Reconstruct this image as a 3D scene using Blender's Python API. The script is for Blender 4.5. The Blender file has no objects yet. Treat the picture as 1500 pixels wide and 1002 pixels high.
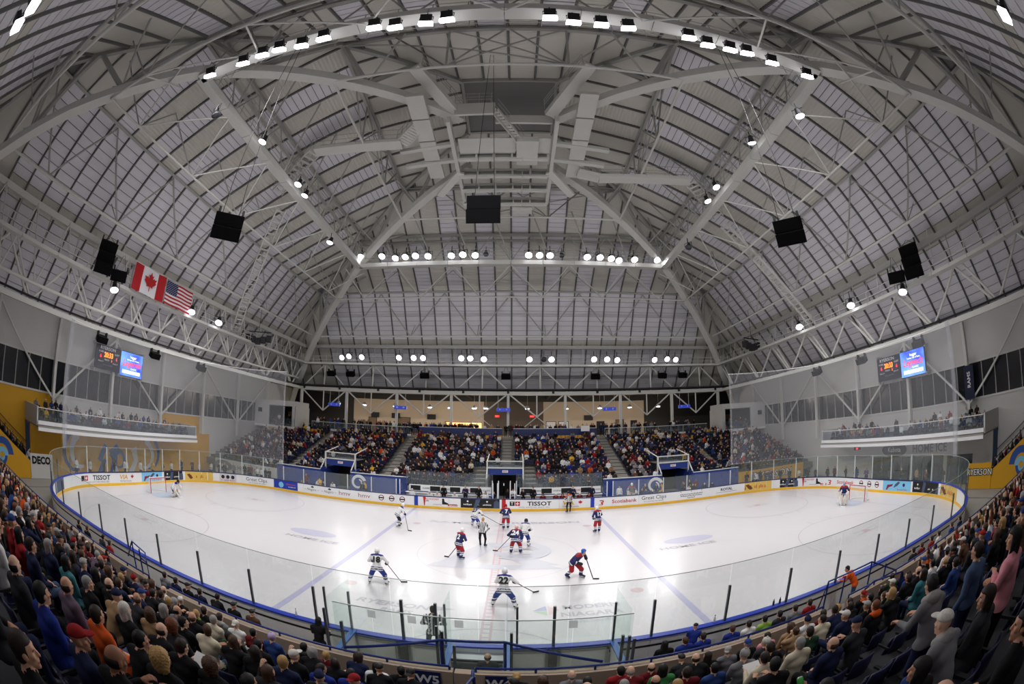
import bpy, math, random
import numpy as np
from mathutils import Vector, Matrix
random.seed(7); rng = np.random.default_rng(7)
S = bpy.context.scene; COL = S.collection; PI = math.pi
# ------------------------------------------------------------------ camera (15 mm full-frame fisheye)
CAM = Vector((0.9517, -23.6013, 7.3496))
YAW, PITCH, ROLL, FPX = -0.008584, 0.206337, 0.005436, 616.23
def cam_axes():
    cy, sy, cp, sp, cr, sr = math.cos(YAW), math.sin(YAW), math.cos(PITCH), math.sin(PITCH), math.cos(ROLL), math.sin(ROLL)
    f = Vector((sy*cp, cy*cp, sp)); r0 = Vector((cy, -sy, 0)); u0 = r0.cross(f)
    return cr*r0 + sr*u0, -sr*r0 + cr*u0, f
cd = bpy.data.cameras.new('camera'); cam = bpy.data.objects.new('camera', cd); COL.objects.link(cam)
CR, CU, CF_ = cam_axes()
cam.matrix_world = Matrix(((CR.x, CU.x, -CF_.x, CAM.x), (CR.y, CU.y, -CF_.y, CAM.y), (CR.z, CU.z, -CF_.z, CAM.z), (0, 0, 0, 1)))
cd.type = 'PANO'; cd.sensor_width = 36.0; cd.sensor_fit = 'HORIZONTAL'; cd.clip_start = 0.05; cd.clip_end = 500
cc = getattr(cd, 'cycles', None)
cc = cc if cc is not None and hasattr(cc, 'panorama_type') else cd
cc.panorama_type = 'FISHEYE_EQUISOLID'; cc.fisheye_lens = FPX*36/1500; cc.fisheye_fov = math.radians(220)
S.camera = cam
# ------------------------------------------------------------------ world, exposure, sampling
W = bpy.data.worlds.new('world'); S.world = W; W.use_nodes = True
W.node_tree.nodes['Background'].inputs[0].default_value = (0.02, 0.025, 0.04, 1); W.node_tree.nodes['Background'].inputs[1].default_value = 0.3
S.view_settings.view_transform = 'Standard'; S.view_settings.look = 'None'; S.view_settings.gamma = 1; S.view_settings.use_curve_mapping = False
S.view_settings.exposure = 0.5
LAMP_W = 1060.0         # watts of one ice floodlight
PEND_W = 110.0           # concourse pendant
S.cycles.max_bounces = 8; S.cycles.diffuse_bounces = 5; S.cycles.glossy_bounces = 3; S.cycles.transmission_bounces = 4; S.cycles.transparent_max_bounces = 24
S.cycles.use_denoising = True; S.cycles.caustics_reflective = False; S.cycles.caustics_refractive = False; S.cycles.sample_clamp_indirect = 6.0
S.cycles.use_light_tree = True

# ------------------------------------------------------------------ materials
def s2l(c): return tuple((v/12.92 if v <= .04045 else ((v+.055)/1.055)**2.4) for v in c)
MATS = {}
def mat(name, rgb, rough=.6, spec=.4, metal=0., noise=0., nscale=4., bump=0., emit=None, estr=0., coat=0.):
    """rgb in sRGB 0..255; noise varies the value a little, bump gives fine relief"""
    if name in MATS: return MATS[name]
    m = bpy.data.materials.new(name); m.use_nodes = True; nt = m.node_tree; b = nt.nodes['Principled BSDF']
    c = s2l([v/255 for v in rgb]); b.inputs['Base Color'].default_value = (*c, 1); b.inputs['Roughness'].default_value = rough
    b.inputs['Specular IOR Level'].default_value = spec; b.inputs['Metallic'].default_value = metal
    if coat: b.inputs['Coat Weight'].default_value = coat; b.inputs['Coat Roughness'].default_value = .12
    if noise or bump:
        tc = nt.nodes.new('ShaderNodeTexCoord'); n = nt.nodes.new('ShaderNodeTexNoise'); n.inputs['Scale'].default_value = nscale; n.inputs['Detail'].default_value = 4
        nt.links.new(tc.outputs['Object'], n.inputs['Vector'])
        if noise:
            r = nt.nodes.new('ShaderNodeMix'); r.data_type = 'RGBA'; nt.links.new(n.outputs['Fac'], r.inputs[0])
            r.inputs[6].default_value = (*[v*(1-noise) for v in c], 1); r.inputs[7].default_value = (*[min(1, v*(1+noise)) for v in c], 1)
            nt.links.new(r.outputs[2], b.inputs['Base Color'])
        if bump:
            bp = nt.nodes.new('ShaderNodeBump'); bp.inputs['Strength'].default_value = bump; bp.inputs['Distance'].default_value = .02
            nt.links.new(n.outputs['Fac'], bp.inputs['Height']); nt.links.new(bp.outputs[0], b.inputs['Normal'])
    if emit: b.inputs['Emission Color'].default_value = (*s2l([v/255 for v in emit]), 1); b.inputs['Emission Strength'].default_value = estr
    MATS[name] = m; return m
def glassy(name, rgb, refl=.06, veil=0.0, tint=(1, 1, 1)):
    """thin clear sheet: mostly transparent, a little mirror, a little veil of dirt or thread"""
    m = bpy.data.materials.new(name); m.use_nodes = True; nt = m.node_tree; nt.nodes.clear()
    out = nt.nodes.new('ShaderNodeOutputMaterial'); tr = nt.nodes.new('ShaderNodeBsdfTransparent'); tr.inputs[0].default_value = (*tint, 1)
    gl = nt.nodes.new('ShaderNodeBsdfGlossy'); gl.inputs['Roughness'].default_value = .03
    df = nt.nodes.new('ShaderNodeBsdfDiffuse'); df.inputs[0].default_value = (*s2l([v/255 for v in rgb]), 1)
    m1 = nt.nodes.new('ShaderNodeMixShader'); m1.inputs[0].default_value = veil; nt.links.new(tr.outputs[0], m1.inputs[1]); nt.links.new(df.outputs[0], m1.inputs[2])
    m2 = nt.nodes.new('ShaderNodeMixShader'); m2.inputs[0].default_value = refl; nt.links.new(m1.outputs[0], m2.inputs[1]); nt.links.new(gl.outputs[0], m2.inputs[2])
    nt.links.new(m2.outputs[0], out.inputs[0]); MATS[name] = m; return m
WHITE = mat('white_paint', (205, 205, 200), .55, noise=.04, nscale=1.5)
STEEL = mat('steel_paint', (214, 214, 208), .55, noise=.06, nscale=2)
STEELD = mat('steel_grey_paint', (176, 176, 171), .6, noise=.06, nscale=2)
RAFTER = mat('rafter_paint', (122, 122, 120), .7)
DECK = mat('roof_deck_paint', (136, 135, 134), .8)
CORR = mat('corrugated_sheet', (216, 213, 203), .6, noise=.05, nscale=.6)
PANEL = mat('translucent_panel', (234, 232, 238), .5, noise=.05, nscale=.8)
WALLW = mat('wall_panel_paint', (204, 203, 200), .7, noise=.05, nscale=.7)
CONC = mat('concrete', (150, 146, 138), .85, noise=.1, nscale=3, bump=.1)
CONCT = mat('tan_concrete', (168, 150, 132), .85, noise=.1, nscale=3, bump=.1)
YELLOW = mat('yellow_wall_paint', (214, 160, 34), .6, noise=.05, nscale=1)
BEIGE = mat('beige_wall_paint', (206, 188, 166), .8, noise=.04, nscale=1)
BLUEP = mat('blue_paint', (40, 62, 140), .5, noise=.05)
NAVY = mat('navy_paint', (24, 34, 84), .5)
RAIL = mat('blue_rail_paint', (28, 48, 118), .4)
CAPB = mat('blue_cap_plastic', (34, 62, 176), .35)
BOARD = mat('board_plastic', (232, 233, 234), .3, noise=.02)
KICK = mat('yellow_kick_plastic', (236, 186, 40), .35)
BLACK = mat('black_paint', (22, 22, 24), .5)
BLACKP = mat('black_speaker', (8, 8, 9), .85, .15, bump=.15, nscale=60)
DARKW = mat('dark_window_glass', (30, 33, 38), .15, spec=.6)
POST = mat('grey_stanchion', (92, 96, 102), .35, metal=.6)
POSTW = mat('white_stanchion', (222, 224, 226), .4)
ALU = mat('aluminium', (170, 174, 178), .35, metal=.8)
GLASS = glassy('rink_glass', (200, 220, 215), .05, .035, (.97, .985, .98))
GLASS2 = glassy('booth_glass', (190, 225, 215), .05, .03, (.95, .985, .97))
GLASSR = glassy('rail_glass', (150, 165, 170), .05, .06, (.9, .93, .95))
NET = glassy('net_mesh', (215, 218, 225), 0.0, .13, (1, 1, 1))
NETE = glassy('net_border', (230, 232, 238), 0.0, .16, (1, 1, 1))
LENS = mat('lamp_lens', (255, 255, 255), .3, emit=(250, 248, 255), estr=5)
SIGNW = mat('sign_white', (235, 235, 235), .5)
RED = mat('red_print', (190, 24, 36), .45); BLUE = mat('blue_print', (30, 60, 170), .45); INK = mat('black_print', (20, 20, 22), .5)
GREYINK = mat('grey_print', (128, 130, 134), .5); GOLD = mat('gold_print', (222, 168, 40), .5)
SKYP = mat('sky_blue_print', (130, 196, 232), .4); WINE = mat('wine_print', (130, 30, 70), .5)

# ------------------------------------------------------------------ mesh helpers
def link(name, me, parent=None, M=None, m=None):
    o = bpy.data.objects.new(name, me); COL.objects.link(o)
    if m is not None and me is not None:
        if not me.materials: me.materials.append(None)
        ms = m if isinstance(m, (list, tuple)) else [m]
        while len(me.materials) < len(ms): me.materials.append(None)
        for i, x in enumerate(ms):
            o.material_slots[i].link = 'OBJECT'; o.material_slots[i].material = x
    if parent is not None:
        o.parent = parent
        if M is not None: o.matrix_basis = Matrix.Translation(-Vector(parent['_o'])) @ M if '_o' in parent.keys() else M
        if M is not None and '_o' not in parent.keys() and parent.parent is not None and '_o' in parent.parent.keys():   # a sub-part, placed by its world matrix
            o.matrix_parent_inverse = (Matrix.Translation(parent.parent['_o']) @ parent.matrix_basis).inverted()
    elif M is not None: o.matrix_basis = M
    return o
def tag(o, label=None, cat=None, group=None, kind=None):
    if label: o['label'] = label
    if cat: o['category'] = cat
    if group: o['group'] = group
    if kind: o['kind'] = kind
    return o
def thing(name, loc, label=None, cat=None, group=None, kind=None):
    """an Empty at the base of a thing; children are placed by world matrices"""
    o = bpy.data.objects.new(name, None); COL.objects.link(o); o.location = loc; o['_o'] = tuple(loc); o.empty_display_size = .2
    return tag(o, label, cat, group, kind)
def mesh(name, v, f, smooth=False, mi=None):
    me = bpy.data.meshes.new(name); me.from_pydata([tuple(map(float, p)) for p in v], [], [tuple(map(int, q)) for q in f])
    if smooth: me.polygons.foreach_set('use_smooth', np.ones(len(me.polygons), dtype=bool))
    if mi is not None: me.polygons.foreach_set('material_index', np.asarray(mi, dtype=np.int32))
    me.update(); return me
BV = [(-.5, -.5, -.5), (.5, -.5, -.5), (.5, .5, -.5), (-.5, .5, -.5), (-.5, -.5, .5), (.5, -.5, .5), (.5, .5, .5), (-.5, .5, .5)]
BF = [(0, 3, 2, 1), (4, 5, 6, 7), (0, 1, 5, 4), (1, 2, 6, 5), (2, 3, 7, 6), (3, 0, 4, 7)]
UBOX = mesh('unit_box', BV, BF)
def _cyl(n):
    v = [(.5*math.cos(2*PI*i/n), .5*math.sin(2*PI*i/n), z) for z in (-.5, .5) for i in range(n)]
    f = [(i, (i+1) % n, n+(i+1) % n, n+i) for i in range(n)] + [tuple(range(n-1, -1, -1)), tuple(range(n, 2*n))]
    return mesh('unit_cylinder', v, f)
UCYL = _cyl(10)
def fr(ax, ay, az, o): return Matrix(((ax[0], ay[0], az[0], o[0]), (ax[1], ay[1], az[1], o[1]), (ax[2], ay[2], az[2], o[2]), (0, 0, 0, 1)))
def box(name, c, s, m, parent=None, rz=0., rx=0.):
    M = Matrix.Translation(c) @ Matrix.Rotation(rz, 4, 'Z') @ Matrix.Rotation(rx, 4, 'X') @ Matrix.Diagonal((*s, 1))
    return link(name, UBOX, parent, M, m)
def span(name, a, b, m, parent=None): # box between two corners
    a, b = Vector(a), Vector(b); d = b-a
    return box(name, (a+b)/2, [max(abs(x), .002) for x in d], m, parent)
def bar(name, p, q, w, h, m, parent=None, tube=False, up=(0, 0, 1)):
    """straight member from p to q, section w (level) by h (upright)"""
    p, q = Vector(p), Vector(q); d = q-p; L = d.length; z = d/L; u = Vector(up)
    if abs(z.dot(u)) > .99: u = Vector((0, 1, 0))
    x = z.cross(u).normalized(); y = x.cross(z)*-1; y = z.cross(x)
    return link(name, UCYL if tube else UBOX, parent, fr(x*w, y*h, z*L, (p+q)/2), m)
class MB:
    """collects boxes, bars and loose faces into one mesh with one material per index"""
    def __init__(s): s.v = []; s.f = []; s.m = []
    def add(s, v, f, mi=0):
        n = len(s.v); s.v += [tuple(p) for p in v]; s.f += [tuple(i+n for i in q) for q in f]; s.m += [mi]*len(f)
    def box(s, a, b, mi=0):
        c = [(a[i]+b[i])/2 for i in range(3)]; d = [abs(b[i]-a[i]) for i in range(3)]
        s.add([(c[0]+p[0]*d[0], c[1]+p[1]*d[1], c[2]+p[2]*d[2]) for p in BV], BF, mi)
    def bar(s, p, q, w, h, mi=0):
        p, q = Vector(p), Vector(q); d = q-p; L = d.length; z = d/L; u = Vector((0, 0, 1)) if abs(z.z) < .99 else Vector((0, 1, 0))
        x = z.cross(u).normalized(); y = z.cross(x); M = fr(x*w, y*h, z*L, (p+q)/2)
        s.add([M @ Vector(k) for k in BV], BF, mi)
    def quad(s, a, b, c, d, mi=0): s.add([a, b, c, d], [(0, 1, 2, 3)], mi)
    def me(s, name, smooth=False): return mesh(name, s.v, s.f, smooth, s.m)
def loft(rings, closed=True, caps=True):
    n = len(rings[0]); v = [p for r in rings for p in r]; f = []
    for k in range(len(rings)-1):
        for i in range(n if closed else n-1):
            j = (i+1) % n; f.append((k*n+i, k*n+j, (k+1)*n+j, (k+1)*n+i))
    if caps: f += [tuple(range(n-1, -1, -1)), tuple(range((len(rings)-1)*n, len(rings)*n))]
    return v, f
def pipe(name, pts, r, m, parent=None, n=6):
    """round pipe through a list of points, one mesh"""
    P = [Vector(p) for p in pts]; rings = []
    for i, p in enumerate(P):
        d = (P[min(i+1, len(P)-1)]-P[max(i-1, 0)]).normalized(); u = Vector((0, 0, 1)) if abs(d.z) < .95 else Vector((0, 1, 0))
        x = d.cross(u).normalized(); y = d.cross(x)
        rings.append([p + x*r*math.cos(2*PI*k/n) + y*r*math.sin(2*PI*k/n) for k in range(n)])
    v, f = loft(rings); o = Vector(parent['_o']) if parent is not None and '_o' in parent.keys() else Vector((0, 0, 0))
    return link(name, mesh(name, [p-o for p in v], f, True), parent, None, m)
TXT = {}
def text_mesh(s, bold=0., shear=0., space=1.):
    """letters as a flat mesh, size 1, centred"""
    k = (s, bold, shear, space)
    if k not in TXT:
        c = bpy.data.curves.new('text', 'FONT'); c.body = s; c.size = 1; c.align_x = 'CENTER'; c.align_y = 'CENTER'; c.offset = bold; c.shear = shear
        c.space_character = space; c.resolution_u = 2; c.fill_mode = 'FRONT'
        o = bpy.data.objects.new('text', c); TXT[k] = bpy.data.meshes.new_from_object(o); bpy.data.objects.remove(o)
        TXT[k].materials.clear()
    return TXT[k]
def letters(name, s, M, size, m, parent=None, bold=.02, shear=0., space=1., sx=1.):
    return link(name, text_mesh(s, bold, shear, space), parent, M @ Matrix.Diagonal((size*sx, size, size, 1)), m)
def face_M(o, right, up):
    r, u = Vector(right).normalized(), Vector(up).normalized(); return fr(r, u, r.cross(u), o)
ORD = ['first', 'second', 'third', 'fourth', 'fifth', 'sixth', 'seventh', 'eighth', 'ninth', 'tenth', 'eleventh', 'twelfth', 'thirteenth', 'fourteenth', 'fifteenth', 'sixteenth', 'seventeenth', 'eighteenth', 'nineteenth', 'twentieth',
       'twenty-first', 'twenty-second', 'twenty-third', 'twenty-fourth', 'twenty-fifth', 'twenty-sixth', 'twenty-seventh', 'twenty-eighth', 'twenty-ninth', 'thirtieth'] + ['thirty-' + w for w in ('first', 'second', 'third', 'fourth', 'fifth', 'sixth', 'seventh', 'eighth', 'ninth')] + ['fortieth'] + ['forty-' + w for w in ('first', 'second', 'third', 'fourth', 'fifth', 'sixth', 'seventh', 'eighth', 'ninth')] + ['fiftieth'] + ['fifty-' + w for w in ('first', 'second', 'third', 'fourth', 'fifth', 'sixth', 'seventh', 'eighth', 'ninth')] + ['sixtieth'] + ['sixty-' + w for w in ('first', 'second', 'third', 'fourth', 'fifth', 'sixth', 'seventh', 'eighth', 'ninth')] + ['seventieth'] + ['seventy-' + w for w in ('first', 'second', 'third', 'fourth', 'fifth', 'sixth', 'seventh', 'eighth', 'ninth')]
# ================================================================== ROOF
XC, YC = .41, 4.24
RA = 1.1
def arch_z(s):
    xs = [0, 3.5, 7, 10.4, 13.5, 16.7, 20, 22, 25.4, 28.2, 30.5, 34, 37]; zs = [29.9, 29.7, 29.3, 28.4, 27.3, 25.8, 23.2, 21.5, 18.3, 14.9, 11.6, 6.4, 2]
    return float(np.interp(s, xs, zs))
FACES = {'far': ((1, 0), (0, 1)), 'near': ((-1, 0), (0, -1)), 'right': ((0, -1), (1, 0)), 'left': ((0, 1), (-1, 0))}   # (along, outward)
def fpt(face, u, s, z):
    """u metres along the face, s ring half-size (metres toward the far side), z height"""
    a, n = FACES[face]; k = RA if n[0] else 1.0
    return Vector((XC + a[0]*u + n[0]*s*k, YC + a[1]*u + n[1]*s*k, z))
def halfw(face, s): return s*RA if face in ('far', 'near') else s
RINGS = [(33.9, 12.6), (24.9, 25.3), (17.5, 29.3), (10.7, 32.8), (3.6, 34.6)]     # eave, bend, upper bend, crown, lantern
BAY = 2.1
def corr_mesh(L, W):
    """corrugated sheet, ribs across the slope: W along x, L along y"""
    n = max(4, int(L/.3)); v = []; f = []
    for i in range(2*n+1):
        y = -L/2 + L*i/(2*n); z = .045 if i % 2 else 0
        v += [(-W/2, y, z), (W/2, y, z)]
    for i in range(2*n): f.append((2*i, 2*i+1, 2*i+3, 2*i+2))
    return mesh('corrugated_sheet', v, f)
def pan_mesh(W, L):
    b = MB(); h = L/2
    for k in (-1, 1): b.box((-W/2, k*h/2-h/2+.03, 0), (W/2, k*h/2+h/2-.03, .06))
    return b.me('roof_panel')
for face in FACES:
    for bi in range(4):
        (s0, z0), (s1, z1) = RINGS[bi], RINGS[bi+1]
        band = ['lower', 'middle', 'upper', 'crown'][bi]
        h0, h1 = halfw(face, s0), halfw(face, s1)
        root = thing('ceiling', fpt(face, 0, (s0+s1)/2, (z0+z1)/2), f'{band} slope of the domed roof on the {face} side', None, None, 'structure')
        P = [fpt(face, -h0, s0, z0), fpt(face, h0, s0, z0), fpt(face, h1, s1, z1), fpt(face, -h1, s1, z1)]
        nrm = (P[1]-P[0]).cross(P[3]-P[0]).normalized()
        if nrm.z > 0: nrm = -nrm
        o0 = Vector(root['_o']); up = [p - nrm*.25 for p in P]; lo = [p for p in P]
        v = [p-o0 for p in up+lo]
        link('roof_deck', mesh('roof_deck', v, [(3, 2, 1, 0), (4, 5, 6, 7), (0, 1, 5, 4), (1, 2, 6, 5), (2, 3, 7, 6), (3, 0, 4, 7)]), root, None, DECK)
        a = (P[1]-P[0]).normalized(); mid0 = fpt(face, 0, s0, z0); mid1 = fpt(face, 0, s1, z1); sl = mid1-mid0; L = sl.length; sv = sl/L
        ax = sv.cross(nrm)                      # so that (ax, sv, nrm) is right-handed
        sg = 1 if ax.dot(a) > 0 else -1
        pl = 1.44 if bi < 1 else 1.2
        rows = max(1, int(round(L/pl))); rl = L/rows
        pm = pan_mesh(BAY-.2, rl); cm = corr_mesh(L-.1, BAY-.2)
        nb = int(h0/BAY)+1; npan = 0
        for j in range(-nb, nb):
            x0, x1 = j*BAY, (j+1)*BAY; xm = (x0+x1)/2; xo = max(abs(x0), abs(x1))
            hw = lambda t: h0+(h1-h0)*t
            full = xo <= h1
            clear = (bi == 0) or (bi == 1 and j % 2 == 0) or (bi == 2 and j % 2 == 0)
            if bi == 3: clear = False
            if full and not clear:
                link('corrugated_sheet', cm, root, fr(ax, sv, nrm, mid0 + sv*L/2 + a*xm + nrm*.03), CORR); continue
            if not full and not clear or (bi == 0 and xo > h1) or (bi > 0 and not full):
                # bay cut by the hip: one tapering sheet of its own
                ta = [min(1, max(0, (abs(x)-h0)/(h1-h0))) if abs(x) > h1 else 1 for x in (x0+.1, x1-.1)]
                if max(ta) <= .02: continue
                q = [mid0 + a*(x0+.1) - o0, mid0 + a*(x1-.1) - o0, mid0 + a*(x1-.1) + sv*L*ta[1] - o0, mid0 + a*(x0+.1) + sv*L*ta[0] - o0]
                if abs(x0) > h0 or abs(x1) > h0: continue
                q = [p + nrm*.05 for p in q]; vv = q + [p - nrm*.05 for p in q]
                link('corner_sheet', mesh('corner_sheet', vv, [(0, 1, 2, 3), (0, 1, 5, 4), (1, 2, 6, 5), (2, 3, 7, 6), (3, 0, 4, 7)]), root, None, CORR); continue
            for r in range(rows):
                t1 = (r+1)/rows
                if xo > hw(t1): continue
                if npan >= 296: break
                npan += 1
                link('roof_panel', pm, root, fr(ax, sv, nrm, mid0 + sv*(r+.5)*rl + a*xm), CORR if (bi == 0 and r == 5) else PANEL)
        for j in range(-nb+1, nb):              # rafters between the bays, cut where they meet the hip
            x = j*BAY
            t = 1 if abs(x) <= h1 else (abs(x)-h0)/(h1-h0)
            if t < .05: continue
            p = mid0 + a*x; q = p + sv*L*min(1, t)
            bar('rafter', p + nrm*.1, q + nrm*.1, .1, .28, RAFTER, root, up=nrm)
        bar('purlin', P[3] + nrm*.15, P[2] + nrm*.15, .22, .34, STEELD, root, up=nrm)
    # hip beam along the corner
for sx, sy in ((1, 1), (-1, 1), (1, -1), (-1, -1)):
    nm = ('right' if sx > 0 else 'left') + ' ' + ('far' if sy > 0 else 'near')
    root = thing('trim', (XC+sx*25*RA, YC+sy*25, 20), f'hip beam where two roof slopes meet at the {nm} corner', None, None, 'structure')
    for k in range(4):
        (s0, z0), (s1, z1) = RINGS[k], RINGS[k+1]
        bar('hip_beam', (XC+sx*s0*RA, YC+sy*s0, z0-.25), (XC+sx*s1*RA, YC+sy*s1, z1-.25), .3, .4, STEELD, root)
# lantern over the crown
root = thing('ceiling', (XC, YC, 34.6), 'dark flat lantern at the very top of the dome', None, None, 'structure')
span('lantern_deck', (XC-4.3, YC-4, 34.5), (XC+4.3, YC+4, 34.8), DECK, root)
# ---- four curved arch ribs
for sx, sy in ((1, 1), (-1, 1), (1, -1), (-1, -1)):
    nm = ('right' if sx > 0 else 'left') + ' ' + ('far' if sy > 0 else 'near')
    rings = []; d = Vector((sx*RA, sy, 0)).normalized(); side = Vector((-d.y, d.x, 0))
    ss = [3.3, 5, 7, 8.7, 10.4, 12, 13.5, 15, 16.7, 18.3, 20, 22, 23.7, 25.4, 27, 28.2, 30.5, 32.5, 35.5]
    zz = np.convolve(np.pad([arch_z(s) for s in ss], 1, mode='edge'), [.2, .6, .2], 'valid'); zz[0] = arch_z(3.3); zz[-1] = arch_z(35.5)
    for s, z in zip(ss, zz):
        c = Vector((XC+sx*s*RA, YC+sy*s, z)); w = .36 + .002*s; h = .62
        rings.append([c - side*w, c + side*w, c + side*w + Vector((0, 0, h)), c - side*w + Vector((0, 0, h))])
    v, f = loft(rings); base = Vector((XC+sx*35.5*RA, YC+sy*35.5, arch_z(35.5)))
    o = link('roof_arch', mesh('roof_arch', [p-base for p in v], f), None, Matrix.Translation(base), STEEL)
    tag(o, f'broad white steel arch rib running from the hub to the {nm} corner', 'arch', 'four arch ribs of the dome')
# ---- struts from the arches up to the hips
for sx, sy in ((1, 1), (-1, 1), (1, -1), (-1, -1)):
    nm = ('right' if sx > 0 else 'left') + ' ' + ('far' if sy > 0 else 'near')
    root = thing('arch_struts', (XC+sx*15*RA, YC+sy*15, arch_z(15)), f'splayed grey struts holding the roof hip off the {nm} arch', 'bracing', 'arch struts')
    hp = lambda q: Vector((XC+sx*q*RA, YC+sy*q, float(np.interp(q, [3.6, 10.7, 17.5, 24.9, 33.9], [34.6, 32.8, 29.3, 25.3, 12.6]))-.3))
    for s0, tops in ((8.8, (6.6, 10.7)), (14.2, (10.9, 17.2)), (20.0, (17.6, 22.4)), (24.0, (22.6, 24.9))):
        b = Vector((XC+sx*s0*RA, YC+sy*s0, arch_z(s0)+.6)); bar('gusset', b-Vector((sx*.5, sy*.45, -.08)), b+Vector((sx*.5, sy*.45, -.2)), .5, .12, STEELD, root)
        for q in tops: bar('strut', b, hp(q), .3, .3, STEELD, root)
        for du in (-1, 1): t = hp((tops[0]+tops[1])/2)+Vector((du*2.6*sx, -du*2.4*sy, -.9)); bar('side_strut', b, t, .16, .16, STEELD, root, True)
# ---- ring trusses
def ring_pts(s, z, n, face):
    h = halfw(face, s); return [fpt(face, -h + 2*h*i/n, s, z) for i in range(n+1)]
def roof_z(s):
    r = RINGS[::-1]; return float(np.interp(s, [q[0] for q in r], [q[1] for q in r]))
for face in FACES:
    # crown tie: tube with struts up to the crown ring
    root = thing('roof_truss', fpt(face, 0, 10.4, 28.4), f'upper tie truss under the crown on the {face} side', 'truss', 'ring trusses of the dome')
    b = ring_pts(10.4, 28.45, 3, face); h = halfw(face, 10.7)
    bar('bottom_tube', b[0], b[3], .2, .2, STEEL, root, True)
    tp = [fpt(face, -h + 2*h*i/6, 10.7, 32.4) for i in range(7)]
    for i in range(3):
        for k in (0, 1): bar('web_member', b[i+1 if i < 2 else 1] if i < 2 else b[1 if k else 2], tp[2*i+1+2*k] if 2*i+1+2*k < 7 else tp[6], .13, .13, STEELD, root, True)
    for i in (1, 2): bar('web_member', b[i], tp[2*i], .16, .16, STEELD, root, True)
    bar('web_member', b[1], tp[4], .12, .12, STEELD, root, True); bar('web_member', b[2], tp[2], .12, .12, STEELD, root, True)
    bar('top_beam', tp[0], tp[6], .25, .3, STEELD, root)
    # inner catwalk: box girder, railings, struts to the roof
    s, z = 16.4, 25.75
    root = thing('roof_catwalk', fpt(face, 0, s, z), f'white box girder catwalk with pipe railings on the {face} side of the inner ring', 'catwalk', 'inner ring catwalks')
    h = halfw(face, s); n = 10
    for i in range(n):
        p, q = fpt(face, -h+2*h*i/n, s, z), fpt(face, -h+2*h*(i+1)/n, s, z); d = (q-p).normalized()
        bar('girder_plate', p+d*.02, q-d*.02, .75, .5, STEEL, root)
    n = 20
    for side in (-.5, .5):
        for hh in (.55, .95, 1.35):
            bar('hand_rail', fpt(face, -h, s-.6+side, z+hh), fpt(face, h, s-.6+side, z+hh), .045, .045, STEELD, root, True)
        for i in range(n+1):
            u = -h+2*h*i/n; bar('rail_post', fpt(face, u, s-.6+side, z+.2), fpt(face, u, s-.6+side, z+1.35), .05, .05, STEELD, root, True)
    bar('top_chord', fpt(face, -h, s, roof_z(s)-.5), fpt(face, h, s, roof_z(s)-.5), .25, .3, STEELD, root)
    n = 8
    for i in range(n):
        u0, u1, um = -h+2*h*i/n, -h+2*h*(i+1)/n, -h+2*h*(i+.5)/n
        bar('web_member', fpt(face, u0, s, z+.3), fpt(face, um, s, roof_z(s)-.5), .12, .12, STEELD, root, True)
        bar('web_member', fpt(face, um, s, roof_z(s)-.5), fpt(face, u1, s, z+.3), .12, .12, STEELD, root, True)
        bar('web_member', fpt(face, u1, s-.3, z+.3), fpt(face, um, 13.5, roof_z(13.5)-.3), .14, .14, STEELD, root, True)
    # tie between catwalk and bend
    s, z = 20.2, 22.9
    root = thing('roof_truss', fpt(face, 0, s, z), f'middle tie tube below the roof bend on the {face} side', 'truss', 'ring trusses of the dome')
    h = halfw(face, s); n = 6
    bar('bottom_tube', fpt(face, -h, s, z), fpt(face, h, s, z), .18, .18, STEEL, root, True)
    for i in range(n):
        u0, u1, um = -h+2*h*i/n, -h+2*h*(i+1)/n, -h+2*h*(i+.5)/n
        for u in (u0, u1): bar('web_member', fpt(face, u*.9, 16.5, 25.6), fpt(face, um, s, z), .11, .11, STEEL, root, True)
        for u in (u0, u1): bar('web_member', fpt(face, u, 21.5, roof_z(21.5)-.2), fpt(face, um, s, z), .11, .11, STEELD, root, True)
    # bend truss
    s, z = 25.4, 19.2
    root = thing('roof_truss', fpt(face, 0, s, z), f'truss hung under the roof bend on the {face} side', 'truss', 'ring trusses of the dome')
    h = halfw(face, s-1); n = 6
    bar('bottom_tube', fpt(face, -h, s, z), fpt(face, h, s, z), .22, .22, STEEL, root, True)
    for i in range(n):
        u0, u1, um = -h+2*h*i/n, -h+2*h*(i+1)/n, -h+2*h*(i+.5)/n
        for u in (u0, u1): bar('web_member', fpt(face, u*1.0, 24.9, 25.0), fpt(face, um, s, z), .16, .16, STEELD, root, True)
        bar('web_member', fpt(face, um, s, z), fpt(face, um, 27.6, roof_z(27.6)-.2), .1, .1, STEELD, root, True)
    # outer truss: top chord, lamp catwalk, lower chord
    if face == 'near': continue              # nothing of it is seen overhead
    s = 28.2; h = halfw(face, s); zt, zc, zl = 18.3, 15.7, 12.05
    root = thing('roof_truss', fpt(face, 0, s, zl), f'deep outer truss along the {face} edge of the dome', 'truss', 'outer trusses of the dome')
    bar('top_chord', fpt(face, -h, s, zt), fpt(face, h, s, zt), .5, .45, STEELD if face != 'left' else STEEL, root)
    bar('lower_chord', fpt(face, -h, s, zl), fpt(face, h, s, zl), *((.6, .5) if face == 'far' else (.4, .38)), STEEL, root)
    bar('cable_tray', fpt(face, -h, s-.2, zl+.36), fpt(face, h, s-.2, zl+.36), .12, .14, BLACK, root)
    n = 8
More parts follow.
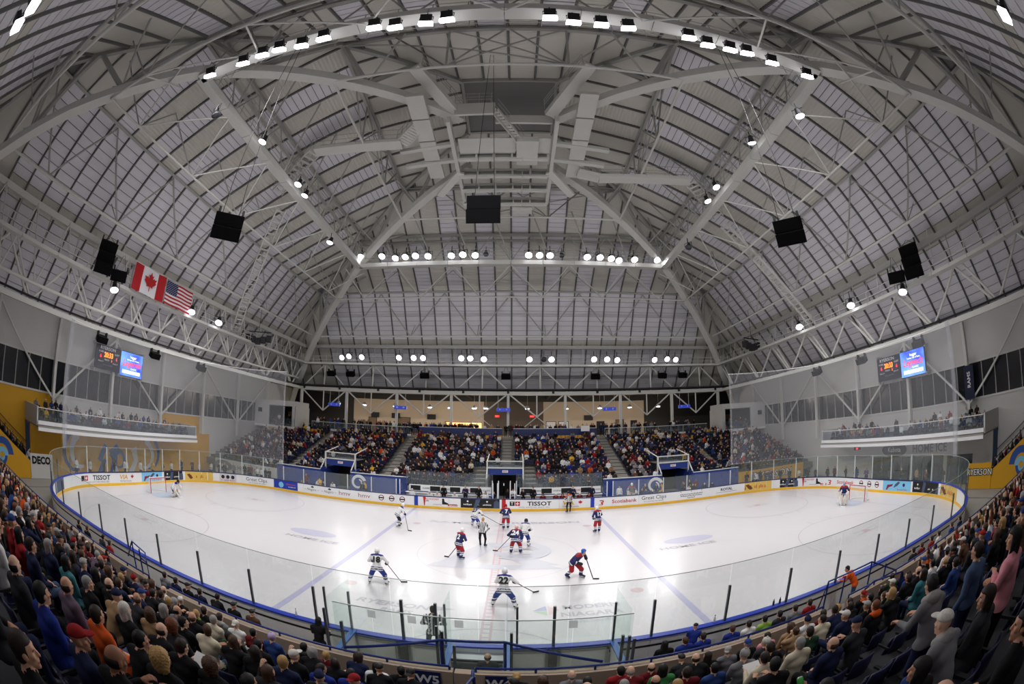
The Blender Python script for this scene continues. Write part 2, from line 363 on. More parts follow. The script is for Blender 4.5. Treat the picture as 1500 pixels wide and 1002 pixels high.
    for i in range(n):
        u0, u1, um = -h+2*h*i/n, -h+2*h*(i+1)/n, -h+2*h*(i+.5)/n
        if face in ('far', 'near'):
            bar('web_member', fpt(face, u0, s, zl), fpt(face, um, s, zc), .2, .2, STEEL, root, True)
            bar('web_member', fpt(face, um, s, zc), fpt(face, u1, s, zl), .2, .2, STEEL, root, True)
            bar('web_member', fpt(face, um, s, zl), fpt(face, um, s, zc), .24, .24, STEEL, root, True)
        else:
            bar('web_member', fpt(face, u0, s, zc), fpt(face, um, s, zl), .22, .22, STEEL, root, True)
            bar('web_member', fpt(face, um, s, zl), fpt(face, u1, s, zc), .22, .22, STEEL, root, True)
            bar('web_member', fpt(face, u0+.8, s, zc), fpt(face, um+.25, s, zl), .2, .2, STEEL, root, True)
        bar('hanger', fpt(face, u0, s, zt), fpt(face, u0, s, zc), .13, .13, STEELD, root, True)
        bar('hanger', fpt(face, um, s, zt), fpt(face, um, s, zc), .1, .1, STEELD, root, True)
        for w in (.25, .75): bar('hanger', fpt(face, u0+(u1-u0)*w, s, zt+1), fpt(face, u0+(u1-u0)*w, s-.6, zc), .06, .06, STEEL, root, True)
    if face == 'left':                       # the left side shows one more lattice in front of the catwalk
        s2, zm = 27.95, 13.3
        bar('lattice_chord', fpt(face, -h, s2, zm), fpt(face, h*.93, s2, zm), .26, .26, STEEL, root, True)
        n2 = 14
        for i in range(n2):
            u0, u1, um = -h*.96+1.9*h*i/n2, -h*.96+1.9*h*(i+1)/n2, -h*.96+1.9*h*(i+.5)/n2
            bar('lattice_member', fpt(face, u0, s2, zt), fpt(face, um, s2, zm), .13, .13, STEEL, root, True)
            bar('lattice_member', fpt(face, um, s2, zm), fpt(face, u1, s2, zt), .13, .13, STEEL, root, True)
    root = thing('roof_catwalk', fpt(face, 0, s, zc), f'lamp catwalk with handrails on the outer truss of the {face} side', 'catwalk', 'outer ring catwalks')
    n = 14
    for i in range(n):
        p, q = fpt(face, -h+2*h*i/n, s-.5, zc), fpt(face, -h+2*h*(i+1)/n, s-.5, zc); d = (q-p).normalized()
        bar('walkway_plate', p+d*.02, q-d*.02, .9, .25, STEEL, root)
    for hh in (.5, 1.0): bar('hand_rail', fpt(face, -h, s-.95, zc+hh), fpt(face, h, s-.95, zc+hh), .06, .06, STEEL, root, True)
    for i in range(29): u = -h+2*h*i/28; bar('rail_post', fpt(face, u, s-.95, zc), fpt(face, u, s-.95, zc+1), .05, .05, STEEL, root, True)
# ---- hub platform in the middle of the dome
hub = thing('roof_hub', (0, 5, 28.4), 'white platform of beams, gangways and stair hung at the top of the dome', 'platform')
for x in (-6.05, 6.0):
    for i in range(4): bar('girder_plate', (x, -3.2+2.75*i, 29.0), (x, -3.2+2.75*i+2.6, 29.0), 1.3, .3, STEEL, hub)
for y, z, w in ((4.4, 28.4, 3.75), (6.9, 28.35, 3.9), (9.2, 28.3, 4.0), (11.6, 28.2, 4.1)):
    bar('cross_beam', (-w, y, z), (w-.2, y, z), .32, .22, STEEL, hub); bar('cross_beam', (-w, y+.1, z+.75), (w-.2, y+.1, z+.75), .24, .2, STEEL, hub)
    bar('beam_web', (-w, y+.2, z+.38), (w-.2, y+.2, z+.38), .06, .6, STEELD, hub)
    for i in range(6): x = -w + (2*w-.2)*i/5; bar('beam_stiffener', (x, y-.05, z), (x, y-.05, z+.8), .16, .2, STEEL, hub)
    bar('pipe_drop', (-.9, y-.3, z-.5), (-.9, y-.3, z+.4), .07, .07, STEEL, hub, True); bar('pipe_drop', (1.5, y-.3, z-.5), (1.5, y-.3, z+.4), .07, .07, STEEL, hub, True)
for x in (-4.0, 3.95): bar('side_beam', (x, -.4, 28.8), (x, 12, 28.8), .3, .6, STEEL, hub)
span('floor_panel', (-3.6, 2.2, 28.9), (.9, 4.2, 29.0), STEEL, hub); span('floor_panel', (2.6, 2.2, 28.9), (3.7, 4.2, 29.0), STEEL, hub)
span('front_fascia', (-3.6, -.5, 29.2), (-.6, -.3, 30.4), STEEL, hub); span('rear_fascia', (-.6, .8, 29.4), (3.7, 1.0, 30.2), STEEL, hub)
span('gantry_box', (1.0, 2.0, 28.4), (2.7, 4.6, 28.9), STEEL, hub); span('gantry_face', (1.0, 4.5, 27.9), (2.7, 4.6, 28.6), WHITE, hub)
span('gantry_box', (.6, 12.0, 27.7), (2.5, 12.6, 28.5), STEEL, hub)
for k in range(12): t = k/11; span('stair_tread', (-.9+2.0*t, -.3+2.6*t, 29.9-1.2*t), (-.5+2.0*t, .2+2.6*t, 29.95-1.2*t), STEEL, hub)
for dx in (-.1, .5):
    bar('stair_rail', (-.9+dx, -.3, 31.0), (1.1+dx, 2.3, 29.8), .06, .06, STEELD, hub, True); bar('stair_rail', (-.9+dx, -.3, 30.5), (1.1+dx, 2.3, 29.3), .05, .05, STEELD, hub, True)
    bar('stair_stringer', (-.9+dx, -.3, 29.85), (1.1+dx, 2.3, 28.65), .06, .28, STEEL, hub)
for hh in (30.7, 31.0, 31.4): bar('hand_rail', (-3.6, -.6, hh), (-.8, -.6, hh), .05, .05, STEELD, hub, True)
for x in (-3.6, -2.7, -1.8, -.9): bar('rail_post', (x, -.6, 30.3), (x, -.6, 31.4), .05, .05, STEELD, hub, True)
for sx in (-1, 1):                           # white gusset beams splaying from the hub to the near arches
    bar('splay_beam', (sx*3.5, .3, 29.8), (sx*6.1, -4.4, 30.9), .9, .45, STEEL, hub)
    for hh in (.5, .8, 1.1): bar('hand_rail', (sx*3.1, .0, 30.2+hh), (sx*5.6, -4.4, 31.0+hh), .05, .05, STEELD, hub, True)
    for t in (0, .33, .66, 1): bar('rail_post', (sx*(3.1+2.5*t), -4.4*t, 30.2+.8*t), (sx*(3.1+2.5*t), -4.4*t, 31.3+.8*t), .05, .05, STEELD, hub, True)
    for y in (2.2, 4.4): bar('tie_beam', (sx*4, y+.6, 28.9), (sx*8.5, y+1.2, 28.9), .4, .3, STEEL, hub)
    bar('knee_brace', (sx*3.8, 6.5, 28.6), (sx*6, 9.2, 27.9), .7, .25, STEEL, hub)
# ---- radial gangways from the inner catwalks to the hub
for nm, pts in (('left', [(-20.6, 4.3, 26.9), (-15.5, 1.3, 28.5), (-8.0, 1.8, 28.5), (-6.2, .3, 29.2)]), ('right', [(6.3, 6.4, 28.5), (8.2, 6.6, 28.2), (16.5, 5.7, 28.2), (20.4, 8.5, 26.4)])):
    root = thing('roof_gangway', pts[1], f'railed gangway with steps leading from the hub to the {nm} catwalk', 'gangway', 'gangways to the hub')
    for p, q in zip(pts, pts[1:]):
        p, q = Vector(p), Vector(q); d = q-p; side = Vector((-d.y, d.x, 0)).normalized()*.55
        if abs(d.z) > .25:
            for k in range(10): c = p + d*(k+.5)/10; bar('gangway_step', c-side, c+side, .22, .06, STEEL, root)
            for e in (-side, side): bar('stringer', p+e, q+e, .06, .25, STEEL, root)
        else: bar('gangway_plate', p, q, 1.1, .3, STEEL, root)
        for e in (-side, side):
            for hh in (.6, 1.1): bar('hand_rail', p+e+Vector((0, 0, hh)), q+e+Vector((0, 0, hh)), .05, .05, STEELD, root, True)
            for k in range(5): c = p + d*k/4 + e; bar('rail_post', c, c+Vector((0, 0, 1.1)), .045, .045, STEELD, root, True)
# ladders from catwalk down across the left and right slopes
for nm, p, q in (('left', (-20.2, 5.2, 25.6), (-30.4, 14.2, 16.1)), ('right', (20.8, 8.6, 25.6), (31.0, 9.3, 16.1))):
    root = thing('roof_ladder', q, f'long white ladder stair dropping from the inner catwalk to the {nm} outer truss', 'ladder', 'ladder stairs')
    p, q = Vector(p), Vector(q); d = q-p; side = Vector((-d.y, d.x, 0)).normalized()*.45
    for e in (-side, side): bar('stringer', p+e, q+e, .09, .3, STEEL, root)
    for k in range(26): c = p + d*(k+.5)/26; bar('stair_tread', c-side, c+side, .26, .06, STEEL, root)
# ================================================================== ICE AND BOARDS
HL, HW, RC = 30.48, 12.95, 8.53
SX, SY, QL = HL-RC, HW-RC, PI*RC/2
PER = 4*SX + 4*SY + 4*QL
SEGS = [(SX, 0, (0, -HW), (1, 0)), (QL, 1, (SX, -SY), -90), (2*SY, 0, (HL, -SY), (0, 1)), (QL, 1, (SX, SY), 0), (2*SX, 0, (SX, HW), (-1, 0)),
        (QL, 1, (-SX, SY), 90), (2*SY, 0, (-HL, SY), (0, -1)), (QL, 1, (-SX, -SY), 180), (SX+.001, 0, (-SX, -HW), (1, 0))]
def rim(t):
    """point on the rink outline t metres anticlockwise from the near centre, and the outward normal"""
    t %= PER
    for ln, k, o, d in SEGS:
        if t <= ln:
            if k == 0: return Vector((o[0]+d[0]*t, o[1]+d[1]*t, 0)), Vector((d[1], -d[0], 0))
            a = math.radians(d)+t/RC; n = Vector((math.cos(a), math.sin(a), 0)); return Vector((o[0], o[1], 0))+n*RC, n
        t -= ln
TF = SX + QL + 2*SY + QL + SX      # far centre
def rim_strip(t0, t1, o0, o1, z0, z1, n=1):
    """closed bar that follows the outline"""
    rings = []
    for i in range(n+1):
        p, nn = rim(t0+(t1-t0)*i/n); z = Vector((0, 0, 1)); rings.append([p+nn*o0+z*z0, p+nn*o1+z*z0, p+nn*o1+z*z1, p+nn*o0+z*z1])
    v, f = loft(rings); return [tuple(p) for p in v], [q[::-1] for q in f]
def rim_obj(name, t0, t1, o0, o1, z0, z1, m, parent, n=None):
    c, _ = rim((t0+t1)/2); straight = abs(rim(t0)[1].angle(rim(t1)[1])) < .01
    v, f = rim_strip(t0, t1, o0, o1, z0, z1, 1 if straight else (n or 4))
    o = Vector(parent['_o']) if parent is not None and '_o' in parent.keys() else Vector((0, 0, 0))
    return link(name, mesh(name, [Vector(p)-o for p in v], f), parent, None, m)
def ice_mat():
    m = mat('ice', (210, 207, 209), .3, .4, noise=.03, nscale=.35, coat=.06)
    return m
ICE = ice_mat()
outline = [rim(PER*i/240)[0] for i in range(240)]
ice = tag(link('floor', mesh('floor', [p for p in outline] + [p+Vector((0, 0, -.1)) for p in outline], [tuple(range(240))] + [(i, i+240, (i+1) % 240+240, (i+1) % 240) for i in range(240)]), None, None, ICE), 'white ice sheet of the rink with painted lines and circles', None, None, 'structure')
def imat(n, c): return mat('ice_'+n, [v*.9 for v in c], .3, .4, coat=.06)
LBL, LRD, LGR, LLG = imat('blue_paint', (196, 194, 224)), imat('red_paint', (226, 198, 204)), imat('grey_paint', (196, 196, 204)), imat('pale_blue_paint', (216, 217, 226))
LDOT, LRING = imat('dot_paint', (224, 196, 200)), imat('ring_paint', (212, 202, 210))
DZ = [0]
def decal(name, v, f, m, z=.004):
    """a painted mark, a hair above the ice, facing up"""
    DZ[0] += 1; z = .0015+.00004*DZ[0]
    if name in ('centre_emblem', 'lettering'): z += .003*sum(o.name.startswith(name) for o in ice.children)
    def up(q): return sum(v[q[i]][0]*v[q[(i+1) % len(q)]][1]-v[q[(i+1) % len(q)]][0]*v[q[i]][1] for i in range(len(q))) > 0
    return link(name, mesh(name, [(p[0], p[1], z) for p in v], [q if up(q) else q[::-1] for q in f]), ice, None, m)
def rect(name, x0, y0, x1, y1, m, z=.004): return decal(name, [(x0, y0), (x1, y0), (x1, y1), (x0, y1)], [(0, 1, 2, 3)], m, z)
def ring(name, c, r, w, m, a0=0, a1=2*PI, z=.004, n=72):
    v = []; 
    for i in range(n+1):
        a = a0+(a1-a0)*i/n; v += [(c[0]+(r-w/2)*math.cos(a), c[1]+(r-w/2)*math.sin(a)), (c[0]+(r+w/2)*math.cos(a), c[1]+(r+w/2)*math.sin(a))]
    return decal(name, v, [(2*i, 2*i+1, 2*i+3, 2*i+2) for i in range(n)], m, z)
def disc(name, c, r, m, z=.004, n=28, sy=1.): return decal(name, [(c[0]+r*math.cos(2*PI*i/n), c[1]+sy*r*math.sin(2*PI*i/n)) for i in range(n)], [tuple(range(n))], m, z)
for x in (-7.77, 7.77): rect('blue_line', x-.155, -HW+.02, x+.155, HW-.02, LBL)
for x in (-.16, .16): rect('red_line', x-.045, -HW+.02, x+.045, HW-.02, LRD)
for k in range(72): rect('red_line_rung', -.12, -HW+.2+k*.355, .12, -HW+.31+k*.355, LRD, .003)
ring('centre_circle', (0, 0), 4.57, .06, LLG)
ring('referee_crease', (0, -HW), 3.05, .06, LRING, 0, PI)
for sx in (-1, 1):
    yy = HW-(RC-math.sqrt(RC**2-(27.13-SX)**2)); rect('goal_line', sx*27.13-.03, -yy, sx*27.13+.03, yy, LRD)
    crease = [(sx*27.1, -1.22), (sx*27.1, 1.22)] + [(sx*(27.13-1.37-.46*math.cos(a*PI/12)), 1.22*math.sin(a*PI/12)) for a in range(6, -7, -1)]
    decal('goal_crease', crease, [tuple(range(len(crease)))[::int(sx)] if sx > 0 else tuple(range(len(crease)))[::-1]], imat('crease_paint', (206, 216, 232)))
    for sy in (-1, 1):
        c = (sx*21.03, sy*6.7); ring('faceoff_circle', c, 4.57, .06, LRING); disc('faceoff_dot', c, .3, LDOT)
        disc('faceoff_dot', (sx*6.25, sy*6.7), .3, LDOT)
        for q in (-1, 1):
            rect('hash_mark', c[0]+q*.9-.03, c[1]+4.57*.98, c[0]+q*.9+.03, c[1]+5.2, LRING); rect('hash_mark', c[0]+q*.9-.03, c[1]-5.2, c[0]+q*.9+.03, c[1]-4.57*.98, LRING)
            for w in (-1, 1): rect('hash_mark', c[0]+q*.6-.45, c[1]+w*.25-.03, c[0]+q*.6+.45, c[1]+w*.25+.03, LGR); 
# centre emblem: a big pale letter with a curled horn
decal('centre_emblem', [(-3.3, -2.6), (-1.6, -2.6), (.2, 2.2), (-1.0, 2.2)], [(0, 1, 2, 3)], LLG)
decal('centre_emblem', [(-3.6, -2.9), (3.4, -2.9), (2.6, -2.2), (-3.2, -2.2)], [(0, 1, 2, 3)], LLG, .005)
decal('centre_emblem', [(-.3, .0), (.8, .3), (3.3, -2.3), (1.7, -2.4)], [(0, 1, 2, 3)], LLG, .005)
ring('centre_emblem', (1.2, .6), 1.5, .8, LLG, -PI*.7, PI*.85); ring('centre_emblem', (1.6, .4), .55, .3, LLG, -PI*.6, PI)
def ice_text(s, x, y, size, m, sx=1.0, shear=0., bold=.03): return letters('lettering', s, fr((1, 0, 0), (0, 1, 0), (0, 0, 1), (x, y, .009)), size, m, ice, bold, shear, 1., sx)
ice_text('MODERN', 4.0, -7.95, .58, LGR, .95); ice_text('NIAGARA', 3.9, -8.67, .58, LGR, .95); ice_text('BUILDING', 3.85, -9.3, .4, LLG, 1.0)
decal('sponsor_triangle', [(1.67, -8.2), (2.2, -7.7), (2.22, -8.2)], [(0, 1, 2)], imat('tri_blue', (178, 186, 222))); decal('sponsor_triangle', [(1.67, -8.24), (2.22, -8.24), (2.2, -8.68)], [(0, 1, 2)], imat('tri_green', (190, 220, 190)))
decal('sponsor_triangle', [(2.27, -7.72), (2.7, -8.15), (2.27, -8.66)], [(0, 1, 2)], imat('tri_pink', (232, 204, 204)))
ice_text('RYERSON', -3.85, -8.35, .62, LGR, 1.12, .2); ice_text('RAMS', -3.55, -8.95, .44, LGR, 1.15, .2)
decal('ice_arrow', [(-2.1, -8.05), (-1.3, -8.25), (-2.0, -8.5)], [(0, 1, 2)], LGR)
disc('sponsor_oval', (-11.8, .45), 1.7, imat('oval_paint', (208, 208, 228)), sy=.42); ice_text('HOME ICE', -11.2, -1.0, .62, LGR, 1.3)
disc('sponsor_oval', (11.7, .4), 1.7, MATS['ice_oval_paint'], sy=.42); ice_text('HOME ICE', 11.1, -.95, .62, LGR, 1.3)
ice_text('RYERSON', 3.3, 8.1, .8, LGR, 1.5); ice_text('RAMS', -3.9, 7.8, .8, LLG, 1.6)

# ---- dasher boards
BH = 1.07
boards = thing('dasher_boards', (0, 0, 0), 'white dasher boards with yellow kick plate and blue cap all round the ice', 'boards')
NP = 66; dt = PER/NP
near = lambda t: (t % PER) < SX+QL*.8 or (t % PER) > PER-SX-QL*.8
for i in range(NP):
    t0, t1 = i*dt, (i+1)*dt
    rim_obj('board_panel', t0+.006, t1-.006, 0, .10, .0, BH-.02, BOARD, boards)
    rim_obj('kick_plate', t0+.006, t1-.006, -.025, 0, .0, .2, KICK, boards)
    tm = (t0+t1)/2
    rim_obj('cap_rail', t0, t1, -.03, .2, BH-.02, BH+.04, CAPB if near(tm) else NAVY, boards)
    if near(tm) and not (t1 < 4.2 or t0 > PER-4.2): rim_obj('stripe', t0, t1, .1, .115, .72, .79, INK, boards)
# coloured markers on the far boards
for x, m in ((-7.77, BLUE), (0, RED), (7.77, BLUE)): rim_obj('line_marker', TF-x-.17, TF-x+.17, -.03, 0, .2, BH+.05, m, boards)
def no_glass(t):      # open front of the players' benches
    x = TF-t; return (-9.1 < x < -.7) or (.7 < x < 8.9)
glass = thing('rink_glass', (0, 0, BH), 'clear shielding glass in upright panes around the boards', 'glass')
edges = [i*dt for i in range(NP)]
for i in range(NP):
    t0, t1 = i*dt, (i+1)*dt; tm = (t0+t1)/2; x = TF-tm
    if SX+2*QL+2*SY < tm < SX+2*QL+2*SY+2*SX and no_glass(tm): continue
    far = abs(TF-tm) < SX; nearp = near(tm); top = 2.5 if far else (3.08 if nearp else 3.1)
    rim_obj('glass_pane', t0+.012, t1-.012, .05, .062, BH+.04, top, GLASS, glass, 4)
    if not far: rim_obj('glass_edge', t0+.012, t1-.012, .046, .066, top-.012, top+.004, mat('glass_edge_green', (176, 188, 184), .3), glass, 4)
def stanchion(t, z1, m, parent=glass, w=.07):
    p, n = rim(t); q = p + n*.1; return box('stanchion', (q.x, q.y, (BH+z1)/2), (w, w, z1-BH), m, parent, math.atan2(n.y, n.x))
for i in range(NP):
    t = i*dt; x = TF-t; far = abs(x) < SX
    if far:
        if no_glass(t) and abs(x) > .8: continue
        stanchion(t, 2.5, POSTW)
    elif near(t):
        if t < 4.0 or t > PER-4.0: continue
        stanchion(t, 2.37, POST)
    else: stanchion(t, 3.1, POSTW)
for x in (-9.3, -.95, -.55, .0, .55, .95, 9.1): stanchion(TF-x, 2.5 if x else 2.3, POSTW)
for x in (-4.45, -3.67, -2.1, -1.15, -.9, 1.04, 2.03, 3.69): stanchion(x, 2.45, POST, glass, .08 if x in (-2.1, -1.15, 2.03) else .06)
# ---- advertising on the boards (flat print)
def on_boards(v, f, tc, z, m, name='lettering', off=-.008, parent=None):
    out = []
    for x, y in v: p, n = rim(tc-x); q = p+n*off; out.append((q.x, q.y, z+y))
    return link(name, mesh(name, out, f), parent or boards, None, m)
def ad_text(s, tc, z, size, m, sx=1., bold=.02, shear=0.):
    me = text_mesh(s, bold, shear); v = [(p.co.x*size*sx, p.co.y*size) for p in me.vertices]; f = [tuple(p.vertices) for p in me.polygons]
    return on_boards(v, f, tc, z, m)
def strokes(tc, z, w, h, m, n=9, seed=1):
    r = random.Random(seed)
    for k in range(n):
        x = -w/2+w*(k+.5)/n; q = w/n*.34; hh = h*r.choice((.7, .7, 1, .8)); lo = -h*r.choice((.5, .5, .62)); ad_poly(tc-x*-1 if False else tc, z, [(x-q, lo), (x+q, lo), (x+q*.6, lo+hh), (x-q*.6, lo+hh)], m, -.009)
def ad_panel(t0, t1, m, z0=.22, z1=1.04): return rim_obj('ad_panel', t0, t1, -.004, 0, z0, z1, m, boards, 5)
def ad_poly(tc, z, pts, m, off=-.007): return on_boards(pts, [tuple(range(len(pts)))], tc, z, m, 'ad_shape', off)
def circ(r, n=20, cx=0, cy=0, sy=1.): return [(cx+r*math.cos(2*PI*i/n), cy+r*sy*math.sin(2*PI*i/n)) for i in range(n)]
def leaf(k): return [(x*k, y*k) for x, y in ((0, 1), (-.18, .62), (-.38, .72), (-.28, .25), (-.5, .5), (-.56, .36), (-.95, .42), (-.78, .1), (-.95, -.02), (-.45, -.42), (-.5, -.58), (-.05, -.5), (-.06, -1), (.06, -1), (.05, -.5), (.5, -.58), (.45, -.42), (.95, -.02), (.78, .1), (.95, .42), (.56, .36), (.5, .5), (.28, .25), (.38, .72), (.18, .62))]
def tissot(tc):
    ad_text('TISSOT', tc-.45, .66, .52, INK, 1.25, .025); ad_text('SWISS WATCHES SINCE 1853', tc, .34, .17, GREYINK, 1.25, .0)
    ad_poly(tc+1.9, .68, [(-.22, -.2), (.2, -.2), (.2, .2), (-.22, .2)], INK); ad_text('T', tc+1.92, .68, .36, SIGNW); MATS['x'] = None
    ad_poly(tc+1.45, .68, [(-.2, -.2), (.22, -.2), (.22, .2), (-.2, .2)], RED); ad_poly(tc+1.45, .68, [(-.04, -.14), (.04, -.14), (.04, .14), (-.04, .14)], SIGNW, -.012); ad_poly(tc+1.45, .68, [(-.14, -.04), (.14, -.04), (.14, .04), (-.14, .04)], SIGNW, -.012)
def via(tc): ad_text('VIA', tc+.35, .68, .5, GOLD, 1.3, .03, .15); ad_poly(tc-.75, .72, leaf(.2), RED); ad_text('VIA Rail Canada', tc+.1, .36, .2, GREYINK, 1.1, 0)
def blackads(t0, t1):
    ad_panel(t0, t1, INK); L = t1-t0; MG = mat('ad_slate', (70, 84, 110), .5)
    for k, c in enumerate((.82, .32)):
        tc = t0+L*c; strokes(tc, .55, .75, .16, SIGNW, 8, k); ad_poly(tc, .82, circ(.08, 10), SIGNW)
    ad_poly(t0+L*.58, .62, [(-.3, -.38), (.05, -.38), (.3, .38), (-.1, .38)], MG); ad_poly(t0+L*.08, .6, [(-.25, -.36), (.25, -.36), (.22, .2), (0, .36), (-.22, .2)], MG)
def bootad(t0, t1):
    tm = (t0+t1)/2; h = (t1-t0)/2; ad_poly(tm+h-.35, .64, [(-.12, .4), (.12, .4), (.04, -.4), (-.04, -.4)], RED); ad_text('PRO HOCKEY', tm+h*.42, .86, .2, RED, 1.1); ad_text('LIFE', tm+h*.66, .68, .17, INK, 1.2); strokes(tm+h*.1, .4, .8, .08, GREYINK, 14, 4)
    ad_poly(tm-h*.25, .66, [(-.18, .3), (.0, .3), (.05, .02), (.36, -.12), (.4, -.24), (-.18, -.24)], INK); ad_panel(tm-h+.1, tm-h*.45, RED, .3, .48); strokes(tm-h*.72, .39, .7, .09, SIGNW, 6, 5)
def roundels(ts):
    for t in ts: ad_poly(t, .64, circ(.27), WINE, -.006); ad_poly(t, .64, circ(.2), SIGNW, -.009); ad_poly(t, .64, [(-.25, -.06), (.25, -.06), (.25, .06), (-.25, .06)], INK, -.012)
def tigerad(t0, t1):
    ad_panel(t0, t1, mat('ad_yellow', (222, 186, 92), .5)); L = t1-t0; strokes(t0+L*.42, .6, 1.3, .34, mat('ad_orange', (196, 84, 30), .5), 8, 6); ad_panel(t0+.08, t0+L*.2, RED, .5, .85)
    ad_poly(t0+L*.82, .6, [(-.5, -.3), (-.2, -.1), (.1, -.3), (.45, -.2), (.35, .2), (.1, .1), (-.1, .3), (-.45, .2)], mat('ad_brown', (110, 60, 30), .5))
def skyad(t0, t1):
    ad_panel(t0, t1, SKYP); L = t1-t0; ad_poly(t0+L*.75, .6, [(-.45, -.32), (-.3, -.32), (-.1, -.1), (.3, 0), (.4, .2), (.1, .12), (-.3, .1)], WINE); ad_poly(t0+L*.5, .66, [(-.4, -.2), (.1, 0), (.4, .25), (.15, .32), (-.2, .1)], mat('ad_slate', (70, 84, 110)))
    ad_poly(t0+L*.25, .72, circ(.14), NAVY); strokes(t0+L*.3, .36, 1.2, .1, RED, 12, 7)
def scotia(tc):
    ad_text('Scotiabank', tc-.35, .62, .46, RED, 1.15, .015)
    for k in (0, 1): ad_poly(tc+1.75, .68-.22*k, [(-.05, -.12), (.17, -.12), (.22, .0), (.17, .12), (-.17, .12), (-.17, .04), (.1, .02), (.1, -.04), (-.05, -.06)] if k == 0 else [(-.22, -.12), (.1, -.12), (.17, 0), (.1, .1), (-.05, .1), (-.05, .03), (.05, .0), (.0, -.06), (-.22, -.06)], RED)
tissot(124.2); via(120.7); skyad(115.9, 118.7); blackads(113.0, 115.6); tigerad(109.3, 112.7)
ad_panel(106.7, 108.6, mat('ad_pale', (206, 204, 210), .5))
for k in range(3): ad_poly(107.1+k*.55, .7, circ(.2, 12), INK)
strokes(107.65, .38, 1.5, .1, RED, 14, 8)
ad_text('Great Clips', 104.4, .7, .5, INK, 1.05, 0); ad_text("IT'S GONNA BE GREAT", 104.3, .36, .16, GREYINK, 1.2, 0)
ad_panel(99.5, 102.4, BLUE); ad_poly(101.5, .6, circ(.3, 14), SKYP); strokes(100.3, .76, 1.2, .14, mat('ad_orange', (196, 84, 30)), 11, 9); strokes(100.2, .5, .9, .1, SIGNW, 9, 10)
for t in (97.9, 96.0): ad_text('~ Niagara ~', t, .6, .34, mat('ad_green', (40, 70, 50), .5), 1.0, -.005, .25); ad_poly(t-.1, .88, [(-.2, -.06), (0, .1), (.2, -.02), (.1, -.12)], MATS['ad_green'])
for t in (94.3, 92.3): ad_text('hmv', t, .64, .58, WINE, 1.25, -.005)
roundels((90.6, 89.6, 88.6)); bootad(83.5, 86.9); blackads(79.9, 83.3); tissot(76.9); via(73.6); scotia(69.2)
ad_text('Great Clips', 66.0, .72, .5, INK, 1.05, 0); ad_text("IT'S GONNA BE GREAT", 66, .38, .16, GREYINK, 1.2, 0)
for k, w in enumerate((2.4, 2.3, .8)): strokes(62.2, .72-.17*k, w, .11, INK, int(w*10), 11+k)
for k in (-1.1, 0, 1.1): ad_poly(62.2+k, .95, circ(.06, 8), GOLD)
ad_text('ROYAL', 58.3, .7, .36, NAVY, 1.2, .03); ad_poly(58.3, .45, [(-1.2, -.015), (1.2, -.015), (1.2, .015), (-1.2, .015)], GREYINK)
tigerad(53.2, 56.2); blackads(50.4, 52.3); bootad(46.9, 50.1); scotia(44.9); roundels((42.3, 41.2, 40.2)); skyad(36.0, 39.4); blackads(32.6, 35.8); tigerad(29.4, 32.3); ad_panel(129.2, 131.6, mat('ad_slate', (70, 84, 110)))
del MATS['x']
# ---- goals
def goal(sx, nm):
    g = thing('hockey_goal', (sx*27.13, 0, 0), f'red framed hockey goal with white net at the {nm} end of the ice', 'goal', 'goals')
    x = sx*27.13; rd = mat('goal_red', (178, 40, 44), .4)
    for y in (-.95, .95): bar('post', (x, y, 0), (x, y, 1.22), .065, .065, rd, g, True)
    bar('crossbar', (x, -.98, 1.22), (x, .98, 1.22), .065, .065, rd, g, True)
    pts = [(x, -.95, .03), (x+sx*.7, -.85, .03), (x+sx*1.0, -.35, .03), (x+sx*1.0, .35, .03), (x+sx*.7, .85, .03), (x, .95, .03)]
    pipe('base_frame', pts, .035, SIGNW, g)
    pipe('top_frame', [(x, -.95, 1.22), (x+sx*.45, -.75, 1.2), (x+sx*.5, 0, 1.18), (x+sx*.45, .75, 1.2), (x, .95, 1.22)], .03, SIGNW, g)
    b = MB(); tp = [Vector((x, -.95, 1.22)), Vector((x+sx*.45, -.75, 1.2)), Vector((x+sx*.5, 0, 1.18)), Vector((x+sx*.45, .75, 1.2)), Vector((x, .95, 1.22))]
    bt = [Vector((x, -.95, .03)), Vector((x+sx*.8, -.75, .03)), Vector((x+sx*1.0, 0, .03)), Vector((x+sx*.8, .75, .03)), Vector((x, .95, .03))]
    for i in range(4):
        for k in range(6): t = k/6; b.bar(tp[i].lerp(tp[i+1], t), bt[i].lerp(bt[i+1], t), .012, .012)
        for k in range(1, 8): t = k/8; b.bar(tp[i].lerp(bt[i], t), tp[i+1].lerp(bt[i+1], t), .012, .012)
    for k in range(8): y = -.7+1.4*k/7; b.bar((x, y, 1.22), (x+sx*.48, y, 1.19), .012, .012)
    o = Vector((x, 0, 0)); me = b.me('net'); me.transform(Matrix.Translation(-o)); tag(link('net', me, g, None, SIGNW), kind='stuff')
goal(-1, 'left'); goal(1, 'right')
# ================================================================== STANDS, WALLS, BENCHES
# rinkside floor around the boards
slab = thing('floor', (0, 0, -.1), 'grey concrete floor around the boards', None, None, 'structure')
for a, b in (((-40, -16.2, -.35), (40, -13.1, -.02)), ((-40, 13.1, -.35), (40, 16.2, -.02)), ((-37, -13.1, -.35), (-21.6, 13.1, -.11)), ((21.6, -13.1, -.35), (37, 13.1, -.11)), ((-37, -13.1, -.2), (-30.6, 13.1, -.02)), ((30.6, -13.1, -.2), (37, 13.1, -.02)), ((-21.7, -13.1, -.4), (21.7, 13.1, -.12))):
    span('floor_slab', a, b, CONC, slab)
